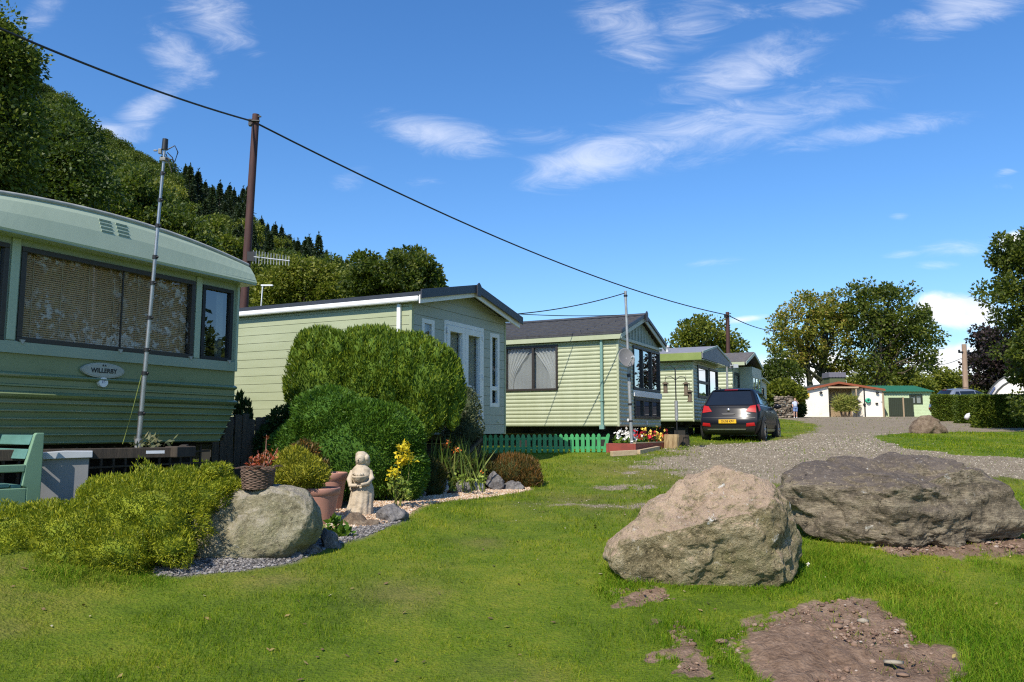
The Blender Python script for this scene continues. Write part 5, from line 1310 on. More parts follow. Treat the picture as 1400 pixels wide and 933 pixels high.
def boulder(name, label, outline, Y, depth, m, seed, rough=(.05, .025), planes=(), sub=7, cat='boulder', group=None, yoff=None, strata=None, n_pow=.8, sink=.06):
    """a rock with real thickness: outline points of the photo set its width and height at distance Y, depth its thickness"""
    Y0_ = Y; Y = Y + depth * (.6 if yoff is None else yoff)
    pts = np.array([at(px, py, Y) for px, py in outline]); c = np.array([(pts[:, 0].min() + pts[:, 0].max()) / 2, Y, (pts[:, 2].min() + pts[:, 2].max()) / 2])
    base = np.array([c[0], Y, gzf(c[0], Y0_)])
    ang = np.arctan2(pts[:, 2] - c[2], pts[:, 0] - c[0]); rr = np.hypot(pts[:, 2] - c[2], pts[:, 0] - c[0]); o = np.argsort(ang); ang, rr = ang[o], rr[o]
    d, f = ICO[sub]
    th = np.arctan2(d[:, 2], d[:, 0]); h = np.hypot(d[:, 0], d[:, 2])
    # radius of the outline polygon in each direction, by interpolating its support
    aa = np.concatenate([ang - 2 * np.pi, ang, ang + 2 * np.pi]); r3 = np.concatenate([rr, rr, rr])
    rho = np.interp(th, aa, r3)
    hp = np.clip(h, 0, 1) ** n_pow; dy = np.sign(d[:, 1]) * np.abs(d[:, 1]) ** n_pow
    P = np.stack([rho * np.cos(th) * hp, dy * depth, rho * np.sin(th) * hp], 1)
    size = rr.mean()
    for n_, hgt, k in planes:
        n_ = np.array(n_, float); n_ /= np.linalg.norm(n_); q = P @ n_ - hgt * size
        P = P - np.where(q > 0, q, 0)[:, None] * n_ * k
    if strata is not None:
        sn = np.array(strata[0], float); sn /= np.linalg.norm(sn); w = P @ sn / size * strata[1] + .5 * snoise(P / size, 1.3, seed + 9)
        P = P + unit(P) * (strata[2] * size * (np.abs((w % 1) - .5) * 2 - .5))[:, None] * np.clip(.5 + snoise(P / size, 1.6, seed + 4), 0, 1)[:, None]
    nr_ = unit(P / np.array([rr.mean(), depth, rr.mean()]))
    e1 = snoise(P / size, 1.5, seed, 3); e2 = fract(P / size, 2.6, seed + 1, 7); e3 = ridged(P / size * (np.array([1, 1, 1]) if strata is None else np.array([.6, 1, 1.8])), 1.7, seed + 2, 6)
    P = P + nr_ * (size * (rough[0] * e1 + rough[1] * 2.0 * e2 - rough[1] * 1.1 * np.clip(e3, -.8, 1.4)))[:, None]
    P = P + (c + np.array([0, base[1] - Y, 0])) - base
    ob = link(name, np_mesh(name, P, f, m, smooth=True)); ob.location = base - np.array([0, 0, 0.0])
    return tag(ob, label, cat, group)
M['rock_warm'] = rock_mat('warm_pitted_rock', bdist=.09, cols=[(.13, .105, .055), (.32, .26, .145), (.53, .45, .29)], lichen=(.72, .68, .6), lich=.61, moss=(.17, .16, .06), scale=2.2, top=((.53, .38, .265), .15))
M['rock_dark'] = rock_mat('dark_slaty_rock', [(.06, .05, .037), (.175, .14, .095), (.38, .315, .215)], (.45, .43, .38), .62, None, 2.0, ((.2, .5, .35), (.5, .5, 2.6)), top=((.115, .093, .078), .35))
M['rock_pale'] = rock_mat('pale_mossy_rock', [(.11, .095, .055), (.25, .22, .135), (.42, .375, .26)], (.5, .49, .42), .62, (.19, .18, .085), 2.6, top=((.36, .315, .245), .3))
M['rock_slate'] = rock_mat('grey_slate_stone', [(.075, .07, .068), (.15, .14, .135), (.25, .235, .22)], (.42, .4, .37), .66, None, 6, bdist=.02)
M['rock_brown'] = rock_mat('brown_stone', [(.08, .056, .038), (.155, .11, .073), (.25, .195, .135)], (.4, .36, .3), .68, None, 6, bdist=.02)
M['rock_quartz'] = rock_mat('pale_quartz_stone', [(.16, .15, .14), (.38, .36, .34), (.6, .58, .55)], (.75, .74, .7), .6, None, 8, bdist=.02)
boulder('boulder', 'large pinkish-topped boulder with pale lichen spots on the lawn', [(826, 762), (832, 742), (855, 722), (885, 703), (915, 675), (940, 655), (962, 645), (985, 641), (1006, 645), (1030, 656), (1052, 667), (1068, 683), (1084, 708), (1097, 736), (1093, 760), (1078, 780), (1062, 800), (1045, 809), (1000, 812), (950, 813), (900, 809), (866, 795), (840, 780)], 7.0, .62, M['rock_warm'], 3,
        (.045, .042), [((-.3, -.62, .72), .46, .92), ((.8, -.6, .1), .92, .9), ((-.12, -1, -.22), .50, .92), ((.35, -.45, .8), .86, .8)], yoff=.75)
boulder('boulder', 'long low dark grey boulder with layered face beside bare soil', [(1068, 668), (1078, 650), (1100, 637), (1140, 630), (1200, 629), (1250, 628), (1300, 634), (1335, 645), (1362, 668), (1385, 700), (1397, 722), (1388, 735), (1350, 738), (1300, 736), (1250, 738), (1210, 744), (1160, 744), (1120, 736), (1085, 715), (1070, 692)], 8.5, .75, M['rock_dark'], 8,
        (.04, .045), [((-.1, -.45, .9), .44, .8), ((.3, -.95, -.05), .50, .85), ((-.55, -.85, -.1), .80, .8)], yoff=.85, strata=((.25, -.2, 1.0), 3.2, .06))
boulder('boulder', 'rounded pale mossy boulder beside the golden juniper', [(222, 735), (235, 705), (262, 690), (295, 684), (320, 673), (350, 668), (395, 666), (420, 674), (434, 695), (438, 718), (430, 742), (412, 757), (380, 766), (330, 769), (270, 769), (235, 764)], 7.7, .42, M['rock_pale'], 13,
        (.03, .022), [((0, -.95, .3), .42, .7), ((-.2, -.5, .85), .62, .6)], yoff=.8)
boulder('boulder', 'small brown boulder at the edge of the lawn by the road', [(1243, 593), (1250, 578), (1262, 570), (1274, 571), (1284, 580), (1292, 587), (1294, 593), (1270, 595)], 31.5, .45, M['rock_brown'], 17, (.06, .05), [((-.3, -.8, .5), .6, .8)], 5, yoff=.5)
SG = 'stones edging the flower bed'
def stone(label, outline, Y, depth, m, seed, rough=(.06, .05), planes=(((0, -.8, .5), .6, .7),), **k): return boulder('stone', label, outline, Y, depth, m, seed, rough, list(planes) + [(np.random.default_rng(seed * 10 + i).normal(size=3) * [1, 1, .7] + [0, -.5, .3], .62 + .05 * i, .9) for i in range(5)], 5, 'stone', SG, **k)
stone('dark triangular slate slab leaning by the bed boulder', [(437, 735), (440, 721), (449, 726), (462, 740), (468, 751), (455, 755), (436, 752)], 8.3, .07, M['rock_slate'], 21, (.03, .02))
stone('small dark stone tucked under the bed boulder, beside the slate slab', [(414, 757), (420, 746), (432, 745), (440, 754), (436, 761), (420, 763)], 8.05, .06, M['rock_slate'], 22)
stone('smallest grey stone below the bed boulder', [(396, 766), (400, 758), (412, 757), (418, 763), (412, 768), (400, 769)], 7.85, .05, M['rock_slate'], 23)
stone('flat brown slab in front of the statue', [(455, 718), (468, 712), (500, 712), (517, 711), (519, 722), (508, 729), (478, 729), (462, 728)], 9.6, .16, M['rock_brown'], 24, (.05, .03))
stone('lichen-covered grey rock behind the statue foot', [(512, 708), (520, 696), (535, 690), (548, 697), (556, 703), (553, 714), (535, 722), (520, 720)], 9.9, .2, M['rock_slate'], 25, (.07, .05))
stone('long low grey stone behind the statue', [(452, 702), (458, 690), (480, 687), (495, 692), (494, 702), (470, 704)], 11.4, .14, M['rock_slate'], 26)
stone('dark stone below the yellow shrub', [(524, 682), (530, 672), (545, 671), (550, 680), (540, 686), (527, 687)], 11.6, .12, M['rock_slate'], 27)
stone('rounded grey-brown stone right of the yellow shrub, before the heather', [(557, 681), (562, 666), (566, 662), (573, 668), (583, 676), (584, 683), (570, 686)], 12.2, .13, M['rock_slate'], 28)
stone('upright pale quartz stone among the dark heather', [(597, 681), (600, 670), (604, 656), (611, 655), (612, 664), (610, 674), (607, 683), (600, 684)], 12.7, .09, M['rock_quartz'], 29, (.1, .08))
stone('broad dark slate leaning beside the quartz stone', [(614, 679), (622, 666), (633, 657), (642, 660), (643, 672), (636, 680), (622, 681)], 13.0, .1, M['rock_slate'], 30, (.04, .03))
stone('grey stone with pale patches left of the pointed stone', [(638, 674), (642, 660), (650, 653), (658, 660), (662, 670), (655, 675), (645, 676)], 13.3, .11, M['rock_quartz'], 31)
stone('pointed grey stone standing highest in the row', [(662, 672), (667, 656), (673, 645), (677, 641), (684, 648), (689, 660), (686, 671), (675, 675)], 13.5, .1, M['rock_slate'], 32, (.04, .03))
stone('flat dark stone at the lawn end of the bed', [(686, 671), (690, 662), (705, 660), (720, 664), (723, 670), (710, 673), (694, 674)], 13.6, .13, M['rock_slate'], 33)
stone('small pale pebble-like stone by the pots', [(444, 707), (447, 703), (457, 702), (460, 706), (455, 710), (447, 710)], 10.2, .06, M['rock_quartz'], 34)

# ------------------------------------------------------------------ shrubs of the bed
def shrub(name, label, cat, ells, n, L, W, m, seed, **k):
    c = np.mean([e[0] for e in ells], axis=0); b = np.array([c[0], c[1], gzf(c[0], c[1])])
    root = thing(name, label, cat, b)
    stems = k.pop('stems', 5); sm = k.pop('stem_mat', M['bark_red'])
    rng = np.random.default_rng(seed)
    bush_mesh(ells, n, L, W, m, rng, parent=root, loc=b, seed=seed, **k)
    mb = MB()
    for i in range(stems):
        e = ells[i % len(ells)]; limb(mb, (b[0] - b[0] + rng.uniform(-.12, .12), rng.uniform(-.12, .12), -.05), np.array(e[0]) - b + rng.normal(size=3) * .1, .035, .015, rng, .1, 4, 6)
    mb.build('stem', sm, root); return root
plumes = []
prng = np.random.default_rng(611)
for i in range(95):
    px_, py_ = prng.uniform(398, 626), prng.uniform(476, 590)
    if ((px_ - 514) / 116) ** 4 + ((py_ - 530) / 82) ** 4 > 1 or (px_ > 590 and py_ > 565): continue
    plumes.append((at(px_, py_, 13.25 - .62 * (1 - ((px_ - 514) / 116) ** 2) ** .5 * prng.uniform(.78, .98)), (prng.uniform(.09, .15), prng.uniform(.09, .14), prng.uniform(.22, .34))))
for i in range(34):
    px_ = 402 + 222 * i / 33 + prng.uniform(-4, 4); plumes.append((at(px_, 468 + 26 * abs((px_ - 505) / 110) ** 3 + prng.uniform(-5, 5), 13.25 + prng.uniform(-.5, .3)), (.085, .085, prng.uniform(.11, .18))))
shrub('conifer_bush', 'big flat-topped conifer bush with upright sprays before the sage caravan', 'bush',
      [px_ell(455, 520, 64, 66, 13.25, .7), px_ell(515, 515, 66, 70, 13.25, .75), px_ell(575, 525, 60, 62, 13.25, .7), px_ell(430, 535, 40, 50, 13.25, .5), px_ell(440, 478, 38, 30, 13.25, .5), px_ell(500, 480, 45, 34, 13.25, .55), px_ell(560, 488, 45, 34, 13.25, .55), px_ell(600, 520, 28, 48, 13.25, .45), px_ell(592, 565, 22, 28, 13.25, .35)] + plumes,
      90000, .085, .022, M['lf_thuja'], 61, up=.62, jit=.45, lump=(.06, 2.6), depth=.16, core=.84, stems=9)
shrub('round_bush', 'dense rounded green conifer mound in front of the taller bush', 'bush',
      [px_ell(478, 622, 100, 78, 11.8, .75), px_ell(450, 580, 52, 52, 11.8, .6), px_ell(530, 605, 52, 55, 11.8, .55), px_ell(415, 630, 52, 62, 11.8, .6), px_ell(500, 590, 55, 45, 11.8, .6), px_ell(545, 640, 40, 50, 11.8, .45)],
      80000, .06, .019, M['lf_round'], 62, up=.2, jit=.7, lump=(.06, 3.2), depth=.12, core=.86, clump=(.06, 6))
shrub('dark_shrub', 'dark leafy shrub against the brown fence', 'bush', [px_ell(385, 590, 24, 32, 12.2, .35), px_ell(368, 605, 18, 26, 12.1, .3), px_ell(402, 575, 16, 20, 12.3, .3)], 5200, .07, .035, M['lf_dark'], 63, up=.3, jit=.9, lump=(.12, 4), depth=.3, core=.7)
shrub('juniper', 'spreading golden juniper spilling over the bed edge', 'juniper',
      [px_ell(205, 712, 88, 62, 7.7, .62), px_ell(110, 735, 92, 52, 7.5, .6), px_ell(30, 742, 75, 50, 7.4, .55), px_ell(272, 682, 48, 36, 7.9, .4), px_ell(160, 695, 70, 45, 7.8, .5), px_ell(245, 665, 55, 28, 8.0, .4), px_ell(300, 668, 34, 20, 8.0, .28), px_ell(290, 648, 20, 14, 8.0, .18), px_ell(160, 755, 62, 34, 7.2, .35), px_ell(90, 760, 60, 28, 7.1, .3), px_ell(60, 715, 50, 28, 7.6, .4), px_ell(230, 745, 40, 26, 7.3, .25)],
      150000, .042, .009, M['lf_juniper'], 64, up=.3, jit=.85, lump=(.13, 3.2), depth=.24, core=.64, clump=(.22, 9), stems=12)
shrub('grey_green_shrub', 'small grey-green shrub at the corner of the french doors', 'bush', [px_ell(634, 560, 25, 30, 14.9, .32), px_ell(641, 588, 21, 24, 14.9, .3), px_ell(622, 590, 18, 26, 14.9, .25), px_ell(630, 543, 18, 18, 14.9, .24), px_ell(634, 608, 18, 18, 14.9, .24)], 7500, .05, .024, M['lf_greygreen'], 65, up=.35, jit=.9, lump=(.14, 5), depth=.35, core=.7, stems=7)
shrub('heather', 'low bronze heather clump at the lawn end of the bed', 'heather', [px_ell(700, 645, 38, 24, 14.1, .42), px_ell(680, 642, 26, 20, 14.2, .35), px_ell(722, 655, 20, 16, 14.0, .28)], 14000, .08, .011, M['lf_heather'], 66, up=.55, jit=.6, lump=(.08, 5), depth=.25, core=.8)
shrub('heather', 'dark spreading heather behind the quartz stone', 'heather', [px_ell(575, 655, 38, 30, 12.7, .3), px_ell(612, 645, 42, 26, 13.4, .36), px_ell(650, 645, 30, 18, 13.9, .3), px_ell(588, 668, 20, 16, 12.6, .18)], 18000, .08, .011, M['lf_heather_dark'], 67, up=.55, jit=.6, lump=(.08, 5), depth=.25, core=.8)
shrub('small_conifer', 'slim young conifer behind the brown fence', 'bush', [(at(327, 565, 12.6), (.09, .09, .32)), (at(337, 568, 12.6), (.08, .08, .26)), (at(333, 585, 12.6), (.16, .14, .3))], 1600, .09, .03, M['lf_dark'], 68, up=.75, jit=.4, lump=(.1, 5), depth=.3, core=.5)
# strap leaves with orange flowers
g = gp(612, 640); g = np.array([(612 - CX) / F * 13.3, 13.3, gzf((612 - CX) / F * 13.3, 13.3)])
root = thing('montbretia', 'tall strap-leaved clump with orange flowers behind the heather', 'flowering plant', g)
rng = np.random.default_rng(70); n = 260
bp = np.stack([rng.normal(size=n) * .26, rng.normal(size=n) * .18, np.zeros(n)], 1); D = unit(np.stack([rng.normal(size=n) * .28, rng.normal(size=n) * .2, np.ones(n)], 1)); L = rng.uniform(.5, 1.0, n)
S = unit(np.cross(D, rng.normal(size=(n, 3)))) * .012
vs = np.stack([bp - S, bp + S, bp + D * L[:, None] * .6 + S, bp + D * L[:, None] * .6 - S, bp + D * L[:, None] + np.array([0, 0, -.05]) + D * .02], 1).reshape(-1, 3); k = np.arange(n)[:, None] * 5
link('leaves', np_mesh('leaves', vs, [k + np.array([[0, 1, 2, 3]]), k + np.array([[3, 2, 4]])], M['lf_strap']), root)
for (px, py) in ((612, 605), (608, 611), (623, 616)):
    q = at(px, py, 13.1) - g; n = 15; P = q + rng.normal(size=(n, 3)) * .03
    leaf_obj('petals', leaf_quads(P, unit(rng.normal(size=(n, 3))), .05, .035, rng), M['lf_orange'], root)
    mb = MB(); mb.tube([(q[0] * .7, q[1], .1), q * .9, q], .005, 5); mb.build('flower_stem', M['lf_strap'], root)
# yellow-leaved shrub, in two sprays
g = np.array([(545 - CX) / F * 11.0, 11.0, gzf((545 - CX) / F * 11.0, 11.0)])
root = thing('yellow_shrub', 'bright yellow-leaved shrub in front of the green mound', 'shrub', g)
mb = MB()
for (px, py, r_, n, mm) in ((552, 614, .12, 90, 'lf_yellow'), (556, 626, .11, 70, 'lf_yellow'), (548, 632, .08, 50, 'lf_yellow'), (538, 648, .09, 70, 'lf_yellow'), (541, 655, .09, 50, 'lf_lime'), (553, 663, .08, 40, 'lf_lime'), (556, 676, .08, 40, 'lf_lime'), (536, 668, .06, 30, 'lf_lime')):
    q = at(px, py, 10.95) - g; P = q + rng.normal(size=(n, 3)) * r_ * np.array([.5, .5, .38])
    leaf_obj('leaves', leaf_quads(P, unit(rng.normal(size=(n, 3)) + [0, 0, .2]), .065, .036, rng, .1), M[mm], root)
    limb(mb, (rng.normal() * .04, 0, 0), q, .008, .004, rng, .08, 4, 5)
mb.build('stem', M['lf_strap'], root)
# trailing pale-leaved plant with one red flower over the stones
g = np.array([(640 - CX) / F * 12.9, 12.9, gzf((640 - CX) / F * 12.9, 12.9)])
root = thing('trailing_plant', 'pale-leaved trailing plant with a red flower over the stones', 'plant', g)
P = np.concatenate([at(px, py, 12.75) - g + rng.normal(size=(16, 3)) * .035 for px, py in ((624, 655), (632, 653), (642, 654), (616, 663), (618, 668), (658, 652), (662, 650), (660, 657))])
leaf_obj('leaves', leaf_quads(P, unit(rng.normal(size=P.shape)), .055, .045, rng, .1), M['lf_lime'], root)
P = at(658, 646, 12.75) - g + rng.normal(size=(9, 3)) * .009; leaf_obj('petals', leaf_quads(P, unit(rng.normal(size=P.shape)), .04, .03, rng), M['lf_orange'], root)
mb = MB()
for px, py in ((624, 655), (642, 654), (617, 666), (660, 652)): limb(mb, (0, 0, 0), at(px, py, 12.75) - g, .006, .003, rng, .1, 4, 4)
mb.build('stem', M['lf_strap'], root)
# broad-leaved weed by the slate
g = np.array([(466 - CX) / F * 8.9, 8.9, gzf((466 - CX) / F * 8.9, 8.9)])
root = thing('leafy_plant', 'low broad-leaved green plant beside the dark slate slab', 'plant', g)
P = np.concatenate([at(px, py, 8.9) - g + rng.normal(size=(16, 3)) * .03 for px, py in ((458, 722), (468, 724), (472, 733), (462, 735), (454, 716), (476, 740), (466, 744))])
leaf_obj('leaves', leaf_quads(P, unit(rng.normal(size=P.shape) + [0, 0, .5]), .1, .06, rng, .12), M['lf_round'], root)
mb = MB(); [limb(mb, (0, 0, 0), P[i], .006, .003, rng, .1, 3, 4) for i in range(0, len(P), 12)]; mb.build('stem', M['lf_strap'], root)

# ------------------------------------------------------------------ pots
def pot(label, px, py_base, Y, Rm, H, foliage, lab_plant=None, tilt=0):
    g = at(px, py_base, Y); r = thing('potted_shrub', label, 'potted plant', g)
    mb = MB(); mb.lathe([(Rm * .62, 0), (Rm * .64, .02), (Rm * .86, H * .72), (Rm * .9, H * .78), (Rm * .9, H * .8), (Rm * .97, H * .82), (Rm * 1.0, H * .97), (Rm * .98, H), (Rm * .88, H), (Rm * .86, H * .9), (0, H * .9)], 32)
    mb.build('pot', M['terracotta'], r)
    mb = MB(); mb.lathe([(Rm * .86, H * .905), (0, H * .915)], 20); mb.build('soil', M['soil'], r)
    return r, g
r, g = pot('terracotta pot with chartreuse feathery shrub beside the boulder', 438, 716, 9.6, .225, .42, None)
rng = np.random.default_rng(80)
bush_mesh([(np.array(at(410, 645, 9.5)), (.33, .26, .22)), (np.array(at(400, 632, 9.5)), (.22, .2, .18)), (np.array(at(425, 650, 9.5)), (.22, .2, .16)), (np.array(at(385, 655, 9.5)), (.16, .18, .16))], 9000, .065, .013, M['lf_chart'], rng, up=.5, jit=.7, lump=(.12, 6), depth=.3, parent=r, loc=g, core=.72, seed=81)
r, g = pot('terracotta pot with bronze shrub, standing behind the chartreuse one', 452, 699, 10.6, .21, .5, None)
bush_mesh([(np.array(at(418, 618, 10.6)), (.2, .16, .16)), (np.array(at(428, 636, 10.6)), (.2, .16, .14))], 1500, .07, .02, M['lf_heather'], rng, up=.5, jit=.8, lump=(.14, 6), depth=.4, parent=r, loc=g, core=.5, seed=82)
# wicker basket planter
g = at(352, 669, 7.95); r = thing('wicker_planter', 'round wicker basket of red-leaved plants on the pale boulder', 'planter', g)
mb = MB()
for k in range(13):
    z = .012 + k * .0145; rr_ = .135 + .022 * k / 12
    pts = [(rr_ * (1 + .035 * math.sin(t * 12 + k * math.pi)) * math.cos(t), rr_ * (1 + .035 * math.sin(t * 12 + k * math.pi)) * math.sin(t), z + .004 * math.sin(t * 5 + k)) for t in np.linspace(0, 2 * math.pi, 60)]
    mb.tube(pts, .0095, 5, cap=False)
for t in np.linspace(0, 2 * math.pi, 24, endpoint=False): mb.tube([(.13 * math.cos(t), .13 * math.sin(t), 0), (.158 * math.cos(t), .158 * math.sin(t), .205)], .006, 5)
mb.build('basket', M['wicker'], r)
mb = MB()
for k in range(26):
    t = rng.uniform(0, 6.28); a = np.array([.15 * math.cos(t), .15 * math.sin(t), .18 + .03 * rng.uniform()]); d = np.array([-math.sin(t), math.cos(t), .1]) * rng.uniform(.08, .2) + np.array([math.cos(t), math.sin(t), .2]) * .03
    mb.tube([a, a + d * .5 + [0, 0, .012], a + d], [.006, .005, .003], 4)
mb.build('loose_twigs', M['wicker'], r)
mb = MB(); mb.lathe([(.14, .16), (0, .17)], 16); mb.build('soil', M['soil'], r)
mb = MB(); leafp = []
for k in range(22):
    t = rng.uniform(0, 6.28); rr_ = .1 * math.sqrt(rng.uniform()); h = rng.uniform(.12, .33) * (1.2 if math.cos(t) > 0 else .6)
    a = np.array([rr_ * math.cos(t), rr_ * math.sin(t), .16]); b = a + np.array([rng.normal() * .04 + .02, rng.normal() * .03, h]); mb.tube([a, (a + b) / 2 + rng.normal(size=3) * .008, b], [.005, .004, .003], 4)
    for q in range(9): leafp.append(lerp(a, b, rng.uniform(.3, 1.05)) + rng.normal(size=3) * .012)
mb.build('stem', M['terracotta'], r); leafp = np.array(leafp); leaf_obj('leaves', leaf_quads(leafp, unit(rng.normal(size=leafp.shape)), .045, .026, rng, .1), M['lf_red'], r)
# white pot foot
g = at(452, 701, 10.35); mb = MB(); mb.lathe([(.06, 0), (.045, .02), (.04, .10), (.055, .13), (.05, .14), (0, .14)], 16); o = mb.build('pot_stand', M['grey_lid']); o.location = g; tag(o, 'small white pot stand behind the terracotta pot', 'pot stand')

# ------------------------------------------------------------------ statue
g = np.array([(497 - CX) / F * 10.35, 10.35, 0]); g[2] = at(497, 712, 10.35)[2]
root = thing('garden_statue', 'sandy stone statue of a draped woman with a basket, on a slab', 'statue', g)
S = .0095  # metres per photo pixel at that distance
def loft(sections, n=40, folds=None, seed=0):
    vs = []; m_ = len(sections)
    for i, (z, cx_, cy_, rx, ry) in enumerate(sections):
        for k in range(n):
            t = 2 * math.pi * k / n; f = 1.0
            if folds: f += folds(z, t)
            vs.append((cx_ + rx * f * math.cos(t), cy_ + ry * f * math.sin(t), z))
    fs = [(i * n + k, i * n + (k + 1) % n, (i + 1) * n + (k + 1) % n, (i + 1) * n + k) for i in range(m_ - 1) for k in range(n)]
    fs += [tuple(range(n - 1, -1, -1)), tuple((m_ - 1) * n + k for k in range(n))]
    return vs, fs
def resample(keys, n):
    keys = np.array(keys, float); t = np.linspace(keys[0, 0], keys[-1, 0], n); return [(a,) + tuple(np.interp(a, keys[:, 0], keys[:, j]) for j in range(1, keys.shape[1])) for a in t]
mb = MB()
root.scale = (1.14, 1.14, 1.0)
keys = [(0, -.035, 0, .185, .15), (.05, -.035, 0, .172, .15), (.12, -.02, 0, .15, .14), (.22, .0, 0, .135, .125), (.32, .012, 0, .13, .115), (.42, .018, 0, .118, .105), (.47, .012, 0, .1, .095), (.5, .005, 0, .108, .1), (.58, .0, -.01, .115, .105), (.64, -.005, 0, .108, .085), (.68, -.008, 0, .075, .06), (.70, -.008, 0, .05, .048), (.72, -.008, 0, .045, .045)]
vs, fs = loft(resample(keys, 46), 64, lambda z, t: (.055 * math.sin(t * 13 + z * 5) + .03 * math.sin(t * 7 - z * 9)) * max(0, (.46 - z) / .46) ** .5 + .02 * math.sin(t * 5 + z * 40) * (1 if z > .46 else 0))
mb.add(vs, fs, 0, True)
mb.ball((-.012, -.012, .775), (.06, .068, .078), 0, 20)
body = mb.build('figure', M['statue'], root)
mb = MB(); vs, fs = loft([(.69, .0, .035, .075, .05), (.74, .01, .03, .08, .062), (.8, .0, .02, .078, .07), (.85, -.01, .01, .062, .06), (.875, -.012, .0, .03, .03)], 28, lambda z, t: .05 * math.sin(t * 9 + z * 30)); mb.add(vs, fs, 0, True); mb.ball((.052, .0, .79), (.035, .045, .05), 0, 12)
mb.build('hair', M['statue'], root)
mb = MB(); mb.tube([(-.095, .0, .62), (-.125, -.05, .52), (-.10, -.11, .45), (-.02, -.135, .45)], [.036, .034, .028, .022], 10); mb.tube([(.085, .0, .62), (.12, -.05, .54), (.09, -.11, .47), (.02, -.14, .46)], [.036, .034, .028, .022], 10)
for k in range(5): mb.tube([(-.03 + .014 * k, -.135, .455), (-.028 + .014 * k, -.15, .445 - .008 * (k % 2))], [.008, .006], 6)
mb.build('arms', M['statue'], root)
mb = MB(); mb.lathe([(.05, .0), (.085, .05), (.092, .07), (.08, .072), (0, .06)], 24, (-.005, -.10, .5))
for k in range(26):
    a = rng.uniform(0, 6.28); q = .07 * math.sqrt(rng.uniform()); mb.ball((-.005 + q * math.cos(a), -.10 + q * math.sin(a), .575 + rng.uniform(0, .022)), rng.uniform(.014, .024), 0, 8)
mb.build('basket', M['statue'], root)
mb = MB()
mb.ball((-.03, -.082, .772), (.009, .014, .013)); mb.ball((-.042, -.066, .79), (.009, .006, .005)); mb.ball((-.012, -.078, .79), (.009, .006, .005)); mb.ball((-.028, -.074, .748), (.014, .006, .005)); mb.ball((-.10, -.02, .40), (.03, .03, .035))
mb.build('face', M['statue'], root)

# ------------------------------------------------------------------ bench, storage box, mast, fences
b0 = at(61, 592, 7.8); bd = np.array([-.80, .60, 0]); fd = np.array([-.60, -.80, 0])
gzb = gzf(b0[0], b0[1]); root = thing('garden_bench', 'green slatted garden bench with solid shaped ends', 'bench', (b0[0], b0[1], gzb), math.atan2(bd[1], bd[0]))
# local x runs along the bench, local y towards its front
Hb = b0[2] - gzb
fn = lambda a, b, d: (d, a, b)
top, mid, seat = Hb, Hb - .30, Hb - .50
for x in (0.0, 1.5):
    mb = MB()
    mb.prism([(0, 0), (.13, 0), (.13, seat - .02), (.17, seat + .0), (.155, mid - .06), (.15, mid), (.085, top - .02), (.07, top), (0.0, top)], fn, x, x + .055)
    mb.prism([(.155, mid - .07), (.62, mid - .07), (.62, mid + .0), (.15, mid)], fn, x, x + .055)
    mb.prism([(.13, 0), (.60, 0), (.60, seat - .02), (.13, seat - .02)], fn, x, x + .055)
    mb.prism([(.55, seat - .02), (.62, seat - .02), (.62, mid - .07), (.55, mid - .07)], fn, x, x + .055)
    mb.build('end_frame', M['bench_green'], root, bevel=.008)
for (za, zb_, yo) in ((top - .115, top - .02, .075), (top - .25, top - .155, .105)):
    mb = MB(); mb.prism([(yo + .025, za), (yo - .002, zb_), (yo + .02, zb_), (yo + .047, za)], fn, .04, 1.515); mb.build('back_slat', M['bench_slat'], root, bevel=.006)
for y in (.16, .265, .37, .475):
    mb = MB(); mb.box(.04, 1.515, y, y + .09, seat - .02 + (y - .16) * .08, seat + .01 + (y - .16) * .08); mb.build('seat_slat', M['bench_slat'], root, bevel=.006)
mb = MB(); mb.box(.2, .23, .16, .56, seat - .05, seat - .022); mb.build('seat_rail', M['bench_green'], root)

q = at(127, 617, 8.15); gq = gzf(q[0] - .4, q[1]); root = thing('storage_box', 'grey storage box with pale sloping lid behind the bench', 'box', (q[0], q[1], gq), R(28))
h = q[2] - gq
mb = MB(); mb.box(-.50, -.03, .02, .55, -.05, h - .06); mb.build('box_body', M['grey_box'], root, bevel=.004)
mb = MB(); mb.prism([(0, h - .065), (0, h), (-.25, h + .005), (-.53, h - .015), (-.53, h - .08), (-.25, h - .07)], lambda a, b, d: (a, d, b), -.02, .6); mb.build('lid', M['grey_lid'], root, bevel=.006)

mbz = at(190, 600, 9.2)
root = thing('aerial_mast', 'thin telescopic aluminium mast leaning before the old caravan', 'mast', mbz)
A0 = np.zeros(3); A1 = at(225, 205, 9.15) - mbz
secs = [0, .085, .22, .30, .41, .53, .62, .73, .82, .915, 1.0]
for i in range(10):
    r_ = .029 - .0016 * i; mb = MB(); mb.tube([lerp(A0, A1, secs[i]), lerp(A0, A1, secs[i + 1])], r_, 12); mb.build('tube_section', M['alu'], root)
    mb = MB(); c = lerp(A0, A1, secs[i + 1]); d = (A1 - A0) / np.linalg.norm(A1 - A0)
    if i < 9: mb.tube([c - d * .022, c + d * .022], r_ + .009, 12); mb.ball(c + np.array([r_ + .012, -.01, 0]), .014); mb.build('collar', M['black'], root)
T = A1
mb = MB(); mb.tube([T, T + [.004, 0, .13]], [.036, .033], 12); mb.build('mast_cap', M['black'], root)
mb = MB(); mb.box(T[0] - .07, T[0] - .03, T[1] - .02, T[1] + .02, T[2] - .05, T[2] + .01); mb.box(T[0] - .13, T[0] - .085, T[1] - .01, T[1] + .01, T[2] - .02, T[2] + .0); mb.box(T[0] - .04, T[0] + .03, T[1] - .035, T[1] + .035, T[2] - .14, T[2] - .10); mb.build('bracket', M['dish'], root, bevel=.006)
mb = MB()
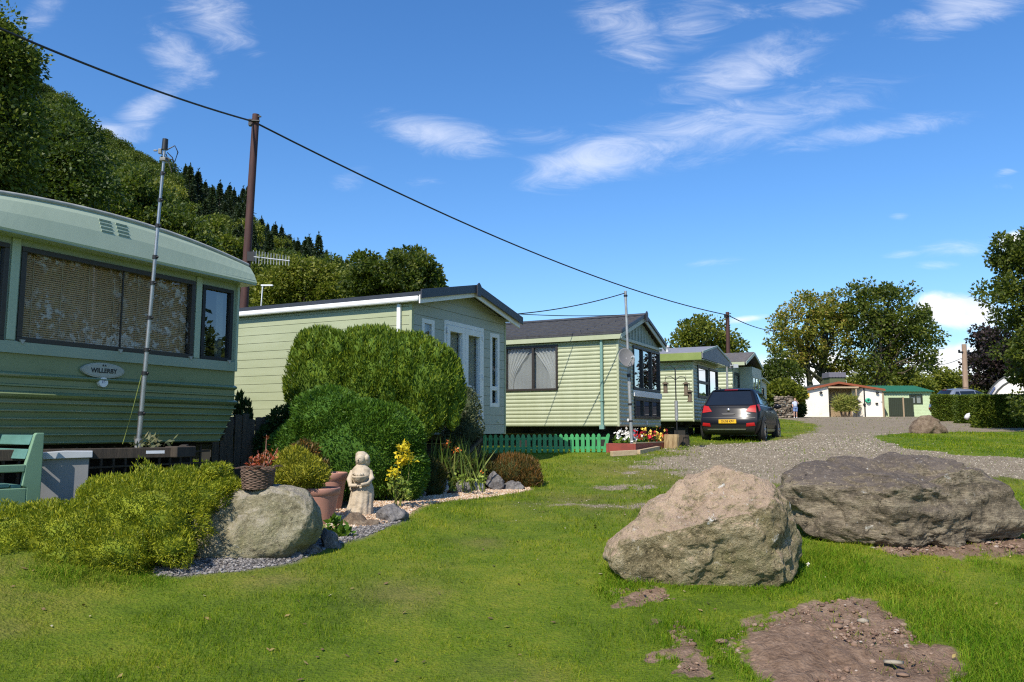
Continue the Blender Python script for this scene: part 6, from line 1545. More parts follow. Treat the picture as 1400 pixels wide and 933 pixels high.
mb.tube([T + [.03, 0, .0], T + [.12, .0, .05], T + [.16, .0, -.03], T + [.13, 0, -.14], T + [.03, 0, -.10]], .007, 6); mb.tube([T + [.03, .01, -.03], T + [.09, .02, -.09], T + [.13, .02, -.22], T + [.09, .02, -.27], T + [.02, 0, -.05]], .006, 6); mb.build('cable_loop', M['black'], root)
mb = MB(); mb.tube([lerp(A0, A1, .22) + [-.03, 0, 0], lerp(A0, A1, .1) + [-.09, -.02, 0], np.array([-.17, -.03, -.06])], .005, 5); mb.build('guy_cord', M['fascia_green'], root)
mb = MB(); mb.tube([A0 + [0, 0, -.1], A0], .045, 10); mb.build('mast_foot', M['galv'], root)
rng = np.random.default_rng(90); P = np.array([.14, -.02, -.03]) + rng.normal(size=(60, 3)) * [.11, .08, .03]
o = leaf_obj('dead_foliage', leaf_quads(P, unit(rng.normal(size=P.shape)), .09, .035, rng), M['lf_greygreen'], None); o.location = mbz; tag(o, 'dry grey-green sprig lying on the towing beam', 'plant')

def picket_fence(label, p, q, n, wdt, hts, m, zoff=0.0, point=.5, rails=(.25, .75), lean=0.0, tilt=None, name='picket_fence', thick=.02):
    p = np.array(p, float); q = np.array(q, float); d = (q - p)[:2]; L = np.linalg.norm(d); d /= L
    root = thing(name, label, 'fence', (p[0], p[1], gzf(*p[:2])), math.atan2(d[1], d[0]))
    rng = np.random.default_rng(n)
    for i in range(n):
        x = L * i / (n - 1); z = gzf(p[0] + d[0] * x, p[1] + d[1] * x) - root.location.z
        h = hts(i / (n - 1)); w2 = wdt / 2; mb = MB(); tl = (tilt(i) if tilt else 0) + rng.normal() * .012
        prof = [(-w2, 0), (w2, 0), (w2, h - w2 * point * 2), (w2 * .45, h - w2 * .25 * point), (0, h), (-w2 * .45, h - w2 * .25 * point), (-w2, h - w2 * point * 2)]
        mb.prism([(x + a + b * tl, z + b) for a, b in prof], lambda a, b, dd: (a, dd, b), 0, thick); mb.build('picket', m, root)
    for rz_ in rails:
        h = hts(.5) * rz_; mb = MB(); zz = gzf(*q[:2]) - root.location.z; mb.bar((-.05, thick + .022, h), (L + .05, thick + .022, h + zz), .035, .06); mb.build('rail', m, root)
    return root
pA = at(640, 612, 19.2); pB = at(826, 610, 19.6)
picket_fence('low emerald green picket fence under the tiled caravan', pA, pB, 26, .085, lambda t: .45, M['fence_green'], tilt=lambda i: .25 if i == 25 else 0, name='picket_fence')
pA = at(294, 640, 11.55); pB = at(370, 640, 12.3)
picket_fence('tall dark brown board fence between the two green caravans', pA, pB, 9, .105, lambda t: at(330, 570, 11.9)[2] - gzf(-3.9, 11.9) + .04 * math.sin(t * 17), M['fence_dark'], point=.12, rails=(.3, .8), name='board_fence', thick=.025)
mb = MB(); a = at(634, 625, 14.6); b = at(657, 600, 14.9); mb.bar(a - a, b - a, .1, .05); o = mb.build('timber_prop', M['fence_dark'], bevel=.004); o.location = a; tag(o, 'dark slanting timber prop below the french doors', 'timber')

# ------------------------------------------------------------------ poles and wires
def pole(label, base, top, r0, r1, m, extra=None, name='utility_pole'):
    base = np.array(base); top = np.array(top)
    root = thing(name, label, 'pole', base)
    mb = MB(); d = top - base; mb.tube([d * t for t in np.linspace(0, 1, 7)], [lerp(r0, r1, t) for t in np.linspace(0, 1, 7)], 14); mb.build('pole_shaft', m, root)
    if extra: extra(root, d)
    return root
P1b = at(333, 425, 23); P1t = at(350, 157, 23); dd = (P1t - P1b) / (P1t - P1b)[2]; gz1 = gzf(P1b[0], 23); P1g = P1b + dd * (gz1 - P1b[2]) ; P1g[2] -= .1
def hw(root, d):
    mb = MB(); mb.box(d[0] - .2, d[0] - .1, -.06 + d[1], .06 + d[1], d[2] - .35, d[2] - .15); mb.tube([(d[0] - .16, d[1] - .16, d[2] - .25), (d[0] + .16, d[1] - .14, d[2] - .25)], .03, 8); mb.tube([(d[0] + .1, d[1] - .1, d[2] - .1), (d[0] + .19, d[1] - .1, d[2] - .1)], .025, 8); mb.build('cable_bracket', M['black'], root)
pole('tall red-brown pole carrying the cable behind the sage caravan', P1g, P1t, .135, .105, M['pole_brown'], hw)
P2t = at(994.5, 427, 48); P2g = at(997, 560, 48); P2g[2] = gzf(P2g[0], 48)
pole('distant red-brown pole behind the fifth caravan', P2g, P2t, .14, .11, M['pole_brown'], hw)
P3t = at(1318, 471, 55); P3g = at(1321, 560, 55); P3g[2] = gzf(P3g[0], 55)
def hw3(root, d):
    mb = MB(); mb.box(d[0] - .45, d[0] + .3, d[1] - .1, d[1] - .02, d[2] - .62, d[2] - .5); mb.ball((d[0] - .4, d[1] - .06, d[2] - .45), .08); mb.ball((d[0] + .25, d[1] - .06, d[2] - .45), .08); mb.box(d[0] + .1, d[0] + .4, d[1] - .08, d[1], d[2] - 1.65, d[2] - 1.55); mb.build('insulator_arm', M['black'], root)
pole('weathered pale wooden pole above the hedges', P3g, P3t, .2, .155, M['pole_pale'], hw3)
def wire(label, a, b, sag, r, m=None, n=24):
    a = np.array(a); b = np.array(b); pts = [lerp(a, b, t) - np.array([0, 0, sag * 4 * t * (1 - t)]) - a for t in np.linspace(0, 1, n)]
    mb = MB(); mb.tube(pts, r, 6); o = mb.build('overhead_cable', m or M['black']); o.location = a; return tag(o, label, 'cable')
A_ = P1t + [-.05, -.1, -.25]; B_ = P2t + [0, -.1, -.2]
wire('black overhead cable running from the tall pole to the distant pole', A_, B_, .75, .028)
wire('black overhead cable running from the tall pole towards the big edge tree', A_, at(-260, -80, 12.5), .25, .026)
wire('black overhead cable running on from the distant pole into the autumn tree', B_, at(1078, 450, 84), .5, .03)
wire('thin wire hanging from the distant pole behind the oak', B_ + np.array([0, 0, -.3]), at(930, 486, 62), .4, .018)
wire('thin wire joining the pale pole above the hedges', P3t + np.array([-.3, 0, -1.0]), at(1255, 492, 84), .5, .02)
# aerial pole of the tiled caravan with dish
mp_b = at(864, 606, 19.3); mp_b[2] = gzf(mp_b[0], 19.3) - .05; mp_t = at(855, 398, 19.3)
root = thing('dish_pole', 'tall grey aerial pole with satellite dish before the tiled caravan', 'aerial pole', mp_b)
d = mp_t - mp_b
mb = MB(); mb.tube([d * 0, d * .48], .042, 10); mb.build('pole_shaft', M['galv'], root)
mb = MB(); mb.tube([d * .47, d], .034, 10); mb.build('upper_tube', M['galv'], root)
for ta, tb in ((.47, .49), (.965, .975), (.3, .312), (.2, .21)):
    mb = MB(); mb.tube([d * ta, d * tb], .05, 10); mb.build('clamp', M['black'], root)
c = at(857, 489, 19.05) - mp_b; nrm = unit(np.array([.42, -.86, .28])); ax = unit(np.cross(nrm, [0, 0, 1])); ay = np.cross(ax, nrm)
mb = MB(); vs = []; fs = []; nn = 28
for j, (r_, dp) in enumerate(((.0, -.05), (.08, -.046), (.15, -.03), (.2, -.012), (.225, .0), (.23, -.008), (.2, -.03), (.1, -.062), (0, -.07))):
    for k in range(nn):
        t = 2 * math.pi * k / nn; vs.append(c + ax * r_ * math.cos(t) + ay * r_ * 1.06 * math.sin(t) + nrm * dp)
for j in range(8):
    for k in range(nn): fs.append((j * nn + k, j * nn + (k + 1) % nn, (j + 1) * nn + (k + 1) % nn, (j + 1) * nn + k))
mb.add(vs, fs, 0, True); ds = mb.build('satellite_dish', M['dish'], root)
mb = MB(); mb.tube([c - ay * .2, c + nrm * .22 - ay * .1], .012, 6); e_ = c + nrm * .23 - ay * .08; mb.tube([e_ - nrm * .04, e_ + nrm * .04], .03, 8); mb.build('feed_arm', M['grey_lid'], ds)
mb = MB(); mb.tube([c - nrm * .06, d * .57], .025, 8); mb.tube([d * .42 + [.03, -.03, 0], d * .55 + [.05, -.06, .1], c + nrm * .1 - ay * .15], .008, 5); mb.build('dish_bracket', M['galv'], root)
wire('thin wire from the grey aerial pole towards the sage caravan roof', mp_t + np.array([0, 0, -.05]), at(660, 432, 17.5), .12, .012)
wire('second thin wire, low over the tiled caravan ridge', at(850, 431, 21.3), at(670, 427, 18.5), .05, .01)
# aerials on and above the sage caravan
g = at(357, 421, 17.0); root = thing('roof_aerial', 'small white bar aerial on the sage caravan roof', 'aerial', g)
t0 = at(359, 391, 17.0) - g; mb = MB(); mb.tube([(-.25, 0, -.02), (-.05, 0, -.03), (.0, 0, .02), t0 * .6, t0], .014, 6); mb.build('aerial_stem', M['white_trim'], root)
mb = MB(); mb.bar(t0 + [-.03, 0, .01], t0 + [.22, 0, .01], .05, .03); mb.build('aerial_bar', M['white_trim'], root)
a = at(343, 351, 22.9); b = at(396, 357, 22.6); root = thing('yagi_aerial', 'comb-like television aerial fixed to the tall brown pole', 'aerial', a)
mb = MB(); mb.tube([(0, 0, 0), b - a], .018, 6); mb.build('boom', M['grey_lid'], root)
mb = MB()
for t in np.linspace(.06, .98, 13):
    p = (b - a) * t; l = .2 - .06 * t; mb.tube([p + [.0, 0, -l], p + [.0, 0, l]], .009, 5)
mb.build('elements', M['grey_lid'], root)
mb = MB(); mb.box(-.1, .12, -.04, .04, -.14, .14); mb.build('mount_box', M['black'], root)

# ------------------------------------------------------------------ in front of the tiled caravan
def timber(label, a, b, w_, h_, m, name='timber_edging'):
    a = np.array(a); b = np.array(b); mb = MB(); mb.bar(np.zeros(3), b - a, w_, h_); o = mb.build(name, m, bevel=.006); o.location = a; return tag(o, label, 'timber', 'timber edging of the small flower bed')
e0, e1, e2 = at(836, 611, 18.6), at(870, 611, 18.9), at(930, 598, 22.0)
for e in (e0, e1, e2): e[2] = gzf(e[0], e[1]) + .06
timber('pale sawn timber lying across the front of the small bed', e0, e1 - (e1 - e0) * .02, .12, .12, M['sawn'])
timber('pale sawn timber along the lawn side of the small bed', e1 + np.array([.06, .1, 0]), lerp(e1, e2, .45), .1, .11, M['sawn']); 
r0, r1 = at(869, 606, 19.2), at(922, 598, 21.8)
for e in (r0, r1): e[2] = gzf(e[0], e[1])
root = thing('raised_planter', 'red-stained timber planter full of bedding flowers', 'planter', r0, math.atan2(r1[1] - r0[1], r1[0] - r0[0])); Lp = np.linalg.norm((r1 - r0)[:2])
mb = MB(); mb.box(0, Lp, 0, .06, -.05, .24); mb.box(0, .06, .06, .7, -.05, .24); mb.box(Lp - .06, Lp, .06, .7, -.05, .24); mb.box(0, Lp, .7, .76, -.05, .24); mb.build('planter_box', M['red_timber'], root, bevel=.006)
mb = MB(); mb.box(-.01, Lp, -.012, .07, .24, .262); mb.build('planter_rim', M['sawn'], root)
mb = MB(); mb.box(.06, Lp - .06, .06, .7, .1, .2); mb.build('soil', M['soil'], root)
rng = np.random.default_rng(101); n = 500; P = np.stack([rng.uniform(.1, Lp - .1, n), rng.uniform(.1, .7, n), .22 + .12 * rng.uniform(size=n)], 1)
leaf_obj('leaves', leaf_quads(P, unit(rng.normal(size=(n, 3)) + [0, 0, .5]), .12, .06, rng), M['lf_round'], root)
for (fx_, mm, w0) in ((.12, 'lf_flower_white', .4), (.42, 'lf_flower_red', .32), (.68, 'lf_flower_yellow', .4), (.9, 'lf_flower_red', .28)):
    n = 110; P = np.stack([Lp * fx_ + rng.normal(size=n) * .13, rng.uniform(.05, .6, n), .3 + np.abs(rng.normal(size=n)) * w0 * .35], 1)
    leaf_obj('flowers', leaf_quads(P, unit(rng.normal(size=(n, 3))), .09, .07, rng), M[mm], root)
q = at(918, 604, 21.0); q[2] = gzf(q[0], q[1]); mb = MB()
vs, fs = loft([(-.05, 0, 0, .2, .17), (.1, 0, 0, .195, .165), (.3, .02, 0, .2, .165), (.36, .02, 0, .19, .16)], 18, lambda z, t: .07 * math.sin(t * 5)); mb.add(vs, fs, 0, False); o = mb.build('log_stump', M['log']); o.location = q; tag(o, 'upright sawn log at the end of the flower bed', 'log')
q = at(935, 602, 22.4); q[2] = gzf(q[0], q[1]); mb = MB(); vs, fs = loft([(0, 0, 0, .16, .14), (.3, 0, 0, .15, .14)], 12); mb.add(vs, fs); o = mb.build('log_stump', M['old_timber']); o.location = q; tag(o, 'darker log in the shade under the grey-roofed caravan', 'log')
# bird feeder pole
q = at(926, 602, 20.9); q[2] = gzf(q[0], q[1]); tq = at(923, 505, 20.9) - q
root = thing('bird_feeder_pole', 'slim black pole hung with bird feeders before the grey-roofed caravan', 'bird feeder', q)
mb = MB(); mb.tube([np.zeros(3), tq], .016, 8); mb.build('pole_shaft', M['black'], root)
mb = MB(); mb.tube([tq * .35, tq * .6], .045, 10); mb.build('squirrel_baffle', M['galv'], root)
for sg, drop in ((-1, .42), (1, .42), (-1, .8), (1, .75)):
    mb = MB(); z0 = tq * (1.0 if drop < .5 else .86); pts = [z0, z0 + [sg * .12, 0, .1], z0 + [sg * .24, 0, .08], z0 + [sg * .28, 0, -.02]]; mb.tube(pts, .009, 6)
    mb.build('hook_arm', M['black'], root)
for sg, fz, l in ((-1, .80, .2), (1, .80, .26), (1, .70, .22)):
    p = tq * fz + [sg * (.27 if fz > .75 else .36), -.02, 0]; mb = MB(); mb.lathe([(.0, .02), (.05, .02), (.055, 0), (.055, -l), (.075, -l), (.075, -l - .02), (0, -l - .02)], 12, p); mb.lathe([(0, .09), (.1, .025), (.1, .015), (0, .015)], 12, p); mb.tube([p + [0, 0, .08], p + [0, 0, .26]], .005, 4)
    mb.build('feeder', M['fence_dark'], root)
# dish on a pole behind the car
q = at(994, 560, 33.5); q[2] = gzf(q[0], q[1]); root = thing('dish_pole', 'grey pole topped by a satellite dish behind the car', 'aerial pole', q); tq = at(994, 500, 33.5) - q
mb = MB(); mb.tube([np.zeros(3), tq], .045, 8); mb.build('pole_shaft', M['galv'], root)
mb = MB(); c = tq + [.06, -.15, .05]; mb.lathe([(0, -.08), (.12, -.06), (.24, 0), (.24, .01), (.12, -.045), (0, -.065)], 20, (0, 0, 0)); o = mb.build('satellite_dish', M['dish'], root); o.location = c; o.rotation_euler = (R(72), 0, R(50))
mb = MB(); mb.box(tq[0] + .25, tq[0] + .45, tq[1] - .08, tq[1] + .02, tq[2] - .1, tq[2] + .05); mb.tube([tq, tq + [.3, -.05, 0]], .02, 5); mb.build('feed_arm', M['grey_lid'], root)

# ------------------------------------------------------------------ the car
def yr(z): return float(np.interp(z, [.2, .32, .5, .62, .72, .9, 1.0, 1.12, 1.3, 1.48, 1.56, 1.62, 1.66], [.16, .06, .0, .0, .05, .12, .16, .24, .40, .56, .62, .82, 1.3]))
def yf(z): return float(np.interp(z, [.2, .32, .55, .75, .9, 1.0, 1.08, 1.3, 1.5, 1.6, 1.66], [4.2, 4.32, 4.37, 4.3, 4.05, 3.55, 3.2, 2.75, 2.3, 1.95, 1.5]))
def xw(z): return float(np.interp(z, [.2, .3, .42, .6, .8, .95, 1.02, 1.1, 1.3, 1.5, 1.58, 1.63, 1.66], [.78, .86, .90, .925, .92, .905, .88, .85, .775, .685, .625, .50, .0]))
def taper(t): return float(np.interp(t, [0, .02, .06, .14, .3, .7, .86, .95, 1], [.90, .945, .975, .995, 1, 1, .97, .90, .78]))
def side_pt(y, z, off=0.0):
    t = (y - yr(z)) / (yf(z) - yr(z)); return (xw(z) * taper(min(max(t, 0), 1)) + off, y, z)
def rear_pt(x, z, off=0.0):
    xm = xw(z) * .90; b = .10 * abs(x / max(xm, .2)) ** 3; return (x, yr(z) + b * .9 - off, z)
zs_ = [.2, .26, .32, .4, .5, .58, .66, .74, .82, .9, .96, 1.0, 1.05, 1.1, 1.2, 1.3, 1.4, 1.48, 1.54, 1.58, 1.61, 1.635, 1.65, 1.658]
def make_car(label, cat, paint, loc, rz, group=None, plate=None, name='car'):
    root = thing(name, label, cat, loc, rz, group)
    mb = MB(); ts = [0, .01, .025, .05, .09, .14, .2, .3, .4, .5, .6, .7, .78, .85, .9, .94, .97, .99, 1]
    nz, nt_ = len(zs_), len(ts)
    for sg in (-1, 1):
        vs = []
        for z in zs_:
            for t in ts:
                y = lerp(yr(z) + .09, yf(z), t); vs.append((sg * xw(z) * taper(t), y, z))
        mb.add(vs, [(i * nt_ + k, i * nt_ + k + 1, (i + 1) * nt_ + k + 1, (i + 1) * nt_ + k) for i in range(nz - 1) for k in range(nt_ - 1)], 0, True)
    for end in (0, 1):
        vs = []; us = np.linspace(-1, 1, 15)
        for z in zs_:
            xm = xw(z) * taper(0 if end == 0 else 1)
            for u in us:
                vs.append((xm * u, (yr(z) + .09 * abs(u) ** 3) if end == 0 else yf(z) + .0 - .12 * (abs(u) ** 3 - 1) * 0, z))
        mb.add(vs, [(i * 15 + k, i * 15 + k + 1, (i + 1) * 15 + k + 1, (i + 1) * 15 + k) for i in range(nz - 1) for k in range(14)], 0, True)
    vs = [(xw(.2) * taper(t) * sg, lerp(yr(.2) + .09, yf(.2), t), .2) for t in ts for sg in (-1, 1)]
    mb.add(vs, [(2 * i, 2 * i + 1, 2 * i + 3, 2 * i + 2) for i in range(nt_ - 1)])
    body = mb.build('body', paint, root)
    def patch(mb, fn, corners, nu=8, nv=6, mi=0):
        (a0, b0), (a1, b1), (a2, b2), (a3, b3) = corners; vs = []
        for j in range(nv + 1):
            for i in range(nu + 1):
                u, v = i / nu, j / nv; a = (a0 * (1 - u) + a1 * u) * (1 - v) + (a3 * (1 - u) + a2 * u) * v; b = (b0 * (1 - u) + b1 * u) * (1 - v) + (b3 * (1 - u) + b2 * u) * v
                vs.append(fn(a, b))
        mb.add(vs, [(j * (nu + 1) + i, j * (nu + 1) + i + 1, (j + 1) * (nu + 1) + i + 1, (j + 1) * (nu + 1) + i) for j in range(nv) for i in range(nu)], mi, True)
    mb = MB(); patch(mb, lambda a, b: rear_pt(a, b, .012), [(-.70, 1.10), (.70, 1.10), (.56, 1.52), (-.56, 1.52)]); mb.build('rear_window', M['car_glass'], root)
    mb = MB(); patch(mb, lambda a, b: rear_pt(a, b, .05), [(-.58, 1.56), (.58, 1.56), (.5, 1.61), (-.5, 1.61)]); sp = mb.build('spoiler', paint, root)
    mb = MB(); patch(mb, lambda a, b: rear_pt(a, b, .055), [(-.2, 1.565), (.2, 1.565), (.2, 1.585), (-.2, 1.585)]); mb.build('brake_lamp', M['tail_red'], root)
    mb = MB(); patch(mb, lambda a, b: rear_pt(a, b, .02), [(-.74, .26), (.74, .26), (.80, .5), (-.80, .5)]); mb.build('lower_bumper', M['car_trim'], root)
    mb = MB(); patch(mb, lambda a, b: rear_pt(a, b, .035), [(-.62, .335), (.5, .335), (.52, .375), (-.64, .375)]); mb.build('bumper_strip', M['alu'], root)
    mb = MB(); patch(mb, lambda a, b: rear_pt(a, b, .008), [(-.78, .70), (.78, .70), (.78, .715), (-.78, .715)]); patch(mb, lambda a, b: rear_pt(a, b, .006), [(-.72, 1.04), (.72, 1.04), (.72, 1.05), (-.72, 1.05)]); mb.build('tailgate_seam', M['black'], root)
    for sg in (-1, 1):
        mb = MB(); patch(mb, lambda a, b: rear_pt(a, b, .016), [(sg * .50, .90), (sg * .80, .86), (sg * .775, 1.09), (sg * .62, 1.06)])
        patch(mb, lambda a, b: (lambda p: (sg * p[0], p[1], p[2]))(side_pt(a, b, .012)), [(.2, .88), (.36, .93), (.50, 1.12), (.27, 1.10)]); tl = mb.build('tail_lamp', M['tail_red'], root)
        mb = MB(); patch(mb, lambda a, b: rear_pt(a, b, .02), [(sg * .56, .935), (sg * .7, .93), (sg * .7, .955), (sg * .58, .96)]); mb.build('lens_strip', M['tail_red'], tl)
        mb = MB(); patch(mb, lambda a, b: rear_pt(a, b, .03), [(sg * .52, .44), (sg * .78, .46), (sg * .76, .56), (sg * .54, .54)]); mb.build('reflector', M['tail_red'], root)
        S_ = lambda off: (lambda a, b: (lambda p: (sg * p[0], p[1], p[2]))(side_pt(a, b, off)))
        for nm, cs in (('quarter_window', [(.62, 1.14), (1.0, 1.11), (1.0, 1.45), (.80, 1.45)]), ('rear_door_window', [(1.05, 1.10), (1.95, 1.07), (1.95, 1.49), (1.05, 1.47)]), ('front_door_window', [(2.02, 1.07), (2.95, 1.06), (2.32, 1.46), (2.02, 1.49)])):
            mb = MB(); patch(mb, S_(.008), cs); mb.build(nm, M['car_glass'], root)
        mb = MB(); patch(mb, S_(.004), [(.56, 1.07), (3.1, 1.035), (3.1, 1.05), (.56, 1.10)]); mb.build('window_trim', M['chrome'], root)
        mb = MB()
        for y in (1.98, 3.0): patch(mb, S_(.004), [(y, .45), (y + .012, .45), (y + .012, 1.04), (y, 1.04)])
        patch(mb, S_(.004), [(1.06, .62), (1.072, .62), (1.03, 1.06), (1.02, 1.06)]); mb.build('door_seam', M['black'], root)
        for y in (1.15, 2.12):
            mb = MB(); patch(mb, S_(.025), [(y, .885), (y + .2, .885), (y + .2, .915), (y, .915)]); mb.build('door_handle', M['chrome'], root)
        mb = MB(); patch(mb, S_(.012), [(1.15, .28), (3.25, .28), (3.25, .36), (1.15, .36)]); mb.build('sill_trim', M['alu'], root)
        mb = MB(); patch(mb, S_(.014), [(1.1, .5), (3.2, .5), (3.2, .54), (1.1, .54)]); mb.build('side_moulding', M['car_trim'], root)
        mb = MB(); mb.ball((sg * 1.0, 2.92, 1.10), (.12, .07, .085), 0, 12); mb.bar((sg * .86, 2.95, 1.06), (sg * .98, 2.93, 1.08), .05, .04); mm = mb.build('wing_mirror', paint, root)
        mb = MB(); mb.tube([(sg * .59, .95, 1.655), (sg * .57, 1.5, 1.69), (sg * .57, 2.0, 1.64)], .014, 6); mb.build('roof_rail', M['car_trim'], root)
        for y in (.80, 3.42):
            mb = MB(); nn = 28
            prof = [(.30, .0), (.345, .02), (.355, .06), (.355, .16), (.345, .20), (.30, .215), (.24, .215)]
            vs = []; fs = []
            x0 = .735
            for r_, xx in prof:
                for k in range(nn):
                    t = 2 * math.pi * k / nn; vs.append((sg * (x0 + xx), y + r_ * math.cos(t), .345 + r_ * math.sin(t)))
            for i in range(len(prof) - 1):
                for k in range(nn): fs.append((i * nn + k, i * nn + (k + 1) % nn, (i + 1) * nn + (k + 1) % nn, (i + 1) * nn + k))
            fs.append(tuple(range(nn))); mb.add(vs, fs, 0, True); wh = mb.build('wheel', M['tyre'], root)
            mb = MB(); xo = x0 + .20
            for k in range(7):
                t = 2 * math.pi * k / 7; c, s_ = math.cos(t), math.sin(t)
                vs = [(sg * xo, y + a * c - b * s_, .345 + a * s_ + b * c) for a, b in ((.05, -.045), (.245, -.06), (.245, .06), (.05, .045))]; vs2 = [(sg * (xo - .03), q[1], q[2]) for q in vs]; mb.add(vs + vs2, [(0, 1, 2, 3), (7, 6, 5, 4), (0, 4, 5, 1), (1, 5, 6, 2), (2, 6, 7, 3)])
            mb.lathe([(.0, .03), (.05, .03), (.065, .0)], 14, (0, 0, 0)); nv_ = 42
            for i in range(len(mb.v) - nv_, len(mb.v)): p = mb.v[i]; mb.v[i] = (sg * (xo + p[2] * .5), y + p[0], .345 + p[1])
            ring = []; 
            for k in range(nn):
                t = 2 * math.pi * k / nn
                for r_, xx in ((.235, .01), (.262, .018)): ring.append((sg * (xo + xx), y + r_ * math.cos(t), .345 + r_ * math.sin(t)))
            mb.add(ring, [(2 * k, 2 * k + 1, (2 * k + 3) % (2 * nn), (2 * k + 2) % (2 * nn)) for k in range(nn)]); mb.build('rim', M['rim'], wh)
            mb = MB(); vs = []; fs = []
            for k in range(nn // 2 + 5):
                t = -.25 + (math.pi + .5) * k / (nn // 2 + 4)
                for r_ in (.36, .43):
                    yy = y + r_ * math.cos(t); zz = max(.26, .345 + r_ * math.sin(t)); vs.append((sg * (side_pt(yy, zz)[0] + (.012 if r_ < .4 else .006)), yy, zz))
            mb.add(vs, [(2 * k, 2 * k + 1, 2 * k + 3, 2 * k + 2) for k in range(nn // 2 + 4)], 0, True)
            vs = [(sg * (side_pt(y, .5)[0] + .004), y + .365 * math.cos(2 * math.pi * k / nn), max(.24, .345 + .365 * math.sin(2 * math.pi * k / nn))) for k in range(nn)]; mb.add(vs, [tuple(range(nn))]); mb.build('wheel_arch', M['car_trim'], root)
    mb = MB(); mb.lathe([(.0, .02), (.045, .015), (.05, 0)], 16); 
    mb.v = [(a, yr(.93) - .02 - c, .945 + b) for a, b, c in mb.v]; mb.build('round_emblem', M['chrome'], root)
    mb = MB(); patch(mb, lambda a, b: rear_pt(a, b, .025), [(-.16, .80), (.16, .80), (.2, .835), (-.2, .835)]); mb.build('boot_handle', M['car_trim'], root)
    mb = MB(); patch(mb, lambda a, b: rear_pt(a, b, .02), [(.54, .805), (.64, .81), (.64, .83), (.54, .825)]); mb.build('model_badge', M['grey_lid'], root)
    mb = MB(); mb.box(-.27, .25, yr(.56) - .045, yr(.56) - .02, .535, .65); pl = mb.build('number_plate', M['plate_yellow'], root, bevel=.004)
    if plate: text_mesh(plate, .095, lambda a, b: (a - .01, yr(.56) - .048, .592 + b), M['ink'], pl, 'plate_lettering', sx=.88, bold=.002)
    mb = MB(); mb.tube([(.0, .9, 1.66), (-.02, .78, 1.80)], .008, 6); mb.build('roof_aerial', M['black'], root)
    mb = MB(); mb.box(-.3, .3, .5, 3.9, .17, .22); mb.build('underbody', M['black'], root)
    return root
crr = at(1037, 604, 25.0); crl = np.array([6.05, 25.9]); cc = (crr[:2] + crl) / 2
make_car('dark blue-black hatchback with yellow number plate parked on the gravel', 'car', M['paint_black'], (cc[0], cc[1], gzf(*cc) - .0), YAW - math.pi / 2, plate='OU58 KPV').scale = (1.06, 1.06, 1.05)
q = at(1322, 570, 51.5)
sv = make_car('silver estate car mostly hidden behind the hedges', 'car', M['paint_silver'], (27.3, q[1], gzf(q[0], q[1])), R(-84)); sv.scale = (1.1, 1.1, 1.1)

# ------------------------------------------------------------------ the white block and its neighbours
Yb = 65.0; x0 = (1098 - CX) / F * Yb; pxm = Yb / F
zb = gzf(x0 + 3, Yb)
Xp = lambda px: (px - 1098) * pxm; Zp = lambda py: at(1150, py, Yb)[2] - zb
root = thing('white_block', 'low cream-walled washroom block with red-brown roof edge', 'building', (x0, Yb, zb))
We = Xp(1206); ze, zr_ = Zp(535.5), Zp(525)
xa = We * .44
zt = lambda x: lerp(ze, zr_, x / xa) if x < xa else lerp(zr_, ze + .05, (x - xa) / (We - xa))
mb = MB(); xr0, xr1, xr2 = Xp(1132), Xp(1170), Xp(1179)
D_ = 6.0
def panel(a, b, y0=0.0, y1=None, mi=0):
    y1 = y0 if y1 is None else y1; mb.add([(a, y0, -.2), (b, y1, -.2), (b, y1, zt(b)), (a, y0, zt(a))], [(0, 1, 2, 3)], mi)
panel(0, xr0); mb.add([(xr0, 0, -.2), (xr0, 1.1, -.2), (xr0, 1.1, zt(xr0)), (xr0, 0, zt(xr0))], [(0, 1, 2, 3)])
mb.add([(0, 0, -.2), (0, D_, -.2), (0, D_, ze), (0, 0, ze)], [(0, 1, 2, 3)]); mb.build('wall', M['white_wall'], root)
mb = MB(); panel(xr2, We); panel(xr1, xr2, .9, 0.0); mb.add([(We, 0, -.2), (We, D_, -.2), (We, D_, ze + .05), (We, 0, ze + .05)], [(0, 1, 2, 3)])
mb.build('wall', M['white_wall'], root)
mb = MB(); mb.box(xr0, xr1 + .3, 1.1, 1.2, -.2, zr_ - .3)
for x in np.arange(xr0 + .05, xr1, .14): mb.box(x, x + .1, 1.07, 1.098, -.1, zr_ - .35)
mb.build('timber_screen', M['timber_slat'], root)
mb = MB(); mb.box(xr0 - .05, xr1 + .12, -.25, 1.1, Zp(531), Zp(529)); mb.box(xr1 - .12, xr1 - .02, -.2, -.1, -.1, Zp(531)); mb.build('porch_canopy', M['sawn'], root)
mb = MB(); mb.box(xr0, xr1, .3, .5, Zp(529) + .01, zr_ - .05); mb.build('porch_beam', M['red_fascia'], root)
mb = MB(); pol = [(-.2, ze - .02), (xa, zr_), (We + .15, ze + .03), (We + .15, ze + .2), (xa, zr_ + .18), (-.2, ze + .15)]
mb.prism(pol[:2] + [pol[4], pol[5]], lambda a, b, d: (a, d, b), -.22, -.15); mb.prism([pol[1], pol[2], pol[3], pol[4]], lambda a, b, d: (a, d, b), -.22, -.15); mb.build('fascia', M['red_fascia'], root)
mb = MB(); mb.add([(-.2, -.15, ze + .15), (xa, -.15, zr_ + .18), (xa, D_, zr_ + .18), (-.2, D_, ze + .15), (We + .15, -.15, ze + .2), (We + .15, D_, ze + .2)], [(0, 1, 2, 3), (1, 4, 5, 2)]); mb.build('roof', M['roof_felt'], root)
mb = MB(); mb.box(We - .06, We + .06, -.05, .3, -.2, ze); mb.box(We + .002, We + .25, .3, D_, -.2, ze); mb.build('end_boards', M['timber_slat'], root)
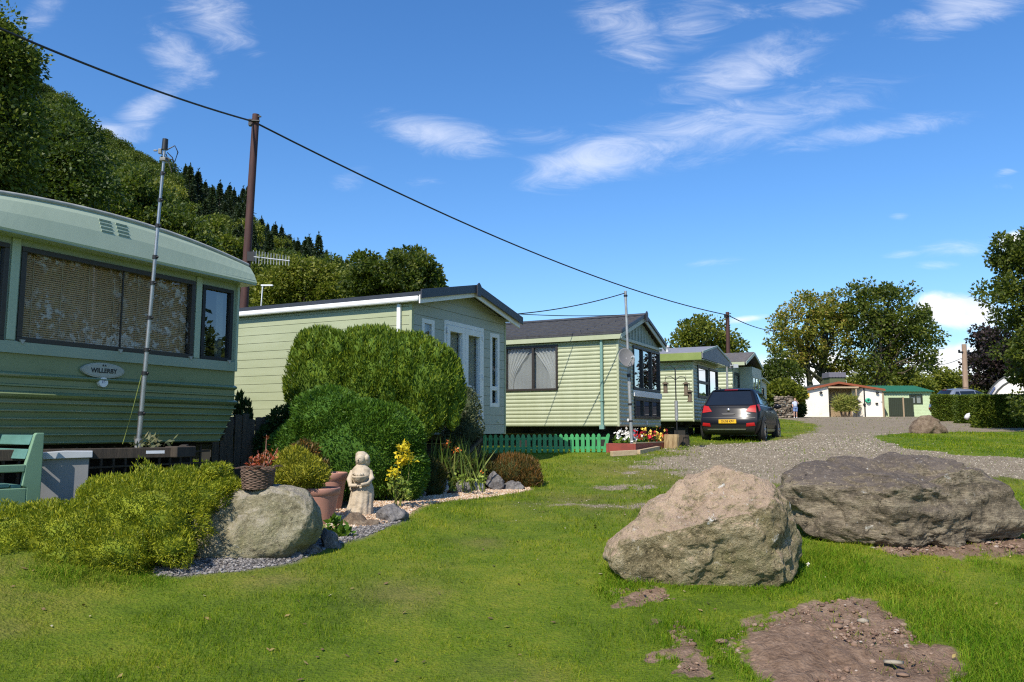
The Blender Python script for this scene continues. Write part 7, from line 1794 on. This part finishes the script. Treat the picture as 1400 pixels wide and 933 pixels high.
for px in (1121, 1198):
    mb = MB(); mb.ball((Xp(px), -.15, Zp(537)), (.14, .1, .1)); mb.box(Xp(px) - .05, Xp(px) + .05, -.12, .0, Zp(538.5), Zp(536)); mb.build('wall_lamp', M['black'], root)
mb = MB(); mb.box(Xp(1100), Xp(1106), -.03, -.005, Zp(543), Zp(537)); mb.build('yellow_sign', M['yellow'], root)
mb = MB(); mb.box(Xp(1203), Xp(1207) - .05, -.02, -.005, Zp(550.5), Zp(549)); mb.build('white_notice', M['grey_lid'], root)
mb = MB(); mb.box(Xp(1195.5), Xp(1198.5), -.12, -.005, Zp(553), Zp(551)); mb.build('wall_box', M['black'], root)
mb = MB(); mb.tube([(Xp(1180.5), -.06, -.1), (Xp(1180.5), -.06, zt(Xp(1180)))], .05, 8); mb.box(Xp(1179.5) - .06, Xp(1181.5), -.14, -.02, Zp(554), Zp(552)); mb.build('downpipe', M['black'], root)
hr = thing('hose_reel', 'round green hose reel hung on the cream wall', 'hose reel', (x0 + Xp(1185), Yb - .005, zb + Zp(548)))
mb = MB(); mb.lathe([(.0, .0), (.2, .0), (.2, .03), (.1, .04), (.1, .14), (.2, .15), (.2, .18), (.07, .18), (.07, .13), (0, .13)], 24); mb.v = [(a, -c, b) for a, b, c in mb.v]; mb.build('drum', M['mint'], hr)
mb = MB(); mb.lathe([(.06, .1), (.06, .19), (0, .19)], 12); mb.v = [(a, -c, b) for a, b, c in mb.v]; mb.build('hub', M['black'], hr)
tk = thing('roof_tank', 'olive box-shaped tank housing with grey lid on the block roof', 'roof housing', (x0 + Xp(1140), Yb + .8, zb + zr_))
w2 = Xp(1161) - Xp(1140)
mb = MB(); mb.box(0, w2, 0, 1.3, 0, Zp(515.5) - zr_); mb.build('housing', M['tank_green'], tk, bevel=.02)
mb = MB(); mb.box(-.08, w2 + .08, -.08, 1.4, Zp(515.5) - zr_ + .003, Zp(508.5) - zr_)
for k in range(6): mb.box(-.08 + k * .25, -.02 + k * .25, -.11, -.082, Zp(515) - zr_, Zp(509) - zr_)
mb.build('lid', M['tank_lid'], tk, bevel=.02)
hb = thing('hanging_basket', 'hanging basket of mauve flowers under the block porch', 'hanging basket', (x0 + Xp(1168), Yb - .25, zb + Zp(550)))
mb = MB(); mb.lathe([(0, -.18), (.12, -.14), (.2, 0), (.18, 0), (0, -.02)], 14); mb.build('basket', M['wicker'], hb)
n = 240; P = unit(rng.normal(size=(n, 3))) * [.3, .24, .16] * rng.uniform(.6, 1, (n, 1)); leaf_obj('flowers', leaf_quads(P, unit(P), .09, .08, rng), M['purple'], hb)
mb = MB(); [mb.tube([(.15 * math.cos(t), .15 * math.sin(t), 0), (0, 0, .45), (0, 0, .8)], .008, 4) for t in (0, 2.1, 4.2)]; mb.build('chain', M['black'], hb)
q = np.array([x0 + Xp(1151), Yb - .4, zb]); cp = thing('cordyline', 'bushy spiky-leaved plant against the block porch', 'plant', q)
n = 900; ang = rng.uniform(0, 2 * np.pi, n); el = rng.uniform(-.25, 1.35, n); D = np.stack([np.cos(ang) * np.cos(el) * 1.15, np.sin(ang) * np.cos(el) * .5, np.sin(el)], 1); cz = rng.choice([.5, .95, 1.25], n); cx_ = rng.choice([-.55, -.2, .3, .6], n)
P = np.stack([cx_, rng.normal(size=n) * .1 - .1, cz], 1); leaf_obj('leaves', leaf_quads(P, unit(D), rng.uniform(.5, .85, n), .06, rng, .1), M['lf_cordy'], cp)
mb = MB(); [mb.tube([(a * .5, 0, -.1), (a, -.1, 1.2)], [.09, .06], 8) for a in (-.5, .0, .5)]; mb.build('trunk', M['bark'], cp)
# emerald-roofed hut
Yh = 66.5; xh = (1207 - CX) / F * Yh; zh = gzf(xh + 2, Yh); Xq = lambda px: (px - 1207) * Yh / F; Zq = lambda py: at(1240, py, Yh)[2] - zh
root = thing('green_hut', 'pale green hut with emerald sheet roof next to the cream block', 'hut', (xh, Yh, zh))
Wh = Xq(1273)
mb = MB(); wall(mb, lap(-.2, Zq(535), .25, .02), 0, Wh, lambda a, n, z: (a, -n, z), [(Xq(1242), Xq(1260), Zq(553), Zq(539.5))]); mb.add([(Wh, 0, -.2), (Wh, 4, -.2), (Wh, 4, Zq(535)), (Wh, 0, Zq(535))], [(0, 1, 2, 3)]); mb.add([(0, 0, -.2), (0, 4, -.2), (0, 4, Zq(535)), (0, 0, Zq(535))], [(0, 1, 2, 3)]); mb.add([(0, .5, -.2), (Wh, .5, -.2), (Wh, .5, Zq(535)), (0, .5, Zq(535))], [(0, 1, 2, 3)]); mb.build('wall', M['hut_green'], root)
mb = MB(); vs = []; k = 40
for i in range(k + 1):
    x = lerp(-.2, Wh + .25, i / k); b_ = .03 * (i % 2); vs += [(x, -.3, Zq(536) + b_), (x, 3.2, Zq(526.5) + .1 + b_)]
mb.add(vs, [(2 * i, 2 * i + 2, 2 * i + 3, 2 * i + 1) for i in range(k)]); mb.build('roof', M['hut_roof'], root)
mb = MB(); a, b, c, d = Xq(1242), Xq(1260), Zq(553), Zq(539.5)
for bx_ in ((a, b, c, c + .1), (a, b, d - .1, d), (a, a + .1, c + .1, d - .1), (b - .1, b, c + .1, d - .1), (lerp(a, b, .5) - .05, lerp(a, b, .5) + .05, c + .1, d - .1)): mb.box(bx_[0], bx_[1], -.05, .04, bx_[2], bx_[3])
wn = mb.build('window', M['gate_dark'], root); mb = MB(); mb.add([(a + .05, .0, c + .05), (b - .05, .0, c + .05), (b - .05, .0, d - .05), (a + .05, .0, d - .05)], [(0, 1, 2, 3)]); mb.build('pane', M['glass'], wn); mb = MB(); mb.add([(a + .1, .1, c + .05), (b - .1, .1, c + .05), (b - .1, .1, d - .05), (a + .1, .1, d - .05)], [(0, 1, 2, 3)]); mb.build('curtain', M['net'], wn)
gt = thing('board_gate', 'dark board gate in two leaves before the pale hut', 'gate', ((1214 - CX) / F * (Yh - 1), Yh - 1.0, zh))
Gx = lambda px: (px - 1215) * (Yh - 1) / F
for a, b, t in ((1215, 1233.5, 544.5), (1235.5, 1248.5, 545)):
    mb = MB(); mb.box(Gx(a), Gx(b), 0, .06, -.1, Zq(t))
    for x in np.arange(Gx(a), Gx(b) - .1, .15): mb.box(x + .01, x + .13, -.02, -.002, .05, Zq(t) - .03)
    mb.build('gate_leaf', M['gate_dark'], gt)
mb = MB(); mb.box(Gx(1233.6), Gx(1235.4), -.04, .1, -.1, Zq(544)); mb.build('gate_post', M['timber_slat'], gt)
M['peb5'] = stone_mat('rubble_wall_stones', [(.0, (.07, .055, .04)), (.5, (.16, .125, .09)), (1, (.28, .23, .17))])
# dry stone wall, hedge plants, child
Yw = 60; xw0 = (1058 - CX) / F * Yw; zw = gzf(xw0, Yw); root = None
mb = MB(); P = []
rngw = np.random.default_rng(120); P = []; sz = []
for r_ in range(11):
    x = 0
    while x < 1.35:
        w_ = rngw.uniform(.12, .3); P.append((x + w_ / 2, rngw.uniform(.05, .22), .07 + r_ * .15 + rngw.uniform(-.03, .03))); sz.append((w_ * .62, .2, .11)); x += w_
me = pebbles('stone_wall', np.array(P), np.array(sz), M['peb5'], 121, 1.0)
o = link('stone_wall', me); o.location = (xw0, Yw, zw); tag(o, 'short rough stone wall under the yellow-green bush', 'wall')
shrub('yellow_green_bush', 'yellow-green rounded bush above the stone wall', 'bush', [px_ell(1070, 532, 20, 14, 61, 1.0), px_ell(1088, 540, 14, 12, 61, .8), px_ell(1052, 538, 12, 10, 61, .7)], 3500, .3, .16, M['lf_woodlight'], 121, up=.2, jit=.9, lump=(.12, 1), depth=.3, core=.8)
shrub('dark_bush', 'dark shady bush between the stone wall and the cream block', 'bush', [px_ell(1091, 556, 9, 16, 63, .6)], 1200, .25, .14, M['lf_dark'], 122, up=.2, jit=.9, lump=(.12, 1), depth=.3, core=.8)
def hedge(label, px0, px1, Y, pyt, pyb, depth, seed, n):
    x0, x1 = (px0 - CX) / F * Y, (px1 - CX) / F * Y; zb_ = gzf(x0, Y); zt_ = at((px0 + px1) / 2, pyt, Y)[2]
    root = thing('clipped_hedge', label, 'hedge', (x0, Y, zb_), 0, 'clipped hedge blocks beside the road'); rng = np.random.default_rng(seed)
    W, H, D_ = x1 - x0, zt_ - zb_, depth; areas = np.array([W * H, D_ * H, D_ * H, W * D_]); f = rng.choice(4, n, p=areas / areas.sum()); u, v = rng.uniform(size=n), rng.uniform(size=n)
    P = np.zeros((n, 3)); Nn = np.zeros((n, 3))
    for k, (px_, nn) in enumerate(((lambda u, v: (u * W, 0 * u, v * H), (0, -1, 0)), (lambda u, v: (0 * u, u * D_, v * H), (-1, 0, 0)), (lambda u, v: (W + 0 * u, u * D_, v * H), (1, 0, 0)), (lambda u, v: (u * W, v * D_, H + 0 * u), (0, 0, 1)))):
        s_ = f == k; P[s_] = np.stack(px_(u[s_], v[s_]), 1); Nn[s_] = nn
    P += Nn * (.05 * snoise(P, 1.6, seed, 3) - .10 * rng.uniform(size=n) ** 2)[:, None]
    D = unit(Nn + .8 * rng.normal(size=(n, 3)) * .8 + [0, 0, .3])
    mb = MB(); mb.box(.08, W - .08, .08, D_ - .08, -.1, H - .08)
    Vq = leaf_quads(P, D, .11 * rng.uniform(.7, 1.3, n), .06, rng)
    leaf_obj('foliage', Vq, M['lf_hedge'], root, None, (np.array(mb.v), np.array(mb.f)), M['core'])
    mb = MB(); [mb.tube([(x, D_ / 2, -.1), (x, D_ / 2, H * .6)], .05, 6) for x in np.arange(.4, W, .6)]; mb.build('stem', M['bark'], root)
hedge('clipped hedge block beside the green hut', 1279, 1309, 48.3, 541, 571, .6, 131, 6500)
hedge('middle hedge block with the white container at its foot', 1310, 1350, 45, 541.5, 577, .6, 132, 8000)
hedge('long clipped hedge block under the overhanging tree', 1334, 1480, 38, 542, 585, .55, 133, 24000)
q = at(1323, 569, 40.5); mb = MB(); mb.lathe([(0, -.18), (.1, -.17), (.12, -.05), (.1, .08), (.05, .12), (.035, .14), (.035, .17), (0, .17)], 14); o = mb.build('water_container', M['white_gloss']); o.location = (q[0], q[1], q[2]); o.rotation_euler = (0, R(35), 0); tag(o, 'white water container poking out from the hedge end', 'container')
# tent
q = at(1397, 560, 46); q[2] = gzf(q[0], q[1]); root = thing('dome_tent', 'pale arched tent with dark piping behind the hedge', 'tent', q, R(-25)); Ht = at(1390, 512, 46)[2] - q[2]
mb = MB(); vs = []; na, nb_ = 13, 16; rt = 1.9
for i in range(na):
    a = math.pi * i / (na - 1)
    for j in range(nb_ + 1):
        b = math.pi * j / nb_; vs.append((-rt * math.cos(b) * (math.sin(a) ** .25 if 0 < i < na - 1 else .55), -1.8 * math.cos(a), Ht * math.sin(b) ** .85 * (.55 + .45 * math.sin(a))))
mb.add(vs, [(i * (nb_ + 1) + j, i * (nb_ + 1) + j + 1, (i + 1) * (nb_ + 1) + j + 1, (i + 1) * (nb_ + 1) + j) for i in range(na - 1) for j in range(nb_)], 0, True); mb.build('canvas', M['tent'], root)
for i in (3, 6, 9):
    mb = MB(); mb.tube([np.array(vs[i * (nb_ + 1) + j]) * 1.015 for j in range(nb_ + 1)], .055, 6); mb.build('piping', M['tent_dark'], root)
mb = MB(); pts = [np.array(vs[i * (nb_ + 1) + j]) * 1.02 for i in (4, 5) for j in (2, 3, 4)]; mb.add(pts, [(0, 1, 4, 3), (1, 2, 5, 4)]); mb.build('tent_window', M['tent_window'], root)

# ------------------------------------------------------------------ the person by the block
def skin_body(name, joints, edges, m, parent, sub=2):
    me = bpy.data.meshes.new(name); names = list(joints); me.from_pydata([joints[n_][0] for n_ in names], [(names.index(a), names.index(b)) for a, b in edges], [])
    o = link(name, me, parent); me.materials.append(m)
    sk = o.modifiers.new('skin', 'SKIN'); sk.use_smooth_shade = True
    for i, n_ in enumerate(names):
        r_ = joints[n_][1]; me.skin_vertices[0].data[i].radius = (r_, r_) if not isinstance(r_, tuple) else r_; me.skin_vertices[0].data[i].use_root = (i == 0)
    ss = o.modifiers.new('sub', 'SUBSURF'); ss.levels = sub; ss.render_levels = sub; return o
q = at(1174, 571, 63.5); q = at(1087.8, 571, 59.3)
q[2] = gzf(q[0], q[1]); root = thing('person', 'person in pale top and blue shorts with one arm raised by the cream block', 'person', q, R(-20))
J = dict(pelvis=((0, 0, .80), (.12, .09)), waist=((0, 0, .92), (.105, .08)), chest=((0, 0, 1.10), (.13, .09)), neck=((0, 0, 1.24), .045), headlow=((0, -.01, 1.31), .065), head=((0, -.015, 1.39), .082), crown=((0, 0, 1.45), .06),
         shL=((-.14, 0, 1.18), .05), elL=((-.2, -.05, .96), .036), wrL=((-.16, -.16, .84), .026), haL=((-.15, -.2, .79), .03),
         shR=((.14, 0, 1.18), .05), elR=((.25, -.08, 1.05), .036), wrR=((.14, -.16, 1.24), .026), haR=((.11, -.16, 1.30), .03),
         hipL=((-.08, 0, .74), .085), knL=((-.09, -.05, .42), .052), anL=((-.09, .02, .08), .034), toL=((-.09, -.12, .03), .03), hipR=((.08, 0, .74), .085), knR=((.08, .03, .42), .052), anR=((.08, .1, .08), .034), toR=((.08, -.03, .03), .03))
Ed = [('pelvis', 'waist'), ('waist', 'chest'), ('chest', 'neck'), ('neck', 'headlow'), ('headlow', 'head'), ('head', 'crown'), ('chest', 'shL'), ('shL', 'elL'), ('elL', 'wrL'), ('wrL', 'haL'), ('chest', 'shR'), ('shR', 'elR'), ('elR', 'wrR'), ('wrR', 'haR'), ('pelvis', 'hipL'), ('hipL', 'knL'), ('knL', 'anL'), ('anL', 'toL'), ('pelvis', 'hipR'), ('hipR', 'knR'), ('knR', 'anR'), ('anR', 'toR')]
skin_body('body', J, Ed, M['skin'], root)
mb = MB(); vs, fs = loft([(.84, 0, 0, .15, .115), (.95, 0, 0, .135, .105), (1.1, 0, 0, .165, .12), (1.2, 0, 0, .15, .09), (1.235, 0, 0, .07, .06)], 18); mb.add(vs, fs, 0, True)
for sg, e in ((-1, J['elL'][0]), (1, J['elR'][0])): mb.tube([(sg * .12, 0, 1.18), lerp(np.array([sg * .14, 0, 1.18]), np.array(e), .6)], [.07, .06], 10)
mb.build('shirt', M['shirt'], root)
mb = MB(); vs, fs = loft([(.7, 0, 0, .16, .12), (.8, 0, 0, .16, .12), (.87, 0, 0, .14, .11)], 18); mb.add(vs, fs, 0, True)
for sg, kn in ((-1, 'knL'), (1, 'knR')): mb.tube([(sg * .08, 0, .78), lerp(np.array([sg * .08, 0, .74]), np.array(J[kn][0]), .75)], [.105, .085], 12)
mb.build('shorts', M['shorts'], root)
mb = MB(); mb.ball((0, .012, 1.41), (.088, .095, .09), 0, 14); mb.build('hair', M['hair'], root)
mb = MB()
for sg, t in ((-1, 'toL'), (1, 'toR')): a = np.array(J[t][0]); mb.ball(a + [0, .05, .01], (.045, .12, .045), 0, 10)
mb.build('shoes', M['white_gloss'], root)
# distant line of trees and scrub behind everything on the right
rng = np.random.default_rng(140); n = 26000
pxs = rng.uniform(1020, 1560, n); Ys = rng.uniform(104, 116, n); top = 536 + 6 * snoise(pxs[:, None] / 40, 1.0, 3, 3) + 3 * snoise(pxs[:, None] / 9, 1, 4, 2)
zt_ = np.array([at(p, t, Y)[2] for p, t, Y in zip(pxs, top, Ys)]); zb_ = gz((pxs - CX) / F * Ys, Ys); z = zb_ + (zt_ - zb_) * rng.uniform(0, 1, n) ** .6
P = np.stack([(pxs - CX) / F * Ys, Ys, z], 1); o = leaf_obj('treeline', leaf_quads(P, unit(rng.normal(size=(n, 3))), .8, .5, rng), M['lf_wood'], None); tag(o, 'far line of trees and scrub behind the buildings', 'trees', kind='stuff')
# small wild flowers in the long grass by the boulders
for i, (px, py, mm, lab) in enumerate(((1074, 781, 'lf_flower_yellow', 'single yellow dandelion in the long grass'), (1105, 776, 'lf_flower_white', 'single white daisy in the long grass'), (1161, 741, 'lf_flower_yellow', 'tiny yellow flower under the layered boulder'))):
    g = gp(px, py + 4); root = thing('wild_flower', lab, 'flower', g)
    P = np.array([0, 0, .055]) + rng.normal(size=(10, 3)) * .004; leaf_obj('petals', leaf_quads(P, unit(rng.normal(size=(10, 3)) + [0, -.4, .3]), .022, .014, rng), M[mm], root)
    mb = MB(); mb.tube([(0, 0, -.01), (0, 0, .055)], .002, 4); mb.build('stem', M['lf_strap'], root)
